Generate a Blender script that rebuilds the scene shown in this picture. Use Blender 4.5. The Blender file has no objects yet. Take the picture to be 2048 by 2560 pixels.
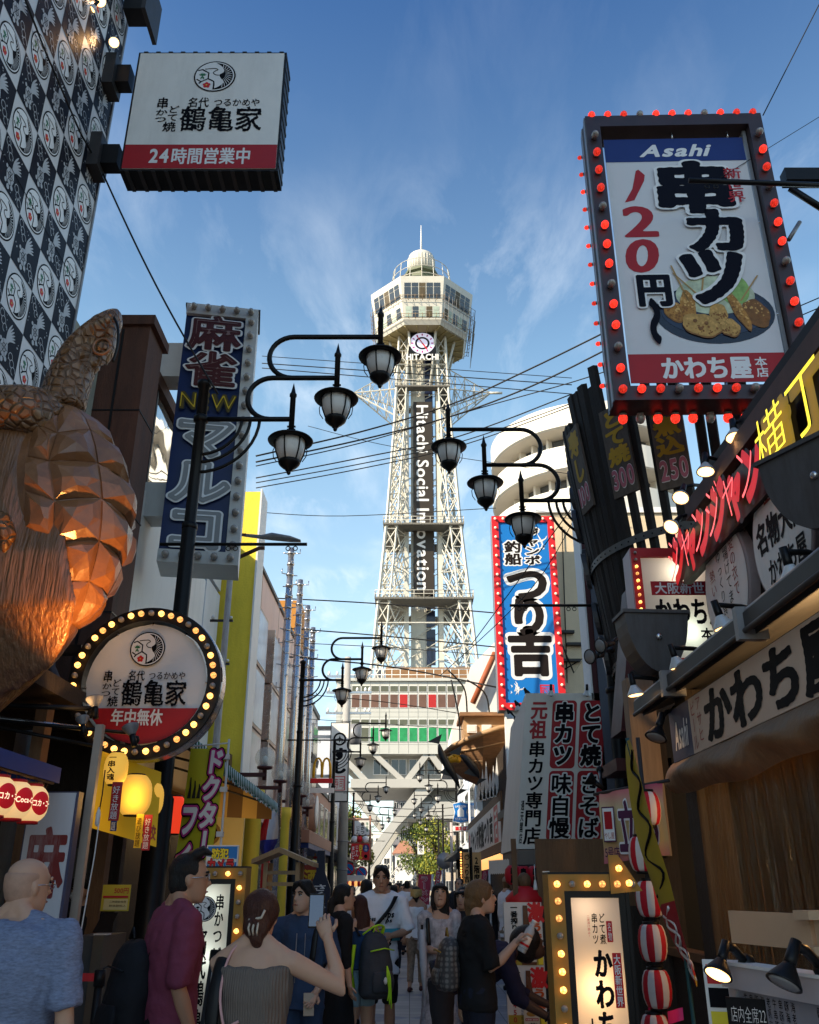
import bpy,bmesh,math,random
import numpy as np
from mathutils import Vector,Matrix,Euler
R = math.radians
random.seed(7)
S = bpy.context.scene
COL = S.collection
# ---------------- camera, sky, sun, exposure ----------------
FPX,PITCH,EYE = 2200.0,R(23.03),1.55
cam_data = bpy.data.cameras.new("camera")
cam = bpy.data.objects.new("camera",cam_data)
COL.objects.link(cam)
cam.location =(0,0,EYE)
cam.rotation_euler =(R(90)+PITCH,0,0)
cam_data.sensor_fit = 'HORIZONTAL'
cam_data.sensor_width = 36.0
cam_data.lens = 36.0*FPX/2048.0
cam_data.clip_start = 0.05
cam_data.clip_end = 5000
S.camera = cam
S.view_settings.view_transform = 'Standard'
S.view_settings.look = 'None'
S.view_settings.exposure = 0.9
S.view_settings.gamma = 1.0
SUN_EL,SUN_AZ = R(33),R(-124)
sun_dir = Vector((math.sin(SUN_AZ)*math.cos(SUN_EL),math.cos(SUN_AZ)*math.cos(SUN_EL),math.sin(SUN_EL)))
sl = bpy.data.lights.new("sun",'SUN')
sl.energy = 4.8
sl.angle = R(0.5)
sl.color =(1.0,0.86,0.66)
so = bpy.data.objects.new("sun",sl)
COL.objects.link(so)
so.rotation_euler = sun_dir.to_track_quat('Z','Y').to_euler()
so.location = sun_dir*200
W = bpy.data.worlds.new("World")
S.world = W
W.use_nodes = True
def world_sky():
 t = W.node_tree
 n,l = t.nodes,t.links
 bg = n['Background']
 sky = n.new('ShaderNodeTexSky')
 sky.sky_type = 'NISHITA'
 sky.sun_disc = False
 sky.sun_elevation = SUN_EL
 sky.sun_rotation = SUN_AZ
 sky.altitude = 20
 sky.air_density = 1.0
 sky.dust_density = 0.35
 sky.ozone_density = 3.0
 tc = n.new('ShaderNodeTexCoord')
 sep = n.new('ShaderNodeSeparateXYZ')
 l.new(tc.outputs['Generated'],sep.inputs[0])
 zz = n.new('ShaderNodeMath'); zz.operation = 'MAXIMUM'; zz.inputs[1].default_value = 0.06
 l.new(sep.outputs['Z'],zz.inputs[0])
 dx = n.new('ShaderNodeMath'); dx.operation = 'DIVIDE'
 dy = n.new('ShaderNodeMath'); dy.operation = 'DIVIDE'
 l.new(sep.outputs['X'],dx.inputs[0]); l.new(zz.outputs[0],dx.inputs[1])
 l.new(sep.outputs['Y'],dy.inputs[0]); l.new(zz.outputs[0],dy.inputs[1])
 cmb = n.new('ShaderNodeCombineXYZ')
 l.new(dx.outputs[0],cmb.inputs[0]); l.new(dy.outputs[0],cmb.inputs[1])
 mp = n.new('ShaderNodeMapping'); mp.inputs['Rotation'].default_value =(0,0,R(-28)); mp.inputs['Scale'].default_value =(2.6,0.9,1)
 mp.inputs['Location'].default_value =(3.1,1.9,0)
 l.new(cmb.outputs[0],mp.inputs[0])
 nz = n.new('ShaderNodeTexNoise'); nz.inputs['Scale'].default_value = 2.2; nz.inputs['Detail'].default_value = 9; nz.inputs['Roughness'].default_value = 0.62; nz.inputs['Distortion'].default_value = 0.35
 l.new(mp.outputs[0],nz.inputs['Vector'])
 nb = n.new('ShaderNodeTexNoise'); nb.inputs['Scale'].default_value = 1.15; nb.inputs['Detail'].default_value = 3
 l.new(cmb.outputs[0],nb.inputs['Vector'])
 r1 = n.new('ShaderNodeMapRange'); r1.inputs[1].default_value = 0.47; r1.inputs[2].default_value = 0.78
 l.new(nz.outputs['Fac'],r1.inputs[0])
 r2 = n.new('ShaderNodeMapRange'); r2.inputs[1].default_value = 0.40; r2.inputs[2].default_value = 0.62
 l.new(nb.outputs['Fac'],r2.inputs[0])
 mu = n.new('ShaderNodeMath'); mu.operation = 'MULTIPLY'
 l.new(r1.outputs[0],mu.inputs[0]); l.new(r2.outputs[0],mu.inputs[1])
 r3 = n.new('ShaderNodeMapRange'); r3.inputs[1].default_value = 0.72; r3.inputs[2].default_value = 0.52; r3.inputs[3].default_value = 0.10; r3.inputs[4].default_value = 1.0
 l.new(sep.outputs['Z'],r3.inputs[0])
 mu2 = n.new('ShaderNodeMath'); mu2.operation = 'MULTIPLY'
 l.new(mu.outputs[0],mu2.inputs[0]); l.new(r3.outputs[0],mu2.inputs[1])
 r4 = n.new('ShaderNodeMapRange'); r4.inputs[1].default_value = 0.07; r4.inputs[2].default_value = 0.2
 l.new(sep.outputs['Z'],r4.inputs[0])
 mu4 = n.new('ShaderNodeMath'); mu4.operation = 'MULTIPLY'
 l.new(mu2.outputs[0],mu4.inputs[0]); l.new(r4.outputs[0],mu4.inputs[1])
 mu3 = n.new('ShaderNodeMath'); mu3.operation = 'MULTIPLY'; mu3.inputs[1].default_value = 1.0
 l.new(mu4.outputs[0],mu3.inputs[0])
 mix = n.new('ShaderNodeMix'); mix.data_type = 'RGBA'
 mix.inputs[7].default_value =(4.4,4.7,5.0,1)
 rp = n.new('ShaderNodeValToRGB')
 e = rp.color_ramp.elements
 e[0].position = 0.0; e[0].color =(0.40,0.38,0.36,1); e[1].position = 0.80; e[1].color =(0.195,0.285,0.355,1)
 for ps,c in((0.30,(0.70,0.62,0.48,1)),(0.5,(0.62,0.62,0.50,1))):
  q = e.new(ps); q.color = c
 l.new(sep.outputs['Z'],rp.inputs[0])
 tn = n.new('ShaderNodeMix'); tn.data_type = 'RGBA'; tn.blend_type = 'MULTIPLY'; tn.inputs[0].default_value = 1.0
 vm = n.new('ShaderNodeVectorMath'); vm.operation = 'SCALE'; vm.inputs['Scale'].default_value = 2.0
 l.new(sky.outputs[0],vm.inputs[0]); l.new(vm.outputs[0],tn.inputs[6]); l.new(rp.outputs[0],tn.inputs[7])
 l.new(mu3.outputs[0],mix.inputs[0]); l.new(tn.outputs[2],mix.inputs[6])
 l.new(mix.outputs[2],bg.inputs[0])
 bg.inputs[1].default_value = 0.15
world_sky()
# ---------------- pixel rays of the photograph (2048 x 2560), used to measure places ----------------
CP,SP = math.cos(PITCH),math.sin(PITCH)
def ray(px,py):
 u,v =(px-1024)/FPX,(1280-py)/FPX
 return Vector((u,CP-v*SP,SP+v*CP))
def at(px,py,Y):
 d = ray(px,py)
 return Vector((0,0,EYE))+d*(Y/d.y)
def onX(px,py,X):
 d = ray(px,py)
 return Vector((0,0,EYE))+d*(X/d.x)
def hz(py,Y):
 return at(1024,py,Y).z
def xx(px,py,Y):
 return at(px,py,Y).x
 # ---------------- materials ----------------
MATS ={}
def mat(name,col,rough=0.6,metal=0.0,emit=0.0,ecol=None,var=0.12,scale=6.0,bump=0.0,bscale=None,dirt=0.0,dirtcol=(0.05,0.045,0.04),trans=0.0,stretch=None,spec=None,coat=0.0):
 if name in MATS:
  return MATS[name]
 m = bpy.data.materials.new(name)
 m.use_nodes = True
 n,l = m.node_tree.nodes,m.node_tree.links
 b = n['Principled BSDF']
 b.inputs['Roughness'].default_value = rough
 b.inputs['Metallic'].default_value = metal
 if spec is None:
  spec = 0.28 if rough>=0.3 and not coat and metal<0.3 else 0.5
 if spec is not None:
  b.inputs['Specular IOR Level'].default_value = spec
 if coat:
  b.inputs['Coat Weight'].default_value = coat
  b.inputs['Coat Roughness'].default_value = 0.15
 c4 =(*col,1)
 tc = n.new('ShaderNodeTexCoord')
 vec = tc.outputs['Object']
 if stretch:
  mp = n.new('ShaderNodeMapping'); mp.inputs['Scale'].default_value = stretch
  l.new(vec,mp.inputs[0]); vec = mp.outputs[0]
 last = None
 if var>0:
  nz = n.new('ShaderNodeTexNoise'); nz.inputs['Scale'].default_value = scale; nz.inputs['Detail'].default_value = 7; nz.inputs['Roughness'].default_value = 0.65
  l.new(vec,nz.inputs['Vector'])
  mx = n.new('ShaderNodeMix'); mx.data_type = 'RGBA'
  mx.inputs[6].default_value =(*[max(0,c*(1-var*1.6))for c in col],1)
  mx.inputs[7].default_value =(*[min(1,c*(1+var*1.3)+var*0.01)for c in col],1)
  l.new(nz.outputs['Fac'],mx.inputs[0])
  last = mx.outputs[2]
  rr = n.new('ShaderNodeMapRange'); rr.inputs[3].default_value = max(0.03,rough-0.12); rr.inputs[4].default_value = min(1,rough+0.12)
  l.new(nz.outputs['Fac'],rr.inputs[0]); l.new(rr.outputs[0],b.inputs['Roughness'])
 if dirt>0:
  nd = n.new('ShaderNodeTexNoise'); nd.inputs['Scale'].default_value = scale*0.6; nd.inputs['Detail'].default_value = 10; nd.inputs['Roughness'].default_value = 0.75
  mpd = n.new('ShaderNodeMapping'); mpd.inputs['Scale'].default_value =(2.0,2.0,0.35)
  l.new(tc.outputs['Object'],mpd.inputs[0]); l.new(mpd.outputs[0],nd.inputs['Vector'])
  rd = n.new('ShaderNodeMapRange'); rd.inputs[1].default_value = 0.48; rd.inputs[2].default_value = 0.75; rd.inputs[4].default_value = dirt
  l.new(nd.outputs['Fac'],rd.inputs[0])
  md = n.new('ShaderNodeMix'); md.data_type = 'RGBA'
  l.new(rd.outputs[0],md.inputs[0])
  if last is not None:
   l.new(last,md.inputs[6])
  else:
   md.inputs[6].default_value = c4
  md.inputs[7].default_value =(*dirtcol,1)
  last = md.outputs[2]
 if last is not None:
  l.new(last,b.inputs['Base Color'])
 else:
  b.inputs['Base Color'].default_value = c4
 if bump>0:
  nb = n.new('ShaderNodeTexNoise'); nb.inputs['Scale'].default_value = bscale or scale*6; nb.inputs['Detail'].default_value = 5
  l.new(vec,nb.inputs['Vector'])
  bp = n.new('ShaderNodeBump'); bp.inputs['Strength'].default_value = bump; bp.inputs['Distance'].default_value = 0.02
  l.new(nb.outputs['Fac'],bp.inputs['Height']); l.new(bp.outputs[0],b.inputs['Normal'])
 if emit>0:
  b.inputs['Emission Color'].default_value =(*(ecol or col),1)
  b.inputs['Emission Strength'].default_value = emit
  m.cycles.emission_sampling = 'NONE'
 if trans>0:
  b.inputs['Transmission Weight'].default_value = trans
 MATS[name] = m
 return m
def glass_mat(name,tint=(0.8,0.85,0.88),alpha=0.35,rough=0.05):
 """thin pane: part mirror, part see-through"""
 if name in MATS:
  return MATS[name]
 m = bpy.data.materials.new(name)
 m.use_nodes = True
 n,l = m.node_tree.nodes,m.node_tree.links
 b = n['Principled BSDF']
 b.inputs['Base Color'].default_value =(*tint,1)
 b.inputs['Roughness'].default_value = rough
 tr = n.new('ShaderNodeBsdfTransparent'); tr.inputs[0].default_value =(*tint,1)
 mx = n.new('ShaderNodeMixShader'); mx.inputs[0].default_value = alpha
 l.new(tr.outputs[0],mx.inputs[1]); l.new(b.outputs[0],mx.inputs[2])
 l.new(mx.outputs[0],n['Material Output'].inputs['Surface'])
 MATS[name] = m
 return m
def backlit_mat(name,col,tr=0.6):
 """translucent sign sheet that lets the lamp inside shine through"""
 if name in MATS:
  return MATS[name]
 m = bpy.data.materials.new(name)
 m.use_nodes = True
 n,l = m.node_tree.nodes,m.node_tree.links
 b = n['Principled BSDF']
 b.inputs['Base Color'].default_value =(*col,1)
 b.inputs['Roughness'].default_value = 0.35
 t = n.new('ShaderNodeBsdfTranslucent'); t.inputs[0].default_value =(*col,1)
 mx = n.new('ShaderNodeMixShader'); mx.inputs[0].default_value = tr
 l.new(b.outputs[0],mx.inputs[1]); l.new(t.outputs[0],mx.inputs[2])
 l.new(mx.outputs[0],n['Material Output'].inputs['Surface'])
 MATS[name] = m
 return m
def nodes_of(m):
 return m.node_tree.nodes,m.node_tree.links,m.node_tree.nodes['Principled BSDF']
 # ---------------- mesh builder ----------------
class MB:
 def __init__(self,M=None):
  self.v,self.f,self.mi,self.mats,self.nv =[],[],[],[],0
  self.M = M or Matrix.Identity(4)
  self.sm =[]
 def slot(self,m):
  if m not in self.mats:
   self.mats.append(m)
  return self.mats.index(m)
 def add(self,vs,fs,m,smooth=False):
  k = self.slot(m)
  M = self.M
  o = self.nv
  for p in vs:
   q = M@Vector(p)
   self.v.append((q.x,q.y,q.z))
  self.nv += len(vs)
  for f in fs:
   self.f.append([i+o for i in f]); self.mi.append(k); self.sm.append(smooth)
  return self
 def box(self,x0,x1,y0,y1,z0,z1,m,bev=0.0):
  if bev>0:
   return self.bbox(x0,x1,y0,y1,z0,z1,m,bev)
  v =[(x0,y0,z0),(x1,y0,z0),(x1,y1,z0),(x0,y1,z0),(x0,y0,z1),(x1,y0,z1),(x1,y1,z1),(x0,y1,z1)]
  return self.add(v,[(0,3,2,1),(4,5,6,7),(0,1,5,4),(1,2,6,5),(2,3,7,6),(3,0,4,7)],m)
 def bbox(self,x0,x1,y0,y1,z0,z1,m,b):
  bm = bmesh.new()
  bmesh.ops.create_cube(bm,size=1)
  for v in bm.verts:
   v.co = Vector(((x0+x1)/2+v.co.x*(x1-x0),(y0+y1)/2+v.co.y*(y1-y0),(z0+z1)/2+v.co.z*(z1-z0)))
  bmesh.ops.bevel(bm,geom=bm.edges[:],offset=b,segments=2,affect='EDGES',profile=0.5)
  bm.verts.index_update()
  vs =[tuple(v.co)for v in bm.verts]
  fs =[[v.index for v in f.verts]for f in bm.faces]
  bm.free()
  return self.add(vs,fs,m)
 def quad(self,a,b,c,d,m):
  return self.add([a,b,c,d],[(0,1,2,3)],m)
 def poly(self,pts,y,m):
  """flat polygon in the x-z plane at y, facing -y"""
  return self.add([(p[0],y,p[1])for p in pts],[list(range(len(pts)))],m)
 def prism(self,pts,y0,y1,m,back=None):
  n = len(pts)
  vs =[(p[0],y0,p[1])for p in pts]+[(p[0],y1,p[1])for p in pts]
  fs =[list(range(n)),list(range(2*n-1,n-1,-1))]
  self.add(vs,fs,m)
  return self.add(vs,[(i,i+n,(i+1)%n+n,(i+1)%n)for i in range(n)],back or m)
 def tube(self,pts,r,m,n=8,caps=True,smooth=True,up=None,flat=1.0):
  """tube through pts; r one radius or one per point"""
  pts =[Vector(p)for p in pts]
  rs =[r]*len(pts)if not hasattr(r,'__len__')else list(r)
  vs,fs =[],[]
  T0 =(pts[1]-pts[0]).normalized()
  ref = Vector(up)if up else(Vector((0,0,1))if abs(T0.z)<0.9 else Vector((0,1,0)))
  X = T0.cross(ref).normalized()
  for i,p in enumerate(pts):
   a = pts[max(i-1,0)]; c = pts[min(i+1,len(pts)-1)]
   T =(c-a)
   T = T.normalized()if T.length>1e-9 else T0
   X =(X-T*X.dot(T))
   X = X.normalized()if X.length>1e-6 else T.orthogonal().normalized()
   Yv = T.cross(X)
   for k in range(n):
    an = 2*math.pi*k/n
    q = p+X*(math.cos(an)*rs[i])+Yv*(math.sin(an)*rs[i]*flat)
    vs.append(tuple(q))
  for i in range(len(pts)-1):
   for k in range(n):
    k2 =(k+1)%n
    fs.append((i*n+k,i*n+k2,(i+1)*n+k2,(i+1)*n+k))
  self.add(vs,fs,m,smooth)
  if caps:
   o = self.nv-len(vs)
   k = self.slot(m)
   self.f.append([o+i for i in range(n-1,-1,-1)]); self.mi.append(k); self.sm.append(False)
   self.f.append([o+(len(pts)-1)*n+i for i in range(n)]); self.mi.append(k); self.sm.append(False)
  return self
 def loft(self,secs,m,n=14,smooth=True,caps=True):
  """secs: (center, (rx, ry), axis_x, axis_y) rings or (center, rx, ry) with horizontal rings"""
  vs,fs =[],[]
  for s in secs:
   c = Vector(s[0])
   if len(s)==3:
    ax,ay,rx,ry = Vector((1,0,0)),Vector((0,1,0)),s[1],s[2]
   else:
    rx,ry = s[1]; ax,ay = Vector(s[2]),Vector(s[3])
   for k in range(n):
    a = 2*math.pi*k/n
    vs.append(tuple(c+ax*(rx*math.cos(a))+ay*(ry*math.sin(a))))
  for i in range(len(secs)-1):
   for k in range(n):
    k2 =(k+1)%n
    fs.append((i*n+k,i*n+k2,(i+1)*n+k2,(i+1)*n+k))
  if caps:
   fs.append(list(range(n-1,-1,-1)))
   fs.append([(len(secs)-1)*n+i for i in range(n)])
  return self.add(vs,fs,m,smooth)
 def lathe(self,prof,m,c=(0,0,0),n=16,smooth=True,axis='z'):
  """prof: (r, h) rings about the axis"""
  vs,fs =[],[]
  for r,h in prof:
   for k in range(n):
    a = 2*math.pi*k/n
    p =(r*math.cos(a),r*math.sin(a),h)
    if axis=='y':
     p =(p[0],p[2],p[1])
    elif axis=='x':
     p =(p[2],p[0],p[1])
    vs.append((p[0]+c[0],p[1]+c[1],p[2]+c[2]))
  for i in range(len(prof)-1):
   for k in range(n):
    k2 =(k+1)%n
    fs.append((i*n+k,i*n+k2,(i+1)*n+k2,(i+1)*n+k))
  fs.append(list(range(n-1,-1,-1)))
  fs.append([(len(prof)-1)*n+i for i in range(n)])
  return self.add(vs,fs,m,smooth)
 def ball(self,c,r,m,n=12,sz=None,smooth=True):
  rx,ry,rz =(r,r,r)if not hasattr(r,'__len__')else r
  vs,fs =[(c[0],c[1],c[2]-rz)],[]
  k = max(4,n//2)
  for i in range(1,k):
   t = -math.pi/2+math.pi*i/k
   for j in range(n):
    a = 2*math.pi*j/n
    vs.append((c[0]+rx*math.cos(t)*math.cos(a),c[1]+ry*math.cos(t)*math.sin(a),c[2]+rz*math.sin(t)))
  vs.append((c[0],c[1],c[2]+rz))
  for j in range(n):
   fs.append((0,1+(j+1)%n,1+j))
   fs.append((len(vs)-1,1+(k-2)*n+j,1+(k-2)*n+(j+1)%n))
  for i in range(k-2):
   for j in range(n):
    a,b = 1+i*n+j,1+i*n+(j+1)%n
    fs.append((a,b,b+n,a+n))
  return self.add(vs,fs,m,smooth)
 def sheet(self,fn,nu,nv,m,smooth=True):
  vs =[tuple(fn(i/nu,j/nv))for j in range(nv+1)for i in range(nu+1)]
  fs =[(j*(nu+1)+i,j*(nu+1)+i+1,(j+1)*(nu+1)+i+1,(j+1)*(nu+1)+i)for j in range(nv)for i in range(nu)]
  return self.add(vs,fs,m,smooth)
 def ring(self,c,r0,r1,y,m,n=48,a0=0,a1=2*math.pi,ez=1.0):
  vs,fs =[],[]
  for i in range(n+1):
   a = a0+(a1-a0)*i/n
   for r in(r0,r1):
    vs.append((c[0]+r*math.cos(a),y,c[1]+r*math.sin(a)*ez))
  for i in range(n):
   fs.append((2*i,2*i+1,2*i+3,2*i+2))
  return self.add(vs,fs,m)
 def disc(self,c,r,y,m,n=40,ez=1.0):
  return self.poly([(c[0]+r*math.cos(2*math.pi*i/n),c[1]+r*ez*math.sin(2*math.pi*i/n))for i in range(n)],y,m)
 def mesh(self,name):
  me = bpy.data.meshes.new(name)
  me.from_pydata(self.v,[],self.f)
  for m in self.mats:
   me.materials.append(m)
  if self.f:
   me.polygons.foreach_set('material_index',self.mi)
   me.polygons.foreach_set('use_smooth',self.sm)
  me.update()
  return me
 def build(self,name,parent=None,loc=None,fuse=None,disp=0.0,normals=False):
  me = self.mesh(name)
  if normals:
   bm = bmesh.new(); bm.from_mesh(me); bmesh.ops.recalc_face_normals(bm,faces=bm.faces); bm.to_mesh(me); bm.free()
  if fuse:
   me = fused(me,fuse,disp)
  o = bpy.data.objects.new(name,me)
  COL.objects.link(o)
  if parent is not None:
   o.parent = parent
  if loc is not None:
   o.location = loc
  return o
def fused(me,voxel,disp=0.0,it=6):
 """one continuous surface out of overlapping lofts"""
 bm = bmesh.new(); bm.from_mesh(me); bmesh.ops.recalc_face_normals(bm,faces=bm.faces); bm.to_mesh(me); bm.free()
 t = bpy.data.objects.new("tmp",me)
 COL.objects.link(t)
 r = t.modifiers.new("r",'REMESH'); r.mode = 'VOXEL'; r.voxel_size = voxel; r.use_smooth_shade = True
 s = t.modifiers.new("s",'SMOOTH'); s.iterations = it; s.factor = 0.5
 if disp:
  tx = bpy.data.textures.new("folds",'CLOUDS'); tx.noise_scale = 0.11
  d = t.modifiers.new("d",'DISPLACE'); d.texture = tx; d.strength = disp; d.mid_level = 0.5
 dg = bpy.context.evaluated_depsgraph_get()
 out = bpy.data.meshes.new_from_object(t.evaluated_get(dg))
 mats = list(me.materials)
 bpy.data.objects.remove(t)
 if not out.materials:
  for m in mats:
   out.materials.append(m)
 return out
 # ---------------- things ----------------
def tag(o,label=None,cat=None,group=None,kind=None):
 if label:o['label'] = label
 if cat:o['category'] = cat
 if group:o['group'] = group
 if kind:o['kind'] = kind
 return o
def thing(name,label,cat,loc=(0,0,0),rz=0.0,group=None):
 o = bpy.data.objects.new(name,None)
 o.empty_display_size = 0.2
 COL.objects.link(o)
 o.location = loc
 o.rotation_euler =(0,0,rz)
 return tag(o,label,cat,group)
def kids(o):
 return[c for c in bpy.data.objects if c.parent==o]
def dup(root,loc,rz=0.0,label=None,group=None,scale=None):
 r = root.copy(); COL.objects.link(r)
 r.location = loc; r.rotation_euler =(0,0,rz)
 if scale:r.scale = scale
 if label:r['label'] = label
 if group:r['group'] = group
 for ch in kids(root):
  c = ch.copy(); COL.objects.link(c); c.parent = r
  for g in kids(ch):
   d = g.copy(); COL.objects.link(d); d.parent = c
 return r
 # ---------------- lettering: signed distance of the built-in font's outlines, traced at an offset ----------------
_GL,_OUT ={},{}
def outline(ch):
 if ch in _OUT:
  return _OUT[ch]
 cu = bpy.data.curves.new("t",'FONT')
 cu.body = ch; cu.size = 1.0; cu.resolution_u = 4; cu.fill_mode = 'FRONT'
 ob = bpy.data.objects.new("t",cu)
 COL.objects.link(ob)
 dg = bpy.context.evaluated_depsgraph_get()
 me = bpy.data.meshes.new_from_object(ob.evaluated_get(dg))
 key =[(round(v.co.x,5),round(v.co.y,5))for v in me.vertices]
 ids ={}
 idx =[ids.setdefault(k,len(ids))for k in key]
 V = np.array(list(ids.keys())).reshape(-1,2)
 cnt ={}
 for p in me.polygons:
  pv =[idx[i]for i in p.vertices]
  for i in range(len(pv)):
   e =(min(pv[i],pv[i-1]),max(pv[i],pv[i-1]))
   cnt[e] = cnt.get(e,0)+1
 Ed = np.array([e for e,c in cnt.items()if c==1 and e[0]!=e[1]]).reshape(-1,2)
 bpy.data.objects.remove(ob); bpy.data.meshes.remove(me); bpy.data.curves.remove(cu)
 _OUT[ch] =(V,Ed)
 return _OUT[ch]
def glyph(ch,w=0.0,ax=1.0,rough=0.0,N=60,round_=0.0):
 """-> verts (n,2), faces, advance. Cell centred on 0,0 with size 1 (wide characters); narrow ones start at x=0."""
 key =(ch,round(w,3),ax,rough,N)
 if key in _GL:
  return _GL[key]
 V,Ed = outline(ch)
 if len(Ed)==0:
  _GL[key] =(np.zeros((0,2)),[],0.35)
  return _GL[key]
 wide = ord(ch)>0x2000
 if wide:
  V = V-np.array([0.5,0.38])
  adv = 1.0
 else:
  adv = V[:,0].max()-V[:,0].min()+0.075+2*max(w,0)
  V = V-np.array([V[:,0].min()-0.037-max(w,0),0.36])
 a,b = V[Ed[:,0]],V[Ed[:,1]]
 pad = max(0.02,w*1.3+0.03)
 lo,hi = V.min(0)-pad,V.max(0)+pad
 nx = max(8,int((hi[0]-lo[0])*N)); nz = max(8,int((hi[1]-lo[1])*N))
 X = np.linspace(lo[0],hi[0],nx); Z = np.linspace(lo[1],hi[1],nz)
 gx,gz = np.meshgrid(X,Z)
 P = np.stack([gx.ravel(),gz.ravel()],1)
 sc = np.array([1.0/ax,1.0])
 a2,b2,P2 = a*sc,b*sc,P*sc
 d = b2-a2
 L2 =(d**2).sum(1)+1e-12
 t = np.clip(((P2[:,None,:]-a2[None])*d[None]).sum(2)/L2,0,1)
 dist = np.sqrt((((a2[None]+t[...,None]*d[None])-P2[:,None,:])**2).sum(2).min(1))
 y0,y1 = a[:,1][None],b[:,1][None]
 pz = P[:,1][:,None]; pxx = P[:,0][:,None]
 cr =((y0<=pz)!=(y1<=pz))
 xi = a[:,0][None]+(pz-y0)/np.where(y1==y0,1e-9,y1-y0)*(b[:,0]-a[:,0])[None]
 hit = cr&(xi>pxx)
 ins =(hit.sum(1)%2)==1
 F = np.where(ins,dist,-dist)+w
 if rough:
  F = F+rough*(np.sin(P[:,0]*37+P[:,1]*21)*np.sin(P[:,1]*33-P[:,0]*11+1.3)+0.6*np.sin(P[:,0]*9+2*P[:,1]+ord(ch)))
 F = F.reshape(nz,nx)
 verts,faces =[],[]
 pos = F>0
 full = pos[:-1,:-1]&pos[1:,:-1]&pos[:-1,1:]&pos[1:,1:]
 anyp = pos[:-1,:-1]|pos[1:,:-1]|pos[:-1,1:]|pos[1:,1:]
 for j in range(nz-1):
  i = 0
  row = full[j]
  while i<nx-1:
   if row[i]:
    k = i
    while k<nx-1 and row[k]:
     k += 1
    o = len(verts)
    verts +=[(X[i],Z[j]),(X[k],Z[j]),(X[k],Z[j+1]),(X[i],Z[j+1])]
    faces.append((o,o+1,o+2,o+3))
    i = k
   else:
    if anyp[j,i]:
     cs =[(i,j),(i+1,j),(i+1,j+1),(i,j+1)]
     pl =[]
     for q in range(4):
      (i0,j0),(i1,j1) = cs[q],cs[(q+1)%4]
      f0,f1 = F[j0,i0],F[j1,i1]
      if f0>0:
       pl.append((X[i0],Z[j0]))
      if(f0>0)!=(f1>0):
       s = f0/(f0-f1)
       pl.append((X[i0]+s*(X[i1]-X[i0]),Z[j0]+s*(Z[j1]-Z[j0])))
     if len(pl)>=3:
      o = len(verts)
      verts += pl
      faces.append(tuple(range(o,o+len(pl))))
    i += 1
 _GL[key] =(np.array(verts).reshape(-1,2),faces,adv)
 return _GL[key]
def text(mb,s,x0,x1,z0,z1,y,m,w=0.02,vert=False,ax=1.0,rough=0.0,slant=0.0,N=60,gap=0.0,rot=0.0):
 """write s inside the box x0..x1, z0..z1 (z1 top) of the local x-z plane at y"""
 gl =[glyph(c,w,ax,rough,N)for c in s]
 items =[]
 if vert:
  n = len(s)
  tot = n+gap*(n-1)
  sx,sz =(x1-x0),(z1-z0)/tot
  for i,(c,g)in enumerate(zip(s,gl)):
   V = g[0].copy()
   if c in 'ー〜～':
    V = np.stack([V[:,1],-V[:,0]],1)
   elif ord(c)<0x2000 and len(V):
    V = V-np.array([g[2]/2,0])
   items.append((V,g[1],(x0+x1)/2,z1-(i*(1+gap)+0.5)*sz,sx,sz))
 else:
  tot = sum(g[2]for g in gl)+gap*(len(s)-1)
  sx,sz =(x1-x0)/tot,(z1-z0)
  cx = 0.0
  for c,g in zip(s,gl):
   V = g[0]
   off = g[2]/2 if ord(c)>0x2000 else 0.0
   items.append((V,g[1],x0+(cx+off)*sx,(z0+z1)/2,sx,sz))
   cx += g[2]+gap
 for i,(V,fs,ox,oz,kx,kz)in enumerate(items):
  if len(V)==0:
   continue
  yy = y-0.0004*(i%2)
  if slant:
   V = np.stack([V[:,0]+slant*V[:,1],V[:,1]],1)
  vs =[(ox+p[0]*kx,yy,oz+p[1]*kz)for p in V]
  mb.add(vs,fs,m)
 return mb
class Panel:
 """fractional writing on a flat panel: u right, v down, both 0..1"""
 def __init__(self,mb,x0,x1,z0,z1,y):
  self.mb,self.x0,self.x1,self.z0,self.z1,self.y = mb,x0,x1,z0,z1,y
 def X(self,u):return self.x0+u*(self.x1-self.x0)
 def Z(self,v):return self.z1-v*(self.z1-self.z0)
 def t(self,s,u0,v0,u1,v1,m,lay=1,**k):
  text(self.mb,s,self.X(u0),self.X(u1),self.Z(v1),self.Z(v0),self.y-0.003*lay,m,**k)
  return self
 def r(self,u0,v0,u1,v1,m,lay=1):
  y = self.y-0.003*lay
  self.mb.quad((self.X(u0),y,self.Z(v1)),(self.X(u1),y,self.Z(v1)),(self.X(u1),y,self.Z(v0)),(self.X(u0),y,self.Z(v0)),m)
  return self
 def p(self,pts,m,lay=1):
  self.mb.poly([(self.X(u),self.Z(v))for u,v in pts][::-1],self.y-0.003*lay,m)
  return self
 def rr(self,u0,v0,u1,v1,rad,m,lay=1):
  """rounded rectangle, rad in metres"""
  X0,X1,Z0,Z1 = self.X(u0),self.X(u1),self.Z(v1),self.Z(v0)
  pts =[]
  for cx,cz,a in((X1-rad,Z1-rad,0),(X0+rad,Z1-rad,90),(X0+rad,Z0+rad,180),(X1-rad,Z0+rad,270)):
   for i in range(7):
    t = R(a+15*i)
    pts.append((cx+rad*math.cos(t),cz+rad*math.sin(t)))
  self.mb.poly(pts,self.y-0.003*lay,m)
  return self
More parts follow.
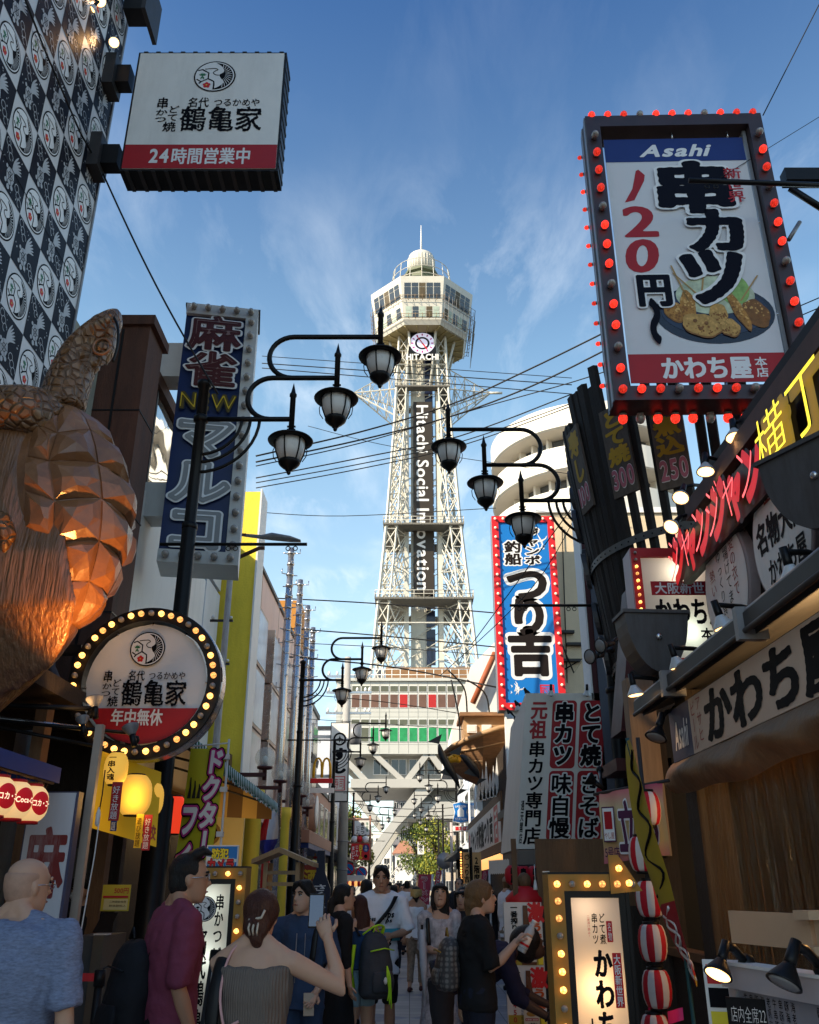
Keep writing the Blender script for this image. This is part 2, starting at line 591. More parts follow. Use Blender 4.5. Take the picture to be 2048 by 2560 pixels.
def lamp(name,kind,loc,energy,col,size=0.1,rot=None,spot=None,parent=None,blend=0.5):
 ld = bpy.data.lights.new(name,kind)
 ld.energy = energy
 ld.color = col
 if kind in('POINT','SPOT'):
  ld.shadow_soft_size = size
 if kind=='SPOT':
  ld.spot_size = spot; ld.spot_blend = blend
 lo = bpy.data.objects.new(name,ld)
 COL.objects.link(lo)
 lo.location = loc
 if rot is not None:
  lo.rotation_euler = Vector(rot).to_track_quat('-Z','Y').to_euler()
 if parent is not None:
  lo.parent = parent
 return lo
def line2(mb,pts,w,y,m,closed=False):
 """flat brush line through x-z points; w one width or one per point"""
 pts =[Vector((p[0],p[1]))for p in pts]
 if closed:pts = pts+[pts[0]]
 n = len(pts)
 ws =[w]*n if not hasattr(w,'__len__')else w
 vs,fs =[],[]
 for i in range(n):
  a,c = pts[max(i-1,0)],pts[min(i+1,n-1)]
  if closed and i in(0,n-1):a,c = pts[-2],pts[1]
  d =(c-a).normalized(); q = Vector((-d.y,d.x))*ws[i]/2
  vs +=[(pts[i].x+q.x,y,pts[i].y+q.y),(pts[i].x-q.x,y,pts[i].y-q.y)]
 for i in range(n-1):
  fs.append((2*i,2*i+1,2*i+3,2*i+2))
 return mb.add(vs,fs,m)
def smooth2(pts,n=6):
 """Catmull-Rom through points of any dimension"""
 P =[Vector(p)for p in pts]
 out =[]
 for i in range(len(P)-1):
  p0,p1,p2,p3 = P[max(i-1,0)],P[i],P[i+1],P[min(i+2,len(P)-1)]
  for k in range(n):
   t = k/n
   out.append(0.5*((2*p1)+(p2-p0)*t+(2*p0-5*p1+4*p2-p3)*t*t+(3*p1-p0-3*p2+p3)*t**3))
 out.append(P[-1])
 return out
def sroot(name,label,cat,pl,pr,pyt,pyb,Yl,Yr=None,group=None):
 """vertical sign from its pixel edges at mid height and the distance of its two sides -> root at the bottom left front corner, width, height"""
 Yr = Yl if Yr is None else Yr
 pm =(pyt+pyb)/2
 a,b = at(pl,pm,Yl),at(pr,pm,Yr)
 z0,z1 = hz(pyb,Yl),hz(pyt,Yl)
 t = thing(name,label,cat,(a.x,a.y,z0),math.atan2(b.y-a.y,b.x-a.x),group)
 return t,math.hypot(b.x-a.x,b.y-a.y),z1-z0
def frame_of(p_left,p_right):
 """Matrix of a vertical sign whose bottom-left front corner is p_left and whose front runs to p_right (x right, y back, z up)."""
 a,b = Vector(p_left),Vector(p_right)
 return a,math.atan2(b.y-a.y,b.x-a.x),math.hypot(b.x-a.x,b.y-a.y)
 # ---------------- shared materials ----------------
BLACK = mat("black_paint",(0.008,0.008,0.009),0.4,var=0.3,scale=9,spec=0.2)
IRON = mat("lamp_iron",(0.005,0.0045,0.0045),0.38,var=0.4,scale=14,spec=0.18)
DARK = mat("dark_steel",(0.03,0.03,0.032),0.5,var=0.25,scale=7,dirt=0.25,dirtcol=(0.07,0.04,0.03))
GREY = mat("grey_metal",(0.22,0.22,0.23),0.42,0.3,var=0.15,scale=5,dirt=0.3)
STEEL = mat("bright_steel",(0.55,0.55,0.56),0.25,0.9,var=0.1,scale=8)
WHITE = mat("white_paint",(0.72,0.71,0.69),0.5,var=0.06,scale=3,dirt=0.12)
SHEET = mat("sign_white",(0.72,0.71,0.68),0.45,var=0.08,scale=2.2,dirt=0.26,dirtcol=(0.3,0.28,0.25))
CREAM = mat("cream_paint",(0.74,0.69,0.56),0.5,var=0.06,scale=2,dirt=0.15,dirtcol=(0.35,0.28,0.2))
INK = mat("black_ink",(0.005,0.005,0.007),0.6,var=0.0,spec=0.06)
REDP = mat("red_print",(0.36,0.012,0.018),0.45,var=0.08,scale=5)
REDV = mat("red_vivid",(0.55,0.015,0.02),0.45,var=0.08,scale=5)
BLUEP = mat("blue_print",(0.01,0.03,0.16),0.45,var=0.1,scale=5)
BLUEV = mat("blue_vivid",(0.008,0.16,0.5),0.4,var=0.06,scale=1.5)
YELP = mat("yellow_print",(0.62,0.42,0.02),0.5,var=0.08,scale=5)
YELB = mat("yellow_bright",(0.75,0.62,0.03),0.5,var=0.06,scale=5)
PINKP = mat("magenta_print",(0.45,0.02,0.2),0.5,var=0.06,scale=5)
GREENP = mat("green_print",(0.02,0.14,0.06),0.5,var=0.06,scale=5)
PRINTW = mat("white_print",(0.72,0.72,0.72),0.5,var=0.02)
CONC = mat("concrete",(0.34,0.33,0.31),0.85,var=0.18,scale=3,bump=0.4,bscale=40,dirt=0.4,dirtcol=(0.13,0.12,0.11))
GLASSD = mat("dark_glass",(0.03,0.035,0.04),0.06,var=0.3,scale=2,spec=0.9)
WOODD = mat("dark_wood",(0.035,0.025,0.018),0.7,var=0.5,scale=5,stretch=(6,6,0.6),bump=0.5,bscale=18)
WOODB = mat("brown_wood",(0.16,0.085,0.04),0.6,var=0.35,scale=5,stretch=(5,5,0.7),bump=0.35,bscale=20)
WOODL = mat("pale_wood",(0.42,0.28,0.15),0.6,var=0.25,scale=5,stretch=(5,5,0.7),bump=0.3,bscale=20)
GOLDF = mat("ochre_frame",(0.33,0.18,0.03),0.5,var=0.15,scale=5,dirt=0.2)
WIRE = mat("cable_black",(0.012,0.012,0.012),0.6,var=0)
def wm(root):
 """builder that takes world coordinates for a part of root"""
 T = Matrix.LocRotScale(root.location,root.rotation_euler,root.scale)
 return MB(T.inverted())
 # ---------------- ground, street ----------------
def paving_mat():
 m = mat("paving",(0.46,0.43,0.40),0.6,var=0.2,scale=2,bump=0.15,bscale=60)
 n,l,b = nodes_of(m)
 base = b.inputs['Base Color'].links[0].from_socket
 tc = n.new('ShaderNodeTexCoord')
 mp = n.new('ShaderNodeMapping'); mp.inputs['Rotation'].default_value =(0,0,R(45)); mp.inputs['Scale'].default_value =(0.55,0.55,1)
 l.new(tc.outputs['Object'],mp.inputs[0])
 ck = n.new('ShaderNodeTexChecker'); ck.inputs['Scale'].default_value = 1.0
 ck.inputs[1].default_value =(0.40,0.37,0.33,1); ck.inputs[2].default_value =(0.12,0.15,0.25,1)
 l.new(mp.outputs[0],ck.inputs[0])
 br = n.new('ShaderNodeTexBrick'); br.inputs['Scale'].default_value = 1.0; br.offset = 0.0
 br.inputs['Brick Width'].default_value = 0.3; br.inputs['Row Height'].default_value = 0.3; br.inputs['Mortar Size'].default_value = 0.006
 br.inputs[1].default_value =(1,1,1,1); br.inputs[2].default_value =(0.75,0.75,0.75,1); br.inputs[3].default_value =(0.3,0.3,0.3,1)
 l.new(tc.outputs['Object'],br.inputs[0])
 m1 = n.new('ShaderNodeMix'); m1.data_type = 'RGBA'; m1.inputs[0].default_value = 0.55
 l.new(base,m1.inputs[6]); l.new(ck.outputs[0],m1.inputs[7])
 m2 = n.new('ShaderNodeMix'); m2.data_type = 'RGBA'; m2.blend_type = 'MULTIPLY'; m2.inputs[0].default_value = 1
 l.new(m1.outputs[2],m2.inputs[6]); l.new(br.outputs[0],m2.inputs[7])
 l.new(m2.outputs[2],b.inputs['Base Color'])
 return m
g = MB(); g.quad((-1500,-300,-0.01),(1500,-300,-0.01),(1500,3000,-0.01),(-1500,3000,-0.01),mat("asphalt_ground",(0.06,0.06,0.062),0.9,var=0.2,scale=1))
tag(g.build("ground"),kind='structure')
g = MB(); g.quad((-2.6,-6,0),(2.7,-6,0),(4.2,230,0),(-4.6,230,0),paving_mat())
tag(g.build("street"),kind='structure')
PAVE = mat("pavement_stone",(0.40,0.385,0.37),0.8,var=0.2,scale=3,bump=0.3,bscale=50,dirt=0.3)
for nm,a,b_,c_,d_ in(("pavement_left",-6,-2.72,-12,-4.72),("pavement_right",2.82,7,4.32,14)):
 g = MB()
 g.add([(a,-6,0.002),(b_,-6,0.002),(d_,230,0.002),(c_,230,0.002)],[(0,1,2,3)],PAVE)
 tag(g.build(nm),kind='structure')
g = MB()
for a,b_ in((-2.72,-4.72),(2.6,4.2)):
 v =[(a,-6,0),(a+0.12,-6,0),(b_+0.12,230,0),(b_,230,0)]
 g.add(v+[(p[0],p[1],0.05)for p in v],[(4,5,6,7),(0,1,5,4),(3,0,4,7),(1,2,6,5)],CONC)
tag(g.build("kerb"),kind='structure')
# ---------------- the tower ----------------
TX,TY = 1.95,118.0
TW = mat("tower_paint",(0.60,0.58,0.51),0.45,var=0.10,scale=0.8,dirt=0.25,dirtcol=(0.34,0.28,0.19))
TGREY = mat("tower_grey",(0.30,0.31,0.29),0.5,var=0.15,scale=1)
def build_tower():
 t = thing("lattice_tower","tall cream steel lattice tower with octagonal deck, clock and dark banner","tower",(TX,TY,25))
 hwp =[(25,7.0),(36,6.1),(49,5.05),(65,4.1),(80,3.5)]
 def hw(z):
  return float(np.interp(z,[p[0]for p in hwp],[p[1]for p in hwp]))
 rot =[Matrix.Rotation(R(90*k),4,'Z')for k in range(4)]
 zs =[25+i*2.75 for i in range(19)]+[77.0,79.6]
 for k in range(4):
  mb = MB(Matrix.Translation((0,0,-25))@rot[k])
  for i in range(len(zs)-1):
   z0,z1 = zs[i],zs[i+1]
   a0,a1 = hw(z0),hw(z1)
   i0,i1 = a0-1.5,a1-1.45
   c0,c1 = 2.35,2.35
   for s in(-1,1):
    mb.tube([(s*a0,-a0,z0),(s*a1,-a1,z1)],0.21,TW,n=4,smooth=False)
    mb.tube([(s*i0,-a0,z0),(s*i1,-a1,z1)],0.13,TW,n=4,smooth=False)
    mb.tube([(s*a0,-a0,z0),(s*i1,-a1,z1)],0.075,TW,n=4,smooth=False)
    mb.tube([(s*i0,-a0,z0),(s*a1,-a1,z1)],0.075,TW,n=4,smooth=False)
    mb.tube([(s*i0,-a0,z0),(s*a0,-a0,z0)],0.08,TW,n=4,smooth=False)
    if i0>c0+0.3 and i%2==0 and i+2<len(zs):
     z2 = zs[i+2]; a2 = hw(z2); i2 = max(a2-1.45,c0)
     mb.tube([(s*i0,-a0,z0),(s*c0,-c0-0.1,z2)],0.10,TW,n=4,smooth=False)
     mb.tube([(s*c0,-c0-0.1,z0),(s*i2,-a2,z2)],0.10,TW,n=4,smooth=False)
     mb.tube([(s*i0,-a0,z0),(s*c0,-c0-0.1,z0)],0.09,TW,n=4,smooth=False)
   if i%3==0 and not(k==0 and 37<z0<69):
    mb.tube([(-a0,-a0,z0),(a0,-a0,z0)],0.12,TW,n=4,smooth=False)
  for zt in(31,38.5,46,53.5,61):
   a = hw(zt); b2 = hw(zt+7.2)
   mb.tube([(-a+1.4,-a,zt),(-2.3,-2.6,zt+7.2)],0.09,TW,n=4,smooth=False)
   mb.tube([(a-1.4,-a,zt),(2.3,-2.6,zt+7.2)],0.09,TW,n=4,smooth=False)
  mb.build("lattice_face",t)
 mb = MB(Matrix.Translation((0,0,-25)))
 for sx in(-1,1):
  for sy in(-1,1):
   mb.box(sx*2.35-0.32,sx*2.35+0.32,sy*2.35-0.32,sy*2.35+0.32,25,80,TW)
 for z in np.arange(27,79,2.4):
  for sgn in(-1,1):
   mb.tube([(-2.05,sgn*2.45,z),(2.05,sgn*2.45,z+2.4)],0.06,TW,n=4,smooth=False)
   mb.tube([(sgn*2.45,-2.05,z),(sgn*2.45,2.05,z+2.4)],0.06,TW,n=4,smooth=False)
 mb.build("shaft_column",t)
 CORR = mat("tower_cladding",(0.60,0.58,0.50),0.5,var=0.1,scale=1,stretch=(3,3,0.4),dirt=0.3,dirtcol=(0.3,0.26,0.2))
 mb = MB(Matrix.Translation((0,0,-25)))
 mb.box(-1.75,1.0,-2.0,2.0,25,79,CORR)
 for i in range(9):
  mb.box(-1.7+i*0.3,-1.6+i*0.3,-2.05,-2.0,25,79,CORR)
 mb.build("lift_shaft",t)
 mb = MB(Matrix.Translation((0,0,-25)))
 for i in range(20):
  z = 26+i*2.6
  mb.box(0.35,1.55,-2.3,-2.06,z,z+2.3,mat("lift_glass",(0.012,0.016,0.04),0.1,var=0.3,scale=1))
 mb.build("lift_window",t)
 for z,e in((36.5,1.2),(47.5,1.0),(70.4,0.6)):
  mb = MB(Matrix.Translation((0,0,-25)))
  a = hw(z)+e*0.4
  GR = mat("platform_grating",(0.16,0.15,0.13),0.7,var=0.2,scale=2)
  mb.box(-a,a,-a,-2.7,z,z+0.25,GR); mb.box(-a,a,2.7,a,z,z+0.25,GR)
  mb.box(-a,-2.7,-2.7,2.7,z,z+0.25,GR); mb.box(2.7,a,-2.7,2.7,z,z+0.25,GR)
  for s in(-1,1):
   for zz in(0.7,1.2):
    mb.tube([(-a,s*a,z+zz),(a,s*a,z+zz)],0.05,TW,n=4)
    mb.tube([(s*a,-a,z+zz),(s*a,a,z+zz)],0.05,TW,n=4)
   for q in np.arange(-a,a+0.1,1.3):
    mb.tube([(q,s*a,z),(q,s*a,z+1.2)],0.04,TW,n=4)
    mb.tube([(s*a,q,z),(s*a,q,z+1.2)],0.04,TW,n=4)
  mb.build("platform",t)
 for s in(-1,1):
  mb = MB(Matrix.Translation((0,0,-25)))
  tip = Vector((s*10.6,0,71.7)); nose = Vector((s*12.4,0,71.7))
  root =[Vector((s*3.2,y,z))for y in(-3.2,3.2)for z in(70.6,74.5)]+[Vector((s*3.9,y,66.5))for y in(-2,2)]
  for r_ in root:
   mb.tube([r_,tip],0.11,TW,n=4,smooth=False)
  for f in(0.25,0.45,0.65,0.82):
   ps =[r_.lerp(tip,f)for r_ in root]
   for i in range(len(ps)):
    mb.tube([ps[i],ps[(i+1)%len(ps)]],0.06,TW,n=4,smooth=False)
    mb.tube([ps[i],root[(i+1)%6].lerp(tip,max(0,f-0.2))],0.05,TW,n=4,smooth=False)
  mb.tube([tip-Vector((s*0.5,0,0)),nose],0.2,TW,n=6)
  mb.build("antenna_arm",t)
 mb = MB(Matrix.Translation((0,0,-25)))
 for k in range(8):
  a = R(22.5+45*k)
  mb.tube([(3.0*math.cos(a),3.0*math.sin(a),70.5),(5.6*math.cos(a),5.6*math.sin(a),80.2)],0.2,TW,n=6)
  mb.tube([(3.4*math.cos(a),3.4*math.sin(a),79.5),(4.6*math.cos(a+0.5),4.6*math.sin(a+0.5),75)],0.1,TW,n=4)
 mb.build("deck_strut",t)
 SOF = mat("deck_soffit",(0.42,0.34,0.16),0.6,var=0.15,scale=0.8)
 n8 =[R(-90+45*k)for k in range(8)]
 def cor(ap,k,z):
  a = n8[k]+R(22.5); r = ap/math.cos(R(22.5))
  return Vector((r*math.cos(a),r*math.sin(a),z))
 prof =[(6.55,79.7),(6.95,80.4),(7.3,82.7),(7.42,83.4),(7.95,86.7),(8.05,87.6),(7.6,87.9)]
 mb = MB(Matrix.Translation((0,0,-25)))
 for(a0,z0),(a1,z1)in zip(prof[:-1],prof[1:]):
  for k in range(8):
   mb.quad(cor(a0,k-1,z0),cor(a0,k,z0),cor(a1,k,z1),cor(a1,k-1,z1),TW)
 mb.add([cor(7.6,k,87.9)for k in range(8)],[list(range(8))],TGREY)
 mb.add([cor(6.55,k,79.7)for k in range(8)][::-1],[list(range(8))],SOF)
 for k in range(8):
  a = n8[k]
  for f in(-0.6,-0.2,0.2,0.6):
   d = Vector((math.cos(a),math.sin(a),0)); e = Vector((-d.y,d.x,0))
   mb.tube([d*2.6+e*f*2+Vector((0,0,79.6)),d*6.4+e*f*4.4+Vector((0,0,79.6))],0.1,SOF,n=4)
 mb.build("deck_wall",t)
 INT = mat("deck_room",(0.10,0.075,0.04),0.5,var=0.6,scale=0.9)
 PALE = mat("deck_blind",(0.42,0.50,0.42),0.5,var=0.25,scale=1.2)
 for lv,(za,zb)in enumerate(((80.75,82.55),(83.9,86.45))):
  for k in range(8):
   mb = MB(Matrix.Translation((0,0,-25)))
   d = Vector((math.cos(n8[k]),math.sin(n8[k]),0)); e = Vector((-d.y,d.x,0))
   apz = lambda z:float(np.interp(z,[p[1]for p in prof[:-1]],[p[0]for p in prof[:-1]]))+0.03
   ncol = 5
   hwid = apz(za)*math.tan(R(22.5))-0.3
   zc = zb-0.62
   for c in range(ncol):
    u0 = -hwid+2*hwid*c/ncol+0.07; u1 = -hwid+2*hwid*(c+1)/ncol-0.07
    for z0,z1 in((za,zc-0.08),(zc,zb)):
     mm = GLASSD if(c*7+k*3+lv)%3 else INT
     if lv==0 and(c+k)%2==0:
      mm = PALE
     mb.quad(d*apz(z0)+e*u0+Vector((0,0,z0)),d*apz(z0)+e*u1+Vector((0,0,z0)),d*apz(z1)+e*u1+Vector((0,0,z1)),d*apz(z1)+e*u0+Vector((0,0,z1)),mm)
   mb.build("deck_window",t)
 mb = MB(Matrix.Translation((0,0,-25)))
 RU = mat("rusty_rail",(0.25,0.18,0.11),0.7,var=0.4,scale=3)
 for ap,z in((7.75,83.6),(7.75,84.3),(7.3,80.5),(7.35,81.2)):
  for k in range(8):
   mb.tube([cor(ap,k-1,z),cor(ap,k,z)],0.05,RU,n=4)
 for ap,z,nn in((7.6,83.5,6),(7.2,80.4,6)):
  for k in range(8):
   for i in range(nn):
    p = cor(ap,k-1,z).lerp(cor(ap,k,z),i/nn)
    q = p*(1+0.45/8); q.z = z
    mb.tube([p,q],0.05,RU,n=4); mb.tube([q,q+Vector((0,0,0.8))],0.035,RU,n=4)
 CG = mat("wire_cage",(0.22,0.22,0.22),0.5)
 for k in(1,2):
  for ap,z in((8.35,84.5),(8.3,82.5),(8.1,80.3),(7.8,78.2)):
   mb.tube([cor(ap,k-1,z),cor(ap,k,z)],0.05,CG,n=4)
  for i in range(9):
   mb.tube([cor(8.35,k-1,84.5).lerp(cor(8.35,k,84.5),i/8),cor(7.8,k-1,78.2).lerp(cor(7.8,k,78.2),i/8)],0.03,CG,n=4)
 mb.build("guard_rail",t)
 mb = MB(Matrix.Translation((0,0,-25)))
 RG = mat("roof_green",(0.13,0.15,0.09),0.6,var=0.2,scale=1)
 mb.lathe([(2.4,87.9),(2.5,93.2),(2.9,93.4),(2.9,93.9),(0.3,94.0)],RG,n=8,smooth=False)
 for i in range(8):
  a = 2*math.pi*i/8
  mb.tube([(2.5*math.cos(a),2.5*math.sin(a),93),(4.9*math.cos(a),4.9*math.sin(a),91)],0.12,RU,n=4)
 mb.lathe([(2.2,94.0),(2.2,97.0),(2.05,97.6),(1.5,98.1),(0.2,98.3)],TW,n=28)
 for i in range(28):
  a = 2*math.pi*i/28
  mb.tube([(2.22*math.cos(a),2.22*math.sin(a),94.1),(2.22*math.cos(a),2.22*math.sin(a),97.0)],0.07,TW,n=4)
 mb.build("roof_drum",t)
 mb = MB(Matrix.Translation((0,0,-25)))
 for rr_,z in((4.6,93.9),(4.8,92.3),(4.9,90.8)):
  pts =[(rr_*math.cos(2*math.pi*i/32),rr_*math.sin(2*math.pi*i/32),z)for i in range(33)]
  mb.tube(pts,0.07,TW,n=4)
 for i in range(16):
  a = 2*math.pi*i/16
  mb.tube([(4.9*math.cos(a),4.9*math.sin(a),87.9),(4.9*math.cos(a),4.9*math.sin(a),90.8),(4.6*math.cos(a),4.6*math.sin(a),93.9)],0.06,TW,n=4)
 mb.build("roof_railing",t)
 mb = MB(Matrix.Translation((0,0,-25)))
 mb.tube([(0,0,98),(0,0,101),(0,0,104.4)],[0.2,0.14,0.05],WHITE,n=8)
 mb.build("antenna_mast",t)
 ck = MB(Matrix.Translation((0,0,-25)))
 yc,zc = -4.6,77.7
 ck.box(-2.1,2.1,yc,yc+0.5,zc-2.15,zc+2.05,BLACK)
 LEDW = mat("clock_face_lit",(0.45,0.45,0.55),0.5,emit=0.3,ecol=(0.75,0.74,0.95),var=0)
 ck.disc((0,zc),1.88,yc-0.03,LEDW)
 ck.ring((0,zc),0.82,1.12,yc-0.06,BLACK)
 for i in range(12):
  a = R(30*i)
  c,s_ = math.cos(a),math.sin(a)
  p =[(1.35,-0.1),(1.7,-0.1),(1.7,0.1),(1.35,0.1)]
  ck.poly([(x*s_+y*c,zc+x*c-y*s_)for x,y in p][::-1],yc-0.06,PINKP)
 for a,ln,w_ in((R(-33),1.5,0.08),(R(147),1.3,0.11)):
  c,s_ = math.cos(a),math.sin(a)
  p =[(0,-w_),(ln,-w_),(ln,w_),(0,w_)]
  ck.poly([(x*s_+y*c,zc+x*c-y*s_)for x,y in p][::-1],yc-0.09,REDV)
 ck.build("clock",t)
 mb = MB(Matrix.Translation((0,0,-25)))
 text(mb,"HITACHI",-2.5,2.5,74.55,75.95,-4.7,WHITE,w=0.04,N=40)
 mb.tube([(-2.5,-4.6,74.7),(2.5,-4.6,74.7)],0.06,TW,n=4)
 mb.build("lettering",t)
 bn = MB(Matrix.Translation((0,0,-25)))
 BRN = mat("banner_brown",(0.034,0.026,0.018),0.5,var=0.1,scale=1)
 bn.box(-1.42,1.42,-3.0,-2.75,38.2,68.4,BRN)
 b_ = bn.build("vertical_banner",t)
 lt = MB(Matrix.Translation((0,-3.04,53.3-25))@Matrix.Rotation(R(90),4,'Y'))
 text(lt,"Hitachi Social Innovation",-14.6,14.6,-1.22,1.22,0,PRINTW,w=0.02,N=40)
 lt.build("lettering",b_)
 return t
build_tower()
def build_base():
 t = thing("tower_base_building","pale concrete tower base bridging the street on diagonal legs, with long window bands","building",(TX,118,0))
 FB = mat("base_paint",(0.50,0.50,0.46),0.55,var=0.06,scale=0.6,dirt=0.2,dirtcol=(0.36,0.33,0.27))
 FC = mat("base_concrete",(0.42,0.41,0.38),0.7,var=0.08,scale=0.5,dirt=0.2,dirtcol=(0.36,0.33,0.28))
 x0,x1,y0,y1 = -9.0-TX,13.0-TX,109-118,127-118
 mb = MB()
 mb.box(x0,x1,y0,y1,16.2,25.0,FB)
 mb.box(x0-0.2,x1+0.2,y0-0.3,y1+0.3,25.0,25.35,FB)
 for i in range(19):
  x = x0+0.6+i*1.18
  mb.box(x-0.02,x+0.02,y0-0.02,y0,16.3,25,TGREY)
 for z in(21.2,20.6,17.3):
  mb.box(x0,x1,y0-0.018,y0,z,z+0.03,TGREY)
 mb.build("wall",t)
 BRW = mat("base_shutter",(0.14,0.075,0.055),0.6,var=0.3,scale=0.8)
 GRN = mat("base_green",(0.02,0.26,0.09),0.5,var=0.5,scale=1.0)
 RD = mat("base_red",(0.4,0.02,0.02),0.5)
 OL = mat("base_olive_glass",(0.10,0.10,0.06),0.1,var=0.3,scale=1)
 for i in range(18):
  x = x0+0.66+i*1.18
  for row,(za,zb)in enumerate(((21.7,23.4),(23.65,24.45),(17.6,19.35),(19.6,20.35))):
   mb = MB()
   mm =(BRW if i not in(6,9,13)else RD,OL,GRN if i>2 else OL,OL)[row]
   mb.box(x,x+1.06,y0-0.06,y0+0.05,za,zb,WHITE)
   mb.box(x+0.05,x+1.01,y0-0.075,y0,za+0.05,zb-0.05,mm)
   mb.build("window",t)
 mb = MB()
 for i in range(20):
  x = x0+0.5+i*1.05
  mb.tube([(x,y0+0.4,25.3),(x,y0+0.4,26.6)],0.05,WHITE,n=4)
 for z in(25.9,26.6):
  mb.tube([(x0+0.4,y0+0.4,z),(x1-0.4,y0+0.4,z)],0.05,WHITE,n=4)
 ORW = mat("roof_boards",(0.24,0.13,0.06),0.7,var=0.3,scale=1)
 mb.box(-5,6,y0+2,y0+2.3,25.35,27.2,ORW)
 for i in range(7):
  x = x0+2+i*2.6
  mb.box(x,x+1.2,y0+3,y0+4,25.35,26.6+0.5*(i%3),GREY)
 mb.build("roof_rail",t)
 mb = MB(); mb.box(x0+3.2,x1-3.2,y0+2.4,y1-1,13.4,16.2,FC); mb.build("lower_storey",t)
 for i in range(6):
  x = -6.4+i*2.2
  mb = MB()
  mb.box(x,x+1.9,y0+2.3,y0+2.42,14.0,15.9,WHITE)
  for q in range(2):
   mb.box(x+0.07+q*0.9,x+0.89+q*0.9,y0+2.28,y0+2.35,14.1,15.8,GLASSD)
  mb.build("window",t)
 for s,fy in((1,y0+0.2),(-1,y1-1.0)):
  for xa,xb in((-6.2,-2.6),(0.2,-2.4),(0.6,3.0),(6.6,3.2),(-10.4,-7.0)):
   mb = MB()
   mb.prism([(xa-0.45,16.25),(xb-0.45,13.0),(xb+0.45,13.0),(xa+0.45,16.25)],fy,fy+0.8,FC)
   mb.build("strut",t)
 mb = MB()
 mb.box(x0+2,x1-2,y0-0.05,y1-0.5,12.3,13.3,FC)
 mb.box(-2.2,x1-1.0,y0+1.0,y1+1,8.9,10.8,FC)
 mb.box(-1.4,x1-1.2,y0+3.0,y1-1,10.8,12.3,FC)
 mb.build("floor_beam",t)
 for fy,dpt in((y0+0.3,2.2),(y1-2.5,2.2)):
  for s in(-1,1):
   mb = MB()
   c = 0.1
   pts =[(c-0.2-0.9,12.35),(c-11.0,0),(c-9.0,0),(c-3.4,8.0),(c-0.2+1.2,12.35)]
   pts =[(p[0]if s==1 else 9.5-p[0],p[1])for p in pts]
   mb.prism(pts if s==1 else pts[::-1],fy,fy+dpt,FC)
   mb.build("arch_leg",t)
  mb = MB()
  mb.prism([(-8.8,12.35),(-9.6,12.35),(-5.9,8.2),(-5.3,8.7)][::-1],fy,fy+1.2,FC)
  mb.build("strut",t)
 return t
build_base()
# ---------------- buildings and trees beyond the tower ----------------
def block(name,label,X0,X1,Y,depth,H,wallm,floors,cols,winm,balcony=None,z0=0.0,cat="building",roof=None,winh=0.55,face='front',group=None):
 t = thing(name,label,cat,((X0+X1)/2,Y,0),0,group)
 w =(X1-X0)/2
 mb = MB(); mb.box(-w,w,0,depth,0,H,wallm); mb.box(-w-0.1,w+0.1,-0.1,depth+0.1,H,H+0.3,roof or wallm); mb.build("wall",t)
 fh =(H-z0)/floors
 for f in range(floors):
  for c in range(cols):
   cw = 2*w/cols
   xa = -w+c*cw+cw*0.14; xb = -w+(c+1)*cw-cw*0.14
   za = z0+f*fh+fh*0.25; zb = za+fh*winh
   m2 = MB()
   m2.box(xa,xb,-0.04,0.05,za,zb,WHITE)
   m2.box(xa+0.06,(xa+xb)/2-0.03,-0.05,0.02,za+0.06,zb-0.06,winm)
   m2.box((xa+xb)/2+0.03,xb-0.06,-0.05,0.02,za+0.06,zb-0.06,winm)
   m2.build("window",t)
  if balcony:
   m2 = MB()
   za = z0+f*fh
   m2.box(-w-0.1,w+0.1,-1.5,-0.02,za,za+0.22,balcony)
   m2.box(-w-0.1,w+0.1,-1.5,-1.4,za+0.22,za+1.15,balcony)
   m2.build("balcony",t)
 return t
GREYB = mat("grey_facade",(0.22,0.22,0.24),0.7,var=0.1,scale=0.5)
BEIGE = mat("beige_facade",(0.52,0.43,0.33),0.8,var=0.1,scale=0.8,dirt=0.2)
PINKB = mat("pink_facade",(0.55,0.38,0.30),0.8,var=0.1,scale=0.8)
WHB = mat("white_facade",(0.76,0.74,0.70),0.7,var=0.08,scale=0.8,dirt=0.25)
block("apartment_block","grey apartment block with dark balconies seen under the tower arch",xx(983,2090,190),xx(1046,2090,190),190,14,24,GREYB,8,4,GLASSD,GREYB)
block("apartment_block","sunlit beige block right of the grey balconies beyond the arch",xx(1050,2090,165),xx(1150,2090,165),165,12,15,BEIGE,5,5,GLASSD)
block("apartment_block","low pale block left of the grey balconies beyond the arch",xx(915,2120,175),xx(978,2120,175),175,12,10.5,WHB,3,3,GLASSD)
hs = block("town_house","small white house with a pale red pitched roof below the grey balconies",xx(988,2150,150),xx(1032,2150,150),150,8,6.0,WHB,2,2,GLASSD)
mb = MB(); w_ =(xx(1032,2150,150)-xx(988,2150,150))/2
mb.prism([(-w_-0.5,6.3),(w_+0.5,6.3),(0.5,8.2),(-0.5,8.2)],-0.5,8.5,mat("roof_tile_red",(0.45,0.22,0.15),0.8,var=0.2,scale=2)); mb.build("roof",hs)
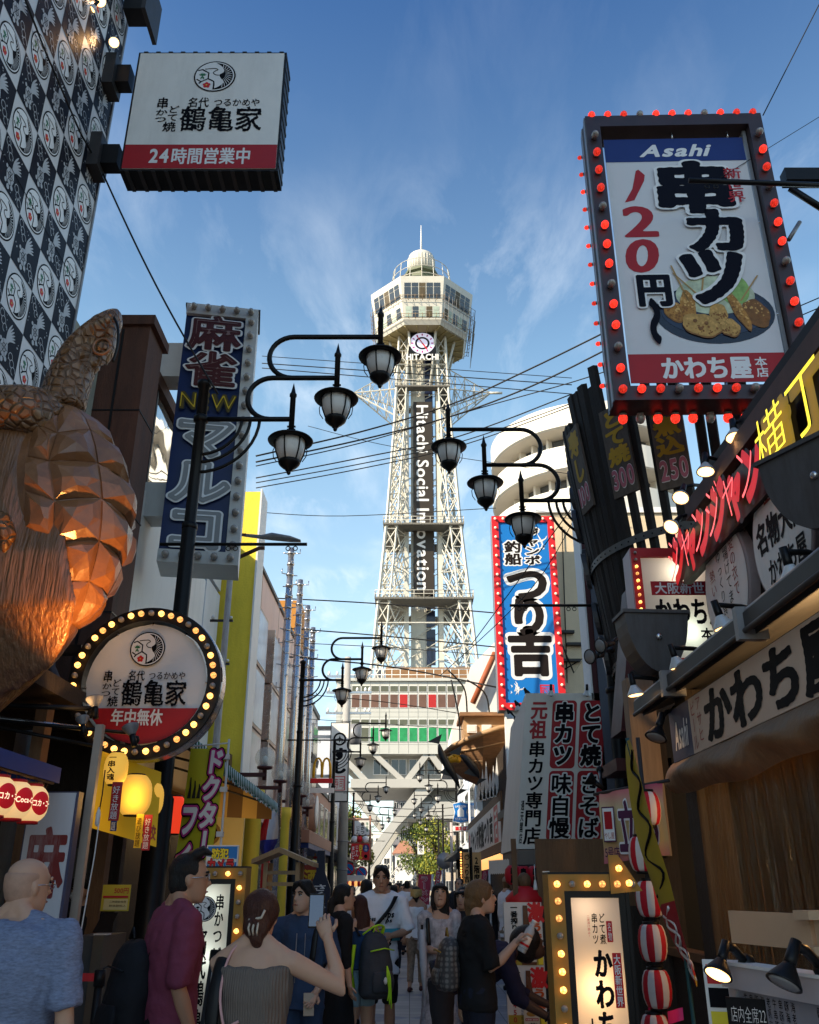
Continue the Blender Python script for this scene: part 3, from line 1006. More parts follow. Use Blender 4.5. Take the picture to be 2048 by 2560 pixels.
def tree(name,label,x,y,h,r,cols,seed,n=2600,group=None):
 rnd = random.Random(seed)
 t = thing(name,label,"tree",(x,y,0),0,group)
 tr = MB()
 BK = mat("bark",(0.09,0.065,0.045),0.9,var=0.3,scale=8)
 tr.tube([(0,0,0),(0.05,0,h*0.35),(0,0.05,h*0.6),(0.05,0,h*0.85)],[h*0.03,h*0.024,h*0.015,h*0.006],BK)
 cl =[]
 for i in range(9):
  a = rnd.uniform(0,6.28); zz = rnd.uniform(0.35,0.92)*h
  rr = r*rnd.uniform(0.45,0.85)*(1.1-abs(zz/h-0.6))
  p = Vector((rr*math.cos(a),rr*math.sin(a),zz))
  tr.tube([(0,0,zz*0.7),(p.x*0.5,p.y*0.5,zz*0.88),p],[h*0.012,h*0.008,h*0.003],BK,n=5)
  cl.append((p,r*rnd.uniform(0.28,0.5)))
 cl.append((Vector((0,0,h*0.8)),r*0.5)); cl.append((Vector((0,0,h*0.6)),r*0.6))
 tr.build("trunk",t)
 cr = MB()
 for i in range(n):
  c,rad = rnd.choice(cl)
  d = Vector((rnd.gauss(0,1),rnd.gauss(0,1),rnd.gauss(0,1)))
  d = d.normalized()*rad*(rnd.random()**0.45)
  p = c+d
  s = r*rnd.uniform(0.035,0.075)
  q = Euler((rnd.uniform(0,6),rnd.uniform(0,6),rnd.uniform(0,6))).to_matrix()
  vs =[tuple(p+q@Vector(v))for v in((-s,0,0),(0,-s*0.55,0.1*s),(s,0,0),(0,s*0.55,0.1*s))]
  cr.add(vs,[(0,1,2,3)],cols[rnd.randrange(len(cols))])
 cr.build("crown",t)
 return t
LF =[mat("leaf_mid",(0.16,0.19,0.03),0.6),mat("leaf_yellow",(0.30,0.29,0.03),0.6),mat("leaf_deep",(0.07,0.11,0.02),0.6)]
tree("street_tree","sunlit yellow green street tree by the pavement beyond the right lamp posts",xx(1093,2150,96),96,8.0,3.0,LF,3)
tree("street_tree","darker green tree just behind the pale banner, left of the sunlit one",xx(1045,2160,120),120,9.5,2.6,[LF[0],LF[2],LF[2]],5)
tree("street_tree","green tree behind the concrete pole and red beer board",xx(869,2130,70),70,7.2,1.9,[LF[0],LF[1],LF[2]],8)
def round_building():
 cx,cy,r = 11.6,52.0,6.2
 t = thing("round_building","white round building with curved balcony bands behind the blue vertical sign","building",(cx,cy,0))
 RW = mat("round_white",(0.74,0.70,0.62),0.5,var=0.05,scale=0.5,dirt=0.15,dirtcol=(0.4,0.36,0.3))
 mb = MB(); mb.lathe([(r-1.6,0),(r-1.6,27.3),(0.3,27.6)],RW,n=64); mb.build("wall",t)
 z = 2.0
 while z<28:
  m2 = MB()
  m2.lathe([(r-1.6,z),(r-0.12,z),(r,z+0.08),(r,z+1.5),(r-0.12,z+1.56),(r-0.2,z+1.5),(r-0.2,z+0.3),(r-1.6,z+0.28)],RW,n=90,smooth=False)
  m2.build("balcony",t)
  z += 2.75
 GW = mat("round_window",(0.09,0.10,0.11),0.15,var=0.3,scale=1)
 z = 3.6
 while z<26:
  for k in range(12):
   a = R(160+k*13)
   m2 = MB(Matrix.Rotation(a,4,'Z'))
   m2.box(r-1.62,r-1.5,-0.5,0.5,z+0.1,z+1.1,GW)
   m2.box(r-1.5,r-1.1,0.52,0.7,z-1.3,z+1.15,RW)
   m2.build("window",t)
  z += 2.75
 mb = MB(); mb.lathe([(2.2,27.4),(2.2,29.4),(0.2,29.6)],RW,n=24); mb.build("roof_tank",t)
round_building()
# ---------------- lamp posts ----------------
FROST = mat("lantern_glass",(0.62,0.60,0.57),0.3,var=0.1,scale=4,spec=0.6)
def build_lamp_post():
 t = thing("street_lamp","black street lamp with three hanging lanterns beside the blue mahjong sign","street lamp",(0,0,0),0,"three lantern street lamps along the street")
 mb = MB()
 prof =[(0.18,0),(0.18,0.25),(0.135,0.3),(0.13,2.35),(0.10,2.4),(0.095,3.9),(0.085,3.95),(0.082,5.25),(0.068,5.3),(0.062,7.1),(0.085,7.11),(0.085,7.17),(0.03,7.2)]
 mb.lathe(prof,IRON,n=14)
 for z in(2.36,3.92,5.28,6.66):
  mb.lathe([(0.06,z-0.05),(0.115 if z<5 else 0.088,z-0.03),(0.115 if z<5 else 0.088,z+0.03),(0.06,z+0.05)],IRON,n=14)
 mb.build("pole",t)
 z1,z2,z3 = 6.66,7.23,7.82
 def uturn(cx,za,zb):
  r =(zb-za)/2
  return[(cx+0.0-r*math.sin(R(a)),0,(za+zb)/2-r*math.cos(R(a)))for a in range(0,181,12)]
 mb = MB()
 mb.tube([(0,0,z1),(1.08,0,z1)],0.032,IRON)
 mb.tube(uturn(0.82,z1,z2)+[(1.6,0,z2)],0.032,IRON)
 mb.tube(uturn(1.055,z2,z3)+[(2.12,0,z3)],0.032,IRON)
 mb.build("arm",t)
 for xa,zb in((0.49,6.19),(0.59,6.09),(0.70,5.96)):
  mb = MB()
  mb.tube([(xa*math.sin(R(a)),0,z1+(zb-z1)*math.cos(R(a)))for a in range(0,91,9)],0.02,IRON)
  mb.build("brace",t)
 mb = MB()
 mb.tube([(-0.32,0.03,5.08),(1.33,0.03,5.08)],0.02,IRON)
 for x in(0.45,0.53,1.12,1.2):
  pts =[(x+0.025*math.cos(R(a)),0.03,5.03+0.025*math.sin(R(a)))for a in range(0,361,30)]
  mb.tube(pts,0.006,IRON,n=5)
 mb.build("banner_bar",t)
 for lx,za in((1.08,z1),(1.6,z2),(2.12,z3)):
  mb = MB(Matrix.Translation((lx,0,za)))
  mb.lathe([(0.034,-0.22),(0.034,0.30),(0.044,0.31),(0.044,0.34),(0.03,0.36),(0.001,0.5)],IRON,n=10)
  for z in(-0.1,-0.14):
   mb.box(-0.05,0.05,-0.012,0.012,z-0.008,z+0.008,IRON)
  lan = mb.build("lantern",t)
  m2 = MB(Matrix.Translation((lx,0,za)))
  m2.lathe([(0.05,-0.20),(0.16,-0.245),(0.255,-0.275),(0.268,-0.29),(0.262,-0.302),(0.18,-0.295),(0.05,-0.26)],IRON,n=28)
  m2.build("lantern_cap",lan)
  m2 = MB(Matrix.Translation((lx,0,za)))
  m2.lathe([(0.172,-0.295),(0.172,-0.36),(0.158,-0.45),(0.118,-0.56)],FROST,n=24)
  m2.build("lantern_glass",lan)
  m2 = MB(Matrix.Translation((lx,0,za)))
  for k in range(6):
   a = R(60*k+15)
   c,s = math.cos(a),math.sin(a)
   m2.tube([(q*c,q*s,z)for q,z in((0.178,-0.29),(0.178,-0.36),(0.164,-0.45),(0.122,-0.565))],0.009,IRON,n=5)
  for s in(-1,1):
   m2.tube([(s*q,0,z)for q,z in((0.178,-0.36),(0.2,-0.42),(0.19,-0.5),(0.15,-0.565))],0.006,IRON,n=5)
  m2.lathe([(0.125,-0.555),(0.13,-0.575),(0.12,-0.6),(0.08,-0.64),(0.045,-0.665),(0.04,-0.68),(0.022,-0.69),(0.026,-0.705),(0.018,-0.725),(0.004,-0.735)],IRON,n=18)
  m2.build("lantern_base",lan)
 return t
lp = build_lamp_post()
lp.location =(-2.48,9.2,0)
GL_ = "three lantern street lamps along the street"
dup(lp,(-2.89,23.6,0),0,"black three lantern street lamp before the pink building with chrome masts",GL_)
dup(lp,(-3.11,37.4,0),0,"black three lantern street lamp in front of the white sushi sign",GL_)
dup(lp,(-3.66,60.4,0),0,"black three lantern street lamp beside the small white skewer sign",GL_)
dup(lp,(2.70,11.6,0),R(180),"black three lantern street lamp beside the curved wooden slat wall",GL_)
dup(lp,(2.73,53.6,0),R(180),"black three lantern street lamp crossing the blue milk churn sign",GL_)
dup(lp,(2.48,69.2,0),R(180),"smaller black three lantern street lamp left of the milk churn sign",GL_)
for x,y,rz,lb in((-3.4,80,0,"sunlit distant street lamp just past the small white skewer sign"),(2.6,84,R(180),"sunlit distant street lamp left of the round grey mirror"),(2.9,101,R(180),"farthest sunlit street lamp before the yellow green tree")):
 dup(lp,(x,y,0),rz,lb,GL_)
 # ---------------- crest used on the signs ----------------
def crest(mb,cx,cz,r,y,small=False,colour=True):
 X = lambda p:(cx+p[0]*r,cz+p[1]*r)
 mb.disc((cx,cz),r,y,INK,n=40)
 mb.disc((cx,cz),0.93*r,y-0.0015,PRINTW,n=40)
 arc =[(0.87*math.cos(R(a)),0.87*math.sin(R(a)))for a in range(-96,88,8)]
 inner =[tuple(p)for p in smooth2([(0.03,0.87),(0.32,0.62),(0.42,0.3),(0.22,0.1),(0.3,-0.12),(0.46,-0.38),(0.25,-0.66),(-0.09,-0.86)],4)]
 mb.poly([X(p)for p in arc+inner[:-1]],y-0.003,INK)
 for i in range(13):
  a = R(-62+i*10.5)
  q = Vector((0.84*math.cos(a),0.84*math.sin(a)))
  p = Vector((0.5*math.cos(a*0.75),0.12+0.5*math.sin(a*0.75)))
  m_ =(p+q)/2+Vector((0.03,-0.04))
  line2(mb,[X(p),X(m_),X(q)],[0.012*r,0.03*r,0.022*r],y-0.0045,PRINTW)
 for pts in([(-0.82,0.36),(-0.62,0.44),(-0.3,0.22),(-0.3,-0.16),(-0.62,-0.36),(-0.85,-0.2)],[(-0.3,-0.16),(-0.02,-0.34),(0.0,-0.5),(0.0,-0.86)],[(-0.62,-0.36),(-0.72,-0.48)]):
  line2(mb,[X(p)for p in pts],0.075*r,y-0.003,INK)
 line2(mb,[X(p)for p in smooth2([(-0.5,0.46),(-0.2,0.5),(0.02,0.5),(0.12,0.42),(0.0,0.34),(-0.08,0.22),(0.02,0.1),(0.2,0.06)],4)],0.045*r,y-0.0045,INK)
 gr,rd =(GREENP,REDV)if colour else(INK,INK)
 for a in(30,60,90,120,150,250,290):
  c = Vector((-0.58,0.02)); d = Vector((math.cos(R(a)),math.sin(R(a)))); e = Vector((-d.y,d.x))
  L = 0.22 if a<200 else 0.26
  mb.poly([X(c),X(c+d*L*0.5+e*0.045),X(c+d*L),X(c+d*L*0.5-e*0.045)][::-1],y-0.003-0.0002*a/30,gr)
 for k in range(5):
  a = R(90+72*k)
  mb.disc(X((-0.34+0.11*math.cos(a),-0.58+0.11*math.sin(a))),0.085*r,y-0.003-0.0003*k,rd,n=10)
 mb.disc(X((-0.34,-0.58)),0.045*r,y-0.006,YELP,n=8)
 # ---------------- bulbs ----------------
def dot_bulb(name,col,strength):
 m = mat(name,col,0.35,emit=0.01,ecol=col,var=0)
 n,l,b = nodes_of(m)
 tc = n.new('ShaderNodeTexCoord')
 vo = n.new('ShaderNodeTexVoronoi'); vo.inputs['Scale'].default_value = 75
 l.new(tc.outputs['Object'],vo.inputs['Vector'])
 mr = n.new('ShaderNodeMapRange'); mr.inputs[1].default_value = 0.2; mr.inputs[2].default_value = 0.75; mr.inputs[3].default_value = strength*1.5; mr.inputs[4].default_value = strength*0.25
 l.new(vo.outputs['Distance'],mr.inputs[0]); l.new(mr.outputs[0],b.inputs['Emission Strength'])
 return m
BULB_V = random.Random(31)
BULB_R2 = dot_bulb("bulb_red_dim",(0.7,0.03,0.015),0.55)
BULB_Y2 = dot_bulb("bulb_warm_dim",(0.9,0.38,0.10),0.9)
BULB_R = dot_bulb("bulb_red_lit",(0.9,0.03,0.015),1.1)
BULB_Y = dot_bulb("bulb_warm_lit",(1.0,0.45,0.10),2.3)
BULB_O = mat("bulb_unlit",(0.30,0.27,0.24),0.15,var=0.3,scale=30,spec=0.8)
SOCK = mat("bulb_socket",(0.25,0.24,0.22),0.4,var=0)
_BM ={}
def bulb(parent,x,y,z,r,m,axis=(0,-1,0),length=1.2):
 if m in(BULB_R,BULB_Y)and BULB_V.random()<0.3:
  m = BULB_R2 if m is BULB_R else BULB_Y2
 k =(m.name,round(r,3),axis,length)
 if k not in _BM:
  mb = MB(Vector(axis).to_track_quat('Z','Y').to_matrix().to_4x4())
  mb.lathe([(r*0.75,-0.0),(r*0.78,r*0.6)],SOCK,n=12)
  mb.lathe([(r*0.8,r*0.5),(r,r*0.8*length),(r*0.97,r*1.3*length),(r*0.7,r*1.75*length),(r*0.3,r*1.95*length),(0.001,r*2.0*length)],m,n=16)
  _BM[k] = mb.mesh("bulb")
 o = bpy.data.objects.new("bulb",_BM[k])
 COL.objects.link(o)
 o.parent = parent; o.location =(x,y,z)
 return o
def pick(i,pat="110"):
 return pat[i%len(pat)]=='1'
 # ---------------- spotlights on gooseneck arms ----------------
SPOTW = mat("reflector_white",(0.55,0.56,0.56),0.3,0.2,var=0.05,scale=10)
SPOTL = mat("spot_lens_lit",(1.0,0.62,0.25),0.4,emit=2.6,ecol=(1.0,0.55,0.2),var=0)
SPOTG = mat("spot_lens_dark",(0.25,0.25,0.25),0.1,var=0)
def spotlight(label,p,aim,size=0.12,base=None,lit=True,body=None,group=None,glow=0.0,name="spotlight"):
 """PAR reflector lamp; p = lens centre, aim = direction it shines in, base = where its arm is fixed"""
 p,aim = Vector(p),Vector(aim).normalized()
 t = thing(name,label,"spotlight",p,0,group)
 Q = aim.to_track_quat('Z','Y').to_matrix().to_4x4()
 s = size
 mb = MB(Q)
 mb.lathe([(s*0.32,-s*2.6),(s*0.36,-s*1.5),(s*0.36,-s*1.15)],BLACK,n=14)
 mb.build("socket",t)
 mb = MB(Q)
 mb.lathe([(s*0.34,-s*1.2),(s*0.45,-s*1.0),(s*0.8,-s*0.45),(s,-s*0.1),(s*1.02,0.0),(s*0.96,-0.01*s)],body or SPOTW,n=20)
 mb.build("reflector",t)
 mb = MB(Q)
 mb.lathe([(s*0.97,-s*0.06),(s*0.7,s*0.08),(s*0.05,s*0.14)],SPOTL if lit else SPOTG,n=20)
 mb.build("lens",t)
 if base is not None:
  q = Vector(base)-p
  st = -aim*s*2.2
  mid = st.lerp(q,0.4)+Vector((0,0,0.02))
  mb = MB(); mb.tube([st,mid,q],0.018,BLACK,n=6)
  mb.ball(q,0.04,BLACK,n=8)
  mb.build("arm",t)
 if glow:
  lamp("lens_light",'SPOT',aim*0.03,glow,(1.0,0.55,0.22),0.06,aim,R(95),t)
 return t
 # ---------------- chequered building ----------------
def chequered_building():
 X0 = -4.2
 t = thing("chequered_building","tall building clad in black and white chequered panels with round crests","building",(X0,0,0),R(90))
 CL = mat("cladding_white",(0.60,0.60,0.61),0.42,var=0.05,scale=2,dirt=0.22,dirtcol=(0.3,0.25,0.2))
 NAVY = mat("cladding_navy",(0.008,0.009,0.016),0.5,var=0.15,scale=4,spec=0.1)
 PALE = mat("cladding_motif",(0.42,0.43,0.45),0.45,var=0.1,scale=6)
 mb = MB()
 mb.box(-3,9.19,0.02,6.0,0,18,CONC)
 mb.build("wall",t)
 mb = MB()
 mb.quad((4.0,0,4.6),(9.2,0,4.6),(9.2,0,17),(4.0,0,17),CL)
 s = 0.578
 rnd = random.Random(4)
 for i in range(-5,6):
  for j in range(-9,8):
   cx,cz = 6.6+i*s,9.66+j*s
   if cx+s/2>9.21 or cz-s/2<4.6:
    continue
   if(i+j)%2==0:
    crest(mb,cx,cz,s*0.43,-0.003)
   else:
    h = s/2
    mb.quad((cx-h,-0.003,cz-h),(cx+h,-0.003,cz-h),(cx+h,-0.003,cz+h),(cx-h,-0.003,cz+h),NAVY)
    c0 = Vector((cx-0.09*s,cz-0.16*s))
    mb.disc(c0,0.155*s,-0.006,PALE,n=8,ez=1.15)
    for k in range(6):
     a = R(60*k)
     line2(mb,[c0,c0+Vector((math.cos(a),math.sin(a)*1.15))*0.14*s],0.014*s,-0.0075,NAVY)
    mb.ring(c0,0.075*s,0.09*s,-0.0075,NAVY,n=8)
    for dx,dz,q in((-0.13,-0.18,0.045),(0.12,-0.17,0.05),(-0.17,0.1,0.04),(-0.01,-0.24,0.055)):
     mb.disc(c0+Vector((dx,dz))*s,q*s,-0.0065,PALE,n=8)
    for k in range(6):
     p0 = c0+Vector((0.05,0.12))*s
     a = R(78-k*9)
     p2 = p0+Vector((math.cos(a),math.sin(a)))*s*(0.46-0.02*k)
     p1 =(p0+p2)/2+Vector((-0.05,0.02))*s
     line2(mb,smooth2([p0,p1,p2],3),[0.05*s,0.06*s,0.06*s,0.05*s,0.045*s,0.035*s,0.012*s],-0.006-0.0003*k,PALE)
    for k in range(26):
     p = Vector((rnd.uniform(-0.46,0.46),rnd.uniform(-0.46,0.46)))
     if abs(p.x-p.y)<0.2:
      continue
     mb.disc(Vector((cx,cz))+p*s,rnd.uniform(0.008,0.022)*s,-0.006,PALE,n=6)
    for sg in(-1,1):
     for k in range(3):
      q0 = Vector((cx,cz))+Vector((sg*(0.2+0.09*k),-sg*(0.18+0.1*k)))*s
      line2(mb,[q0+Vector((math.cos(R(a)),math.sin(R(a))))*s*(0.09-0.02*(a/300))for a in range(0,300,40)],0.016*s,-0.006,PALE)
 mb.build("cladding",t)
 mb = MB()
 for k in range(4):
  z = 5.62+k*2.88
  mb.quad((4,-0.008,z),(9,-0.008,z),(9,-0.008,z+0.012),(4,-0.008,z+0.012),INK)
 mb.box(9.18,9.22,-0.02,0.03,4.6,17,GREY)
 mb.build("panel_joint",t)
 return t
chequered_building()
t = thing("sign_bracket","dark steel box of another hanging sign cut off by the top edge","bracket",at(345,20,8.9))
mb = wm(t); p = at(312,36,8.9); q = at(372,36,8.9)
mb.box(p.x,q.x,8.8,9.1,p.z,p.z+0.35,BLACK); mb.box(q.x,q.x+0.06,8.6,9.2,p.z-0.25,p.z+0.5,DARK)
mb.build("beam",t)
spotlight("lit spotlight on the chequered wall edge above the hanging square sign",at(285,106,8.6),(0.25,-0.75,-0.55),0.075,at(262,60,8.9),glow=8)
spotlight("lit spotlight at the very top of the chequered wall",at(250,2,8.2),(0.25,-0.7,-0.6),0.085,at(225,-60,8.6),glow=8)
spotlight("lit spotlight throwing warm light across the chequered panels, upper left",at(228,22,8.1),(-0.55,0.1,-0.8),0.06,at(200,-40,8.4),glow=18)
t = thing("power_cable","black cable running from the top edge down across the chequered panels","cable",onX(60,-10,-4.17))
mb = wm(t); mb.tube([onX(60,-10,-4.15),onX(110,120,-4.15),onX(200,330,-4.15),onX(250,420,-4.15)],0.012,WIRE); mb.build("cable",t)
# ---------------- hanging square sign ----------------
def shop_mark(P,v0,v1,u0=0.0,u1=1.0,lay=2):
 """the brushed shop lettering of the crane sign; u, v window on the panel"""
 U = lambda u:u0+(u1-u0)*u
 Vv = lambda v:v0+(v1-v0)*v
 P.t("名代",U(0.30),Vv(0.0),U(0.49),Vv(0.30),INK,lay,w=0.012,ax=1.5,rough=0.012)
 P.t("つるかめや",U(0.53),Vv(0.03),U(0.95),Vv(0.27),INK,lay,w=0.008,ax=1.5,rough=0.01)
 P.t("鶴亀家",U(0.24),Vv(0.25),U(0.98),Vv(1.0),INK,lay,w=0.012,ax=1.5,rough=0.010,N=100)
 P.t("串",U(0.02),Vv(0.0),U(0.13),Vv(0.34),INK,lay,w=0.014,ax=1.5,rough=0.012)
 P.t("かつ",U(0.02),Vv(0.34),U(0.13),Vv(0.74),INK,lay,w=0.012,ax=1.5,rough=0.012,vert=True)
 P.t("どて",U(0.13),Vv(0.24),U(0.23),Vv(0.7),INK,lay,w=0.012,ax=1.5,rough=0.012,vert=True)
 P.t("焼",U(0.10),Vv(0.70),U(0.22),Vv(1.0),INK,lay,w=0.012,ax=1.4,rough=0.012)
t,w,h = sroot("hanging_sign","square white hanging sign with a crane crest and a red band below","sign",323,706,131,427,8.75)
mb = MB(); mb.box(0,w,0.0,0.36,0,h,BLACK)
for k in range(12):
 x = w*(k+0.4)/12
 mb.box(x,x+0.06,-0.006,0.366,h,h+0.014,DARK); mb.box(x,x+0.05,-0.006,0.366,-0.010,0,DARK)
for k in range(10):
 z = h*(k+0.4)/10
 mb.box(w,w+0.010,-0.004,0.36,z,z+0.05,DARK)
mb.build("housing",t)
mb = MB(); mb.box(0.03,w-0.03,-0.012,0,0.03,h-0.03,SHEET); mb.build("face",t)
mb = MB(); P = Panel(mb,0.03,w-0.03,0.03,h-0.03,-0.012)
P.r(0,0.805,1,1,REDP)
P.t("24",0.165,0.82,0.30,0.975,PRINTW,2,w=0.03)
P.t("時間営業中",0.31,0.83,0.835,0.97,PRINTW,2,w=0.018,ax=1.4)
shop_mark(P,0.40,0.70,0.15,0.9)
crest(mb,P.X(0.535),P.Z(0.215),0.285,-0.018)
mb.build("lettering",t)
for pa,pb in((285,200),(255,400)):
 mb = wm(t); a = at(pa,pb,8.92); mb.box(-4.25,a.x+0.25,8.8,9.0,a.z-0.16,a.z+0.16,BLACK); mb.box(-4.2,-4.05,8.72,9.06,a.z-0.26,a.z+0.3,DARK); mb.build("bracket",t)
t = thing("power_cable","thick black cable slanting from the hanging sign down to the blue sign","cable",at(258,435,8.95))
mb = wm(t); a,b = at(258,435,8.95),at(545,985,9.15)
mb.tube([a.lerp(b,f)-Vector((0,0,0.12*math.sin(math.pi*f)))for f in[i/12 for i in range(13)]],0.012,WIRE); mb.build("cable",t)
# ---------------- rusty building, glass building ----------------
RUST = mat("rusty_sheet",(0.085,0.035,0.022),0.75,var=0.5,scale=2.5,stretch=(2,2,0.5),dirt=0.6,dirtcol=(0.03,0.02,0.02),bump=0.4,bscale=30)
STUC = mat("green_stucco",(0.30,0.30,0.25),0.9,var=0.12,scale=3,bump=0.5,bscale=60,dirt=0.35)
t = thing("rusty_building","narrow dark building with a rusty sheet metal corner column","building",(-4.2,10.3,0))
mb = wm(t); mb.box(-8.5,-4.25,9.1,11.2,0,8.2,STUC); mb.build("wall",t)
mb = wm(t)
mb.box(-4.3,-3.62,10.3,10.95,0.0,8.75,RUST); mb.box(-4.36,-3.55,10.24,11.0,8.75,8.9,RUST)
for z in(3.2,4.6,6.0,7.4):
 mb.box(-4.31,-3.61,10.29,10.96,z,z+0.02,BLACK)
mb.box(-4.0,-3.97,10.285,10.31,0,8.7,BLACK)
mb.build("corner_column",t)
mb = wm(t); mb.tube([(-3.95,9.9,0.3),(-3.95,9.9,3.6),(-4.1,9.9,3.85),(-4.15,9.9,6.5)],0.07,mat("drain_pipe",(0.07,0.045,0.05),0.5,var=0.3,scale=4)); mb.build("drain_pipe",t)
mb = wm(t); mb.box(-4.24,-4.05,9.2,9.55,0,5.0,CONC); mb.build("pilaster",t)
MIRR = mat("mirror_pane",(0.62,0.63,0.63),0.04,0.85,var=0)
n_,l_,b_ = nodes_of(MIRR)
nz_ = n_.new('ShaderNodeTexNoise'); nz_.inputs['Scale'].default_value = 0.9; nz_.inputs['Detail'].default_value = 1.5
bp_ = n_.new('ShaderNodeBump'); bp_.inputs['Strength'].default_value = 0.6; bp_.inputs['Distance'].default_value = 0.06
tc_ = n_.new('ShaderNodeTexCoord'); l_.new(tc_.outputs['Object'],nz_.inputs['Vector']); l_.new(nz_.outputs['Fac'],bp_.inputs['Height']); l_.new(bp_.outputs[0],b_.inputs['Normal'])
t = thing("glass_building","low building with tall mirrored glass panes and dark mullions behind the blue sign","building",(-4.2,11.2,0),R(90))
mb = MB(); mb.box(0.0,5.6,0.05,5,0,9.2,GREY); mb.build("wall",t)
k_ = 0
for i in range(4):
 for z0,z1 in((2.9,4.75),(4.8,6.9),(6.95,9.05)):
  mb = MB(); x0 = 0.05+i*1.4
  mb.quad((x0,-0.02-0.004*(k_%3),z0),(x0+1.34,-0.02,z0),(x0+1.34,-0.02,z1),(x0,-0.02,z1),MIRR); mb.build("glass_pane",t); k_ += 1
mb = MB()
for i in range(5):
 mb.box(i*1.4-0.03,i*1.4+0.03,-0.06,0.06,2.8,9.2,DARK)
for z in(2.85,4.77,6.92):
 mb.box(0.03,5.6,-0.055,0.05,z-0.03,z+0.03,DARK)
mb.box(-0.05,5.65,-0.12,0.1,9.08,9.3,RUST)
mb.build("mullion",t)
mb = MB(); mb.box(0,5.6,-0.5,0.05,0,2.8,WOODD); mb.build("shop_front",t)
# ---------------- blue mahjong sign ----------------
NEONW = mat("neon_letter_rim",(0.74,0.75,0.76),0.4,var=0.05,scale=8)
NEONR = mat("neon_letter_red",(0.07,0.012,0.012),0.4,var=0.2,scale=6)
t,w,h = sroot("mahjong_sign","tall blue box sign with dead neon lettering framed by unlit bulbs","sign",431,622,765,1408,12.3,12.5)
CASE = mat("sign_case",(0.50,0.50,0.49),0.4,var=0.08,scale=2,dirt=0.3,dirtcol=(0.2,0.17,0.14))
mb = MB(); mb.box(0,w,0,0.62,0,h,CASE); mb.box(-0.03,w+0.03,-0.03,0.65,h,h+0.05,DARK)
fw = 0.2
mb.box(0,w,-0.10,0,0,fw,CASE); mb.box(0,w,-0.10,0,h-fw,h,CASE); mb.box(w-fw,w,-0.10,0,fw+0.0,h-fw,CASE)
mb.build("case",t)
mb = MB(); mb.box(0.0,w-fw,-0.02,-0.001,fw,h-fw,mat("sign_blue",(0.006,0.02,0.095),0.4,var=0.15,scale=3,dirt=0.2,dirtcol=(0.015,0.02,0.04))); mb.build("panel",t)
mb = MB()
def neon(mb,s,u0,v0,u1,v1,y,rim,fill,tube,**k):
 P = Panel(mb,0,w-fw,fw,h-fw,y)
 wt = k.pop('w',0.03)
 P.t(s,u0,v0,u1,v1,rim,1,w=wt+0.035,**k)
 P.y = y-0.012
 P.t(s,u0,v0,u1,v1,fill,1,w=wt,**k)
 P.y = y-0.024
 P.t(s,u0,v0,u1,v1,tube,1,w=-0.026,**k)
neon(mb,"麻",0.08,0.0,0.95,0.165,-0.08,NEONW,NEONR,mat("dead_tube",(0.22,0.13,0.12),0.3,var=0),ax=1.2)
neon(mb,"雀",0.08,0.165,0.95,0.33,-0.08,NEONW,NEONR,MATS["dead_tube"],ax=1.2)
neon(mb,"NEW",0.05,0.345,0.98,0.44,-0.08,mat("neon_dark_rim",(0.03,0.03,0.03),0.4,var=0),mat("neon_yellow_dead",(0.10,0.07,0.008),0.4,var=0),YELP,w=0.05)
for i,c in enumerate("マルコ"):
 neon(mb,c,0.04,0.45+i*0.185,0.98,0.45+(i+1)*0.185,-0.08,NEONW,mat("neon_grey",(0.24,0.25,0.26),0.4,var=0.1,scale=6),NEONW,w=0.055)
mb.build("lettering",t)
for k in range(5):
 bulb(t,0.12+k*(w-0.24)/4,-0.1,h-fw/2,0.055,BULB_O)
 bulb(t,0.12+k*(w-0.24)/4,-0.1,fw/2,0.055,BULB_O)
for k in range(16):
 bulb(t,w-fw/2,-0.1,fw+0.1+k*(h-2*fw-0.2)/15,0.055,BULB_O)
for pa,pb,ph in((857,940,0),(1205,1290,0)):
 mb = wm(t); a,b = at(355,pa,12.5),at(440,pb,12.5)
 mb.box(-4.3,at(431,1000,12.4).x+0.1,12.5,12.95,b.z,a.z,CASE); mb.build("bracket",t)
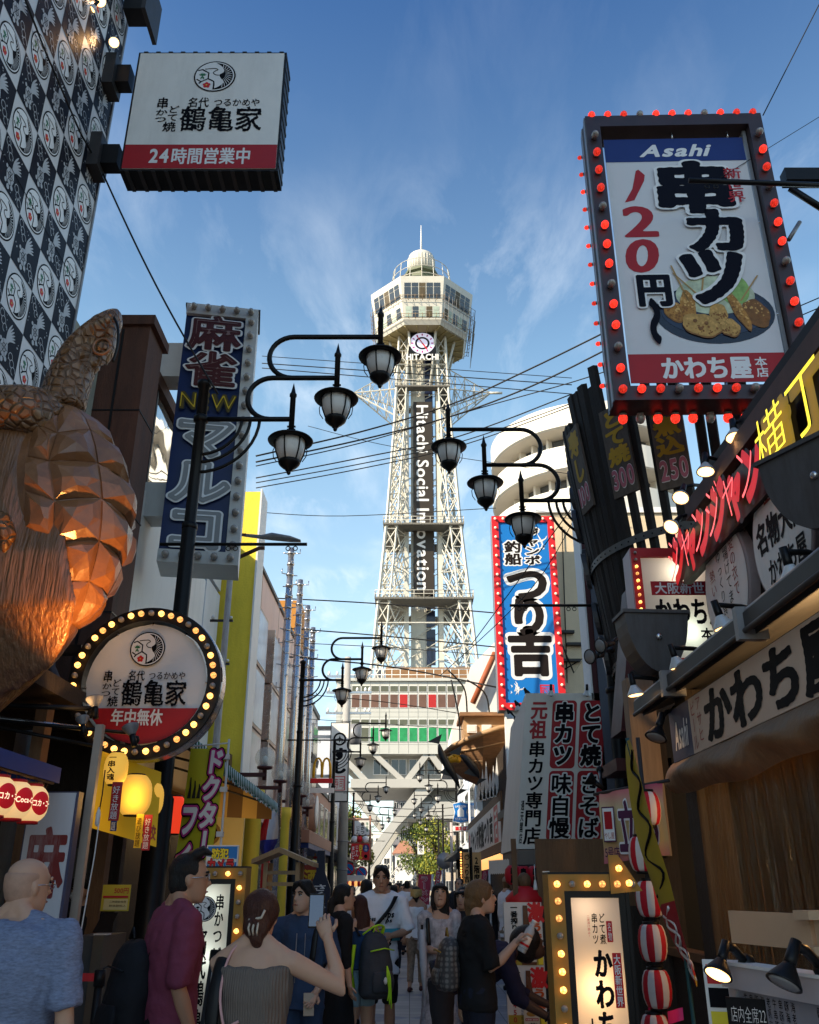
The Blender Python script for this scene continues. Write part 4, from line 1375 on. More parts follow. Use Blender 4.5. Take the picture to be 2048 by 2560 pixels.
 # ---------------- round sign ----------------
def round_sign():
 Y = 8.1
 c = at(361,1703,Y)
 t = thing("round_sign","round white fabric sign with crane crest and red base inside a ring of bulbs","sign",c)
 r = 0.655
 mb = MB()
 mb.lathe([(r-0.075,0),(r+0.05,0),(r+0.05,0.25),(r-0.075,0.25),(r-0.075,0)],BLACK,n=64,axis='y',smooth=False)
 mb.lathe([(r+0.05,0.04),(r+0.058,0.05),(r+0.058,0.2),(r+0.05,0.21)],STEEL,n=64,axis='y',smooth=False)
 mb.f =[f for f in mb.f if len(f)<=4]; n = len(mb.f); mb.mi,mb.sm = mb.mi[:n],mb.sm[:n]
 mb.build("ring_frame",t)
 CANV = mat("sign_canvas",(0.66,0.66,0.67),0.7,var=0.05,scale=3,bump=0.25,bscale=9)
 mb = MB()
 rf = 0.565
 def wob(x,z):
  return 0.07+0.006*math.sin(9*x+5*z)+0.005*math.sin(14*z-6*x)
 R_ = 14
 vs,fs =[(0,wob(0,0),0)],[]
 for i in range(1,R_+1):
  for k in range(56):
   a = 2*math.pi*k/56
   q = rf*i/R_*(1-(0.012 if i==R_ and k%7 else 0))
   vs.append((q*math.cos(a),wob(q*math.cos(a),q*math.sin(a)),q*math.sin(a)))
 for k in range(56):
  fs.append((0,1+k,1+(k+1)%56))
  for i in range(R_-1):
   a,b = 1+i*56+k,1+i*56+(k+1)%56
   fs.append((a,a+56,b+56,b))
 mb.add(vs,fs,CANV,True)
 cv = mb.build("canvas",t)
 mb = MB()
 y = 0.052
 zb = -0.24
 a0 = math.asin(zb/rf)
 pts =[((rf-0.004)*math.cos(math.pi-a0+(math.pi+2*a0)*i/30),(rf-0.004)*math.sin(math.pi-a0+(math.pi+2*a0)*i/30))for i in range(31)]
 mb.poly(pts,y,REDP)
 P = Panel(mb,-rf,rf,-rf,rf,y)
 P.t("年中無休",0.25,0.715,0.67,0.855,PRINTW,2,w=0.02,ax=1.4)
 shop_mark(P,0.40,0.70,0.13,0.86)
 crest(mb,-0.02,rf*0.56,0.165,y-0.004)
 mb.build("lettering",t)
 N = 42
 for k in range(N):
  a = 2*math.pi*(k+0.5)/N
  bulb(t,(r-0.012)*math.cos(a),-0.0,(r-0.012)*math.sin(a),0.028,BULB_O if k%7 in(3,6)else BULB_Y)
 mb = MB()
 for a in(55,125,185,235,305,0,90,270):
  c_,s_ = math.cos(R(a)),math.sin(R(a))
  mb.tube([(rf*0.97*c_,0.06,rf*0.97*s_),((r-0.07)*c_,0.08,(r-0.07)*s_)],0.006,STEEL,n=5)
 mb.build("fixing_hook",t)
 mb = MB()
 mb.box(-1.75,-r,0.06,0.18,0.28,0.36,BLACK)
 mb.build("bracket",t)
 mb = MB(); mb.box(-1.75,-r+0.1,0.06,0.18,-0.42,-0.34,BLACK)
 mb.build("bracket",t)
round_sign()
a = at(0,1745,7.3)
t = thing("lamp_rail","black steel bars reaching from the left edge towards the round sign","bracket",a)
for(p0,p1)in(((-20,1762),(235,1772)),((-20,1800),(340,1834)),((-20,1815),(260,1870)),((-20,1795),(210,1822))):
 mb = wm(t); mb.tube([at(*p0,7.2),at(*p1,7.5)],0.022 if p0[1]<1800 else 0.016,BLACK if p0[1]!=1795 else STEEL,n=6); mb.build("rail",t)
spotlight("grey spotlight turned upwards in front of the round sign's left edge",at(236,1745,7.4),(-0.25,0.15,0.95),0.07,at(228,1785,7.45),glow=7,body=GREY)
spotlight("lit spotlight tilted up in front of the red base of the round sign",at(326,1816,7.4),(-0.35,0.2,0.9),0.07,at(338,1850,7.45),glow=6,body=GREY)
spotlight("small lit spotlight low on the black bars beside the round sign",at(206,1795,7.3),(-0.3,0.25,0.9),0.055,at(210,1832,7.4),glow=6,body=GREY)
# ---------------- right hand restaurant building (near) ----------------
MAROON = mat("maroon_paint",(0.06,0.012,0.014),0.5,var=0.25,scale=3,dirt=0.2)
BLKWALL = mat("black_wall",(0.008,0.008,0.009),0.6,var=0.3,scale=3)
t = thing("skewer_restaurant","black timber restaurant front under the big awning lettering, with plastic curtains","building",(2.9,6,0))
mb = wm(t)
mb.box(2.95,9,0.5,7.9,3.35,5.4,BLKWALL); mb.box(3.9,9,0.5,13.0,0,3.3,WOODD); mb.box(2.3,9,9.0,9.3,0,3.6,BLKWALL); mb.box(3.3,9,9.3,15,0,4.0,BLKWALL)
mb.build("wall",t)
mb = wm(t); mb.box(2.86,3.02,3.0,8.4,5.02,5.2,mat("beam_brown",(0.12,0.075,0.07),0.7,var=0.3,scale=4,dirt=0.4)); mb.build("beam",t)
mb = wm(t)
SL = mat("roof_slate",(0.035,0.035,0.037),0.5,var=0.2,scale=4)
mb.add([(2.06,1.5,3.0),(2.06,7.85,3.0),(3.0,7.85,3.38),(3.0,1.5,3.38),(2.06,1.5,2.93),(2.06,7.85,2.93),(3.0,7.85,3.3),(3.0,1.5,3.3)],[(0,1,2,3),(7,6,5,4),(1,0,4,5),(2,1,5,6),(0,3,7,4)],SL)
mb.build("canopy_roof",t)
mb = wm(t)
mb.box(2.0,2.1,1.5,7.9,2.96,3.06,SL); mb.tube([(2.03,1.5,3.07),(2.03,7.9,3.07)],0.022,GREY,n=8); mb.tube([(2.0,1.5,2.95),(2.0,7.9,2.95)],0.018,DARK,n=8)
for y in(3.4,5.1,6.8):
 mb.box(1.96,2.14,y,y+0.06,2.9,3.1,GREY)
mb.build("gutter",t)
mb = wm(t)
for y in(7.05,8.6):
 mb.box(2.2,2.45,y,y+0.28,0,3.0,WOODD)
mb.box(2.25,2.4,7.3,8.7,1.0,1.06,WOODB); mb.box(2.3,2.36,7.3,8.7,0,1.0,WOODD)
mb.build("timber_post",t)
PIPE = mat("pale_timber",(0.28,0.19,0.12),0.7,var=0.3,scale=4,stretch=(5,5,0.6))
mb = wm(t); a = at(1585,1700,8.6); mb.box(a.x-0.1,a.x+0.16,8.5,8.7,1.8,a.z,PIPE); mb.build("plank",t)
INTW = mat("interior_wood",(0.20,0.115,0.06),0.6,var=0.6,scale=3,stretch=(4,4,0.6))
mb = wm(t)
mb.box(3.6,3.7,1.0,7.3,0,2.9,INTW)
for y in(2.2,3.2,4.2,5.0,5.8,6.6):
 mb.box(3.35,3.6,y,y+0.12,0,2.9,WOODB)
for z in(0.9,1.5,2.1):
 mb.box(3.2,3.6,1.2,7.2,z,z+0.05,WOODB)
mb.build("interior",t)
AMB = mat("amber_lamp",(1,0.4,0.08),0.4,emit=3.0,ecol=(1,0.36,0.06),var=0)
mb = wm(t)
for p in((3.4,4.6,2.2),(3.3,5.3,1.75),(3.45,5.9,1.45),(3.3,4.9,1.5),(3.3,6.3,1.3),(3.5,4.2,1.4)):
 mb.ball(p,0.05,AMB,n=8)
mb.build("interior_lamp",t)
lamp("interior_light",'POINT',(0.2,-0.6,2.3),62,(1,0.6,0.25),0.15,parent=t)
PLAST = bpy.data.materials.new("clear_plastic"); PLAST.use_nodes = True
n_,l_,b_ = nodes_of(PLAST)
b_.inputs['Base Color'].default_value =(0.30,0.20,0.11,1); b_.inputs['Roughness'].default_value = 0.1
b_.inputs['Specular IOR Level'].default_value = 0.8
tr_ = n_.new('ShaderNodeBsdfTransparent'); tr_.inputs[0].default_value =(0.80,0.68,0.52,1)
mx_ = n_.new('ShaderNodeMixShader'); mx_.inputs[0].default_value = 0.30
l_.new(tr_.outputs[0],mx_.inputs[1]); l_.new(b_.outputs[0],mx_.inputs[2]); l_.new(mx_.outputs[0],n_['Material Output'].inputs['Surface'])
wv_ = n_.new('ShaderNodeTexNoise'); wv_.inputs['Scale'].default_value = 3.0; wv_.inputs['Detail'].default_value = 4; wv_.inputs['Distortion'].default_value = 0.6
mp_ = n_.new('ShaderNodeMapping'); mp_.inputs['Scale'].default_value =(6,6,0.3)
tc_ = n_.new('ShaderNodeTexCoord'); l_.new(tc_.outputs['Object'],mp_.inputs[0]); l_.new(mp_.outputs[0],wv_.inputs['Vector'])
bp_ = n_.new('ShaderNodeBump'); bp_.inputs['Strength'].default_value = 1.0; bp_.inputs['Distance'].default_value = 0.12
l_.new(wv_.outputs['Fac'],bp_.inputs['Height']); l_.new(bp_.outputs[0],b_.inputs['Normal'])
for ya,yb,sd,lb in((4.62,7.0,1,"clear plastic curtain with long folds between dark post and metal strip"),(2.2,4.55,2,"clear plastic curtain at the right edge, near the beige crate")):
 t = thing("plastic_curtain",lb,"curtain",(2.25,ya,0.1),0,"clear plastic curtains under the awning")
 mb = wm(t)
 rnd = random.Random(sd)
 ph =[(rnd.uniform(5,22),rnd.uniform(0,6),rnd.uniform(0.006,0.02))for _ in range(6)]+[(rnd.uniform(30,75),rnd.uniform(0,6),rnd.uniform(0.004,0.009))for _ in range(5)]
 def fn(u,v):
  y = ya+(yb-ya)*u
  amp = 0.5+0.9*(1-v)
  d = sum(a*math.sin(k*(y+0.12*v*math.sin(3*y))+p)for k,p,a in ph)*amp
  return(2.25+d,y,0.1+2.2*v)
 mb.sheet(fn,260,24,PLAST)
 mb.build("sheet",t)
t = thing("curtain_strip","white aluminium edge strip with rivets running down between the plastic curtains","strip",(2.18,4.58,0.1))
mb = wm(t); mb.box(2.14,2.16,4.53,4.57,0.2,2.3,WHITE); mb.box(2.14,2.16,4.60,4.64,0.2,2.3,WHITE)
for i in range(12):
 for y in(4.55,4.62):
  mb.ball((2.135,y,0.35+i*0.17),0.008,DARK,n=6)
mb.build("strip",t)
t = thing("awning_sign","long pale board with huge brushed black shop lettering below the gutter","sign",(2.12,7.25,2.44),R(-90))
w,h = 5.6,0.42
BOARD = mat("board_cream",(0.56,0.45,0.36),0.5,var=0.06,scale=2,dirt=0.15,dirtcol=(0.3,0.2,0.15))
mb = MB(); mb.box(0,w,0,0.08,0,h,DARK); mb.box(0.55,w,-0.01,0,0.01,h-0.01,BOARD)
mb.box(0.01,0.55,-0.01,0,0.01,h-0.01,mat("board_navy",(0.03,0.035,0.09),0.5,var=0.08,scale=4)); mb.build("board",t)
mb = MB(); P = Panel(mb,0,w,0,h,-0.01)
P.t("Asahi",0.022,0.18,0.085,0.86,PRINTW,1,w=0.03,slant=0.3)
RB = mat("red_brown_print",(0.32,0.06,0.05),0.5,var=0)
P.t("ビール",0.103,0.08,0.125,0.95,RB,1,w=0.0,vert=True)
P.t("アサヒ",0.128,0.05,0.15,0.85,RB,1,w=0.0,vert=True)
P.t("かわち屋",0.158,0.03,0.56,0.97,INK,1,w=0.034,ax=1.5,rough=0.006,N=90)
P.t("本店",0.57,0.3,0.64,0.97,INK,1,w=0.02)
mb.build("lettering",t)
t = thing("canvas_roll","rolled brown canvas awning sagging under the lettered board","awning",(2.15,5,2.3))
mb = wm(t)
CV = mat("brown_canvas",(0.20,0.125,0.07),0.6,var=0.3,scale=3,bump=1.0,bscale=7,dirt=0.4)
def fn(u,v):
 y = 2.0+5.35*u
 s = 0.02*math.sin(u*11)+0.012*math.sin(u*29)
 b = math.sin(math.pi*v)
 return(2.13-0.09*b-0.015*math.sin(u*40+6*v)*b,y,2.46-(0.26+s)*v+0.02*math.sin(u*23)*b)
mb.sheet(fn,70,14,CV)
mb.build("canvas",t)
for(y,lines,lb)in((7.55,1,"white round board with columns of small red and black brush writing"),(6.28,2,"white round board with a red caption and large black slanted writing")):
 t = thing("round_board",lb,"sign",(2.86,y,4.04),R(-90),"round boards on the black wall")
 r = 0.56
 mb = MB(); mb.lathe([(r,0.08),(r,0),(r-0.01,-0.012)],mat("board_rim",(0.30,0.25,0.26),0.5,var=0.1),n=48,axis='y',smooth=False); mb.build("rim",t)
 mb = MB(); mb.disc((0,0),r-0.03,-0.016,SHEET,n=48); mb.build("face",t)
 mb = MB(); P = Panel(mb,-r,r,-r,r,-0.016)
 if lines==1:
  P.t("愛の衣で",0.68,0.16,0.80,0.66,RB,1,w=0.0,vert=True,ax=1.4)
  P.t("揚げてます",0.54,0.2,0.66,0.80,INK,1,w=-0.005,vert=True,ax=1.4)
  P.t("ゆっくり食べ",0.37,0.18,0.49,0.84,INK,1,w=-0.005,vert=True,ax=1.4)
  P.t("熱いから",0.18,0.28,0.31,0.76,RB,1,w=0.0,vert=True,ax=1.4)
 else:
  P.r(0.33,0.10,0.8,0.22,RB); P.t("大阪新世界",0.35,0.11,0.78,0.21,PRINTW,2,w=0.01)
  P.t("名物大阪",0.1,0.30,0.92,0.55,INK,1,w=0.03,ax=1.4)
  P.t("かわち屋",0.22,0.6,0.86,0.80,INK,1,w=0.02,ax=1.4)
 mb.build("lettering",t)
mb = None
NR,NRT = mat("neon_red_back",(0.30,0.006,0.012),0.4,emit=0.22,ecol=(1,0.01,0.02),var=0),mat("neon_red_tube",(1,0.2,0.2),0.3,emit=1.0,ecol=(1.0,0.10,0.10),var=0)
NY,NYT = mat("neon_yellow_back",(0.22,0.13,0.0),0.4,emit=0.06,ecol=(1,0.6,0.0),var=0),mat("neon_yellow_tube",(1,0.9,0.1),0.3,emit=0.8,ecol=(1.0,0.75,0.02),var=0)
t = thing("neon_sign","slanting red neon kana followed by yellow neon characters above the round boards","neon sign",(2.68,8.55,4.33),R(-90))
mb = MB(); mb.box(0.0,5.2,0.12,0.2,0.05,0.5,BLACK); mb.build("backing",t)
for i,c in enumerate("ジャンジャン横丁"):
 red = i<6
 mb = MB()
 x0 = i*0.41 if red else 2.49+(i-6)*0.6
 x1 = x0+(0.42 if red else 0.58)
 z0,z1 =(0.0,0.54)if red else(-0.02,0.52)
 rim = mat("neon_rim",(0.02,0.02,0.025),0.5,var=0)
 text(mb,c,x0,x1,z0,z1,0.06,rim,w=0.085)
 text(mb,c,x0,x1,z0,z1,0.03,NR if red else NY,w=0.06)
 text(mb,c,x0,x1,z0,z1,-0.02,NRT if red else NYT,w=-0.018 if red else-0.01)
 mb.build("neon_letter",t)
cx,cy = 4.0,10.6
t = thing("wooden_tub","huge dark tub of flaring wooden staves with painted menu boards on top of the restaurant","wooden tub",(cx,cy,0))
rnd = random.Random(2)
STV = mat("black_stave",(0.016,0.012,0.010),0.75,var=0.6,scale=6,stretch=(6,6,0.5),bump=0.6,bscale=20)
mb = MB()
def tub_r(z):return 1.40+(z-3.6)*0.125
angs = list(np.arange(118,214,4.6))+list(np.arange(216,272,6.4))
for a in angs:
 dense = a<214
 hw_ = 0.073 if dense else 0.055
 zt = 7.05+rnd.uniform(-0.15,0.2)+0.011*(a-165)
 tilt = rnd.uniform(-0.01,0.01)
 c,s = math.cos(R(a)),math.sin(R(a))
 e = Vector((-s,c,0)); o = Vector((c,s,0))
 vs =[]
 for z in(3.4,zt):
  for q,rr_ in((-hw_,-0.03),(hw_,-0.03),(hw_*0.7,0.03),(-hw_*0.7,0.03)):
   p = o*(tub_r(z)+rr_+rnd.uniform(-0.01,0.01))+e*(q*(1+0.1*(z>5))+tilt*z)
   vs.append((p.x,p.y,z+rnd.uniform(-0.02,0.02)))
 mb.add(vs,[(0,1,5,4),(1,2,6,5),(2,3,7,6),(3,0,4,7),(4,5,6,7),(3,2,1,0)],STV)
mb.build("stave",t)
for z in(5.3,4.0):
 mb = MB(); pts =[((tub_r(z)+0.05)*math.cos(R(a)),(tub_r(z)+0.05)*math.sin(R(a)),z)for a in range(116,276,4)]
 HOOP = mat("hoop_iron",(0.09,0.085,0.08),0.5,0.5,var=0.4,scale=6)
 for i in range(len(pts)-1):
  p,q = Vector(pts[i]),Vector(pts[i+1])
  mb.quad(p-Vector((0,0,0.05)),q-Vector((0,0,0.05)),q+Vector((0,0,0.05)),p+Vector((0,0,0.05)),HOOP)
  mb.ball(p*1.0,0.012,BLACK,n=6)
 mb.build("hoop",t)
def tub_frame(a,z):
 c,s = math.cos(R(a)),math.sin(R(a))
 o = Vector((c,s,0)); up = Vector((0.125*c,0.125*s,1)).normalized()
 xr = Vector((-s,c,0))
 M = Matrix((xr,-o,up)).transposed().to_4x4()
 M.translation = o*(tub_r(z)+0.06)+Vector((0,0,z))
 return M
PLQ = mat("plaque_wood",(0.10,0.08,0.065),0.7,var=0.5,scale=5,stretch=(4,4,0.6))
YDULL = mat("plaque_yellow",(0.42,0.25,0.012),0.6,var=0.15,scale=9)
PKD = mat("plaque_pink",(0.42,0.13,0.17),0.6,var=0.2,scale=9)
for a,z,s1,s2 in((190,5.95,"寿し","100"),(216,5.85,"どて焼","300"),(237,5.75,"肝煮込","250")):
 mb = MB(tub_frame(a,z))
 mb.box(-0.19,0.19,0,0.03,0,1.15,PLQ)
 P = Panel(mb,-0.19,0.19,0,1.15,0)
 P.t(s1,0.08,0.03,0.92,0.66,YDULL,2,w=0.05,vert=True)
 P.t(s2,0.06,0.66,0.96,0.95,PRINTW,1,w=0.06)
 P.t(s2,0.06,0.66,0.96,0.95,PKD,3,w=0.03)
 mb.build("menu_plaque",t)
mb = MB(tub_frame(214,4.3)); mb.box(-0.2,0.2,0,0.02,-0.3,0.85,STV)
P = Panel(mb,-0.2,0.2,-0.3,0.85,0); P.t("串かつ",0.12,0.02,0.9,0.98,PRINTW,2,w=0.04,vert=True); mb.build("menu_plaque",t)
DISC = mat("ornament_black",(0.05,0.05,0.055),0.4,var=0.4,scale=8)
for a,z,r in((150,6.6,0.2),(158,6.1,0.22),(152,5.6,0.2),(166,5.35,0.22),(160,4.75,0.2),(168,4.2,0.22),(148,6.95,0.16)):
 mb = MB(tub_frame(a,z)); mb.prism([(r*math.cos(R(k))*0.8,r*math.sin(R(k))*(1.25 if math.sin(R(k))>0 else 1))for k in range(0,360,20)],-0.06,0,DISC); mb.build("leaf_ornament",t)
t = thing("maroon_sign_box","tall narrow maroon box sign seen edge on behind the right lamp post","sign",(3.0,13.2,2.6))
mb = wm(t); mb.box(2.72,3.4,13.0,13.5,2.55,7.6,MAROON); mb.build("case",t)
mb = wm(t); mb.box(2.80,3.38,12.985,12.999,2.65,7.5,mat("panel_slate",(0.10,0.11,0.14),0.5,var=0.1,scale=2)); mb.build("panel",t)
mb = wm(t); mb.box(2.69,2.715,13.0,13.5,2.55,7.6,WHITE); mb.build("trim",t)
t = thing("maroon_gable","dark maroon boarded wall corner below the red framed sign","wall",(2.6,9.2,2.6))
mb = wm(t); mb.prism([(2.15,3.0),(2.9,3.0),(2.9,5.0),(2.42,4.6)],9.1,9.6,MAROON); mb.box(2.05,2.6,9.0,9.7,2.6,2.72,MAROON); mb.build("panel",t)
t,w,h = sroot("red_framed_sign","lit white sign in a red frame of small bulbs with black kana","sign",1588,1848,1374,1672,8.9)
mb = MB()
RF = mat("red_frame",(0.36,0.012,0.014),0.4,var=0.1,scale=5)
CASEP = mat("case_pink",(0.48,0.36,0.37),0.45,var=0.08,scale=3)
fw = 0.10
mb.box(0,w,-0.05,0,0,fw,RF); mb.box(0,w,-0.05,0,h-fw,h,RF); mb.box(0,fw,-0.05,0,fw,h-fw,RF); mb.box(w-fw,w,-0.05,0,fw,h-fw,RF)
mb.build("frame",t)
mb = MB(); mb.box(0.0,0.012,0.001,0.3,0,h,CASEP); mb.box(w-0.012,w,0.001,0.3,0,h,CASEP); mb.box(0.012,w-0.012,0.28,0.3,0,h,CASEP); mb.box(0.012,w-0.012,0.001,0.28,0,0.012,MAROON); mb.box(0.012,w-0.012,0.001,0.28,h-0.012,h,MAROON); mb.build("case",t)
FACE = backlit_mat("lit_face",(0.80,0.77,0.70),0.55)
mb = MB(); mb.quad((fw,-0.01,fw),(w-fw,-0.01,fw),(w-fw,-0.01,h-fw),(fw,-0.01,h-fw),FACE); mb.build("face",t)
mb = MB(); P = Panel(mb,fw,w-fw,fw,h-fw,-0.01)
P.r(0.1,0.24,0.92,0.38,REDP); P.t("大阪新世界",0.14,0.25,0.88,0.37,PRINTW,2,w=0.02)
P.t("かわち屋",0.12,0.40,0.95,0.68,INK,1,w=0.03,ax=1.4,rough=0.006); P.t("本店",0.62,0.70,0.92,0.82,INK,1,w=0.03)
mb.build("lettering",t)
for k in range(16):
 bulb(t,fw*0.45,-0.05,0.06+k*(h-0.12)/15,0.017,BULB_O if k in(1,14,15)else BULB_Y)
for k in range(1,15):
 bulb(t,0.06+k*(w-0.12)/15,-0.05,fw*0.45,0.017,BULB_Y if k%4 in(1,2,3)else BULB_O)
lamp("sign_light",'POINT',(w*0.45,0.14,h*0.8),2.6,(1.0,0.86,0.66),0.08,parent=t)
lamp("sign_light",'POINT',(w*0.5,0.14,h*0.3),2.2,(0.85,1.0,0.85),0.08,parent=t)
t,w,h = sroot("bulb_billboard","big hanging billboard with a skewer banner in a dark frame of red bulbs","billboard",1500,1978,290,1000,8.0,7.95)
FRM = mat("frame_brown",(0.045,0.028,0.032),0.4,0.3,var=0.3,scale=4)
mb = MB()
cw = 0.17
mb.box(0,cw,0,0.34,0,h,FRM); mb.box(w-cw,w,0,0.34,0,h,FRM); mb.box(cw,w-cw,0,0.34,h-cw,h,FRM); mb.box(cw,w-cw,0,0.34,0,cw,FRM)
mb.box(-0.012,0,0.03,0.09,0,h,GREY); mb.box(-0.012,0,0.2,0.26,0,h,GREY); mb.box(w-cw-0.05,w-cw-0.01,0.1,0.2,cw+0.01,h-cw-0.01,GREY)
mb.build("frame",t)
bx0,bx1,bz0,bz1 = 0.215,w-0.235,0.26,h-0.29
BN = mat("banner_cloth",(0.62,0.62,0.64),0.7,var=0.04,scale=2)
n_,l_,b_ = nodes_of(BN)
tcb = n_.new('ShaderNodeTexCoord'); nzb = n_.new('ShaderNodeTexNoise'); nzb.inputs['Scale'].default_value = 1.6; nzb.inputs['Detail'].default_value = 2; nzb.inputs['Distortion'].default_value = 0.5
bpb = n_.new('ShaderNodeBump'); bpb.inputs['Strength'].default_value = 0.5; bpb.inputs['Distance'].default_value = 0.06
l_.new(tcb.outputs['Object'],nzb.inputs['Vector']); l_.new(nzb.outputs['Fac'],bpb.inputs['Height']); l_.new(bpb.outputs[0],b_.inputs['Normal'])
mb = MB()
mb.box(bx0,bx1,0.10,0.104,bz0,bz1,BN); bn_ = mb.build("banner",t)
mb = MB(); P = Panel(mb,bx0,bx1,bz0,bz1,0.10)
P.r(0,0,1,0.105,BLUEP); P.t("Asahi",0.26,0.018,0.76,0.092,PRINTW,2,w=0.035,slant=0.3)
P.r(0,0.895,1,1,REDP); P.t("かわち屋",0.20,0.905,0.78,0.99,PRINTW,2,w=0.035,ax=1.3); P.t("本店",0.80,0.91,0.88,0.985,PRINTW,2,w=0.02,vert=True)
NAVYI = mat("navy_ink",(0.006,0.007,0.014),0.6,var=0,spec=0.06)
P.p([(0.205,0.145),(0.225,0.14),(0.265,0.165),(0.255,0.19),(0.17,0.275),(0.10,0.285),(0.165,0.225)][::-1],REDP,1); P.t("2",0.06,0.275,0.32,0.455,REDP,1,w=0.022,ax=1.6); P.t("0",0.05,0.415,0.30,0.60,REDP,1,w=0.022,ax=1.6,slant=0.12)
P.t("円",0.10,0.585,0.34,0.72,NAVYI,9,w=0.04,ax=1.4); P.t("〜",0.10,0.69,0.30,0.86,NAVYI,9,w=0.06,vert=True)
P.t("円",0.10,0.585,0.34,0.72,PRINTW,8,w=0.08,ax=1.4)
for i,(c,u0,u1,v0,v1)in enumerate((("串",0.31,0.88,0.112,0.345),("カ",0.48,0.92,0.315,0.515),("ツ",0.40,0.86,0.475,0.725))):
 P.t(c,u0,v0,u1,v1,PRINTW,9,w=0.075,ax=1.5)
 P.t(c,u0,v0,u1,v1,NAVYI,10,w=0.042,ax=1.6,rough=0.006,N=90)
P.t("新世界",0.81,0.145,0.94,0.30,REDP,11,w=0.015,vert=True)
el = lambda cu,cv,ru,rv,n = 36:[(cu+ru*math.cos(2*math.pi*i/n),cv+rv*math.sin(2*math.pi*i/n))for i in range(n)]
P.p(el(0.60,0.745,0.39,0.115),mat("plate_blue",(0.008,0.010,0.025),0.2,var=0.2),1)
P.p(el(0.60,0.735,0.35,0.095),mat("plate_inner",(0.014,0.02,0.05),0.2,var=0.2),2)
P.p(el(0.62,0.675,0.26,0.075),mat("cabbage",(0.50,0.56,0.40),0.5,var=0.5,scale=9),3)
P.p(el(0.75,0.655,0.10,0.06),mat("lettuce",(0.25,0.42,0.12),0.5,var=0.5,scale=12),4)
FRY =[mat("fried_a",(0.42,0.20,0.05),0.7,var=0.6,scale=16),mat("fried_b",(0.50,0.29,0.09),0.7,var=0.5,scale=18),mat("fried_c",(0.22,0.10,0.035),0.7,var=0.7,scale=14)]
rnd = random.Random(5)
CRUMB =[mat("crumb_gold",(0.62,0.36,0.12),0.7,var=0.2),mat("crumb_brown",(0.24,0.10,0.03),0.7,var=0.3)]
def lump(cu,cv,ru,rv,rot,m,lay):
 pts =[]
 for i in range(28):
  a = 2*math.pi*i/28
  k = 1+0.05*math.sin(5*a+cu*40)+rnd.uniform(-0.03,0.03)
  x,y = ru*k*math.cos(a),rv*k*math.sin(a)
  pts.append((cu+x*math.cos(rot)-y*math.sin(rot)*0.62/1,cv+(x*math.sin(rot)+y*math.cos(rot))))
 P.p([(a,b+0.006)for a,b in pts],FRY[2],lay-0.4)
 P.p(pts,m,lay)
 for i in range(40):
  a,q = rnd.uniform(0,6.28),math.sqrt(rnd.random())*0.92
  x,y = ru*q*math.cos(a),rv*q*math.sin(a)
  e = rnd.uniform(0.003,0.009)
  P.p([(cu+x*math.cos(rot)-y*math.sin(rot)*0.62+e*math.cos(R(k)),cv+x*math.sin(rot)+y*math.cos(rot)+0.6*e*math.sin(R(k)))for k in(0,72,144,216,288)],CRUMB[0 if y<rv*0.1*(1-i%3)else 1],lay+0.1+0.008*i)
STK = mat("skewer_stick",(0.40,0.25,0.10),0.6,var=0.1)
for(u0,v0,u1,v1)in((0.355,0.555,0.44,0.70),(0.36,0.585,0.55,0.70),(0.52,0.70,0.56,0.60),(0.92,0.60,0.78,0.70),(0.66,0.61,0.78,0.72)):
 P.p([(u0-0.006,v0),(u0+0.006,v0),(u1+0.006,v1),(u1-0.006,v1)],STK,5)
lump(0.34,0.735,0.075,0.036,0.2,FRY[0],4); lump(0.43,0.72,0.05,0.065,0.15,FRY[0],5); lump(0.50,0.79,0.125,0.042,0.1,FRY[1],6)
lump(0.62,0.745,0.06,0.036,0,FRY[1],5); lump(0.68,0.80,0.065,0.032,0.1,FRY[1],6); lump(0.76,0.74,0.09,0.036,0.8,FRY[0],5); lump(0.87,0.745,0.085,0.05,0.2,FRY[2],4)
for u,v in((0.46,0.775),(0.53,0.785),(0.49,0.805)):
 P.p(el(u,v,0.014,0.007,10),FRY[2],8)
mb.build("banner_print",t)
k = 0
for i in range(11):
 bulb(t,cw/2+i*(w-cw)/10,0.06,h-0.01,0.044,BULB_O if i in(3,7)else BULB_R,axis=(0,-0.75,0.66))
 bulb(t,cw/2+i*(w-cw)/10,0.0,cw*0.6,0.044,BULB_O if i in(3,7)else BULB_R,axis=(0,-1,0))
 bulb(t,cw/2+(i+0.3)*(w-cw)/10.5,0.28,0.0,0.05,BULB_O if i in(1,5)else BULB_R,axis=(0,0.4,-1))
for i in range(1,14):
 z = cw/2+i*(h-cw)/14
 bulb(t,cw/2,0.0,z,0.044,BULB_O if i in(2,5,9,13)else BULB_R)
 bulb(t,w-cw/2,0.0,z,0.044,BULB_O if i in(1,6,10,13)else BULB_R)
 bulb(t,-0.012,0.30,z,0.026,BULB_R,axis=(-1,0.3,0))
mb = MB()
for u,z in((0.3,bz0),(0.6,bz0),(0.92,bz0),(0.5,bz1),(0.9,bz1)):
 x = bx0+u*(bx1-bx0); mb.tube([(x,0.1,z),(x,0.1,z+(0.1 if z>1 else-0.1))],0.01,STEEL,n=5)
for z in(h*0.28,h*0.6,h*0.75):
 mb.tube([(bx1,0.1,z),(w-cw,0.12,z+0.02)],0.01,STEEL,n=5)
mb.build("banner_fixing",t)
mb = wm(t); a = at(1990,425,8.0); mb.box(a.x-0.1,6,8.05,8.2,a.z-0.09,a.z+0.09,BLACK); mb.tube([at(1975,470,8.1),at(2070,530,8.1)],0.04,BLACK); mb.tube([at(1972,600,8.1),at(2000,555,8.1)],0.025,GREY); mb.build("bracket",t)
t = thing("bracket_bar","black bar with small rings crossing the upper part of the billboard","bracket",at(2048,462,7.5))
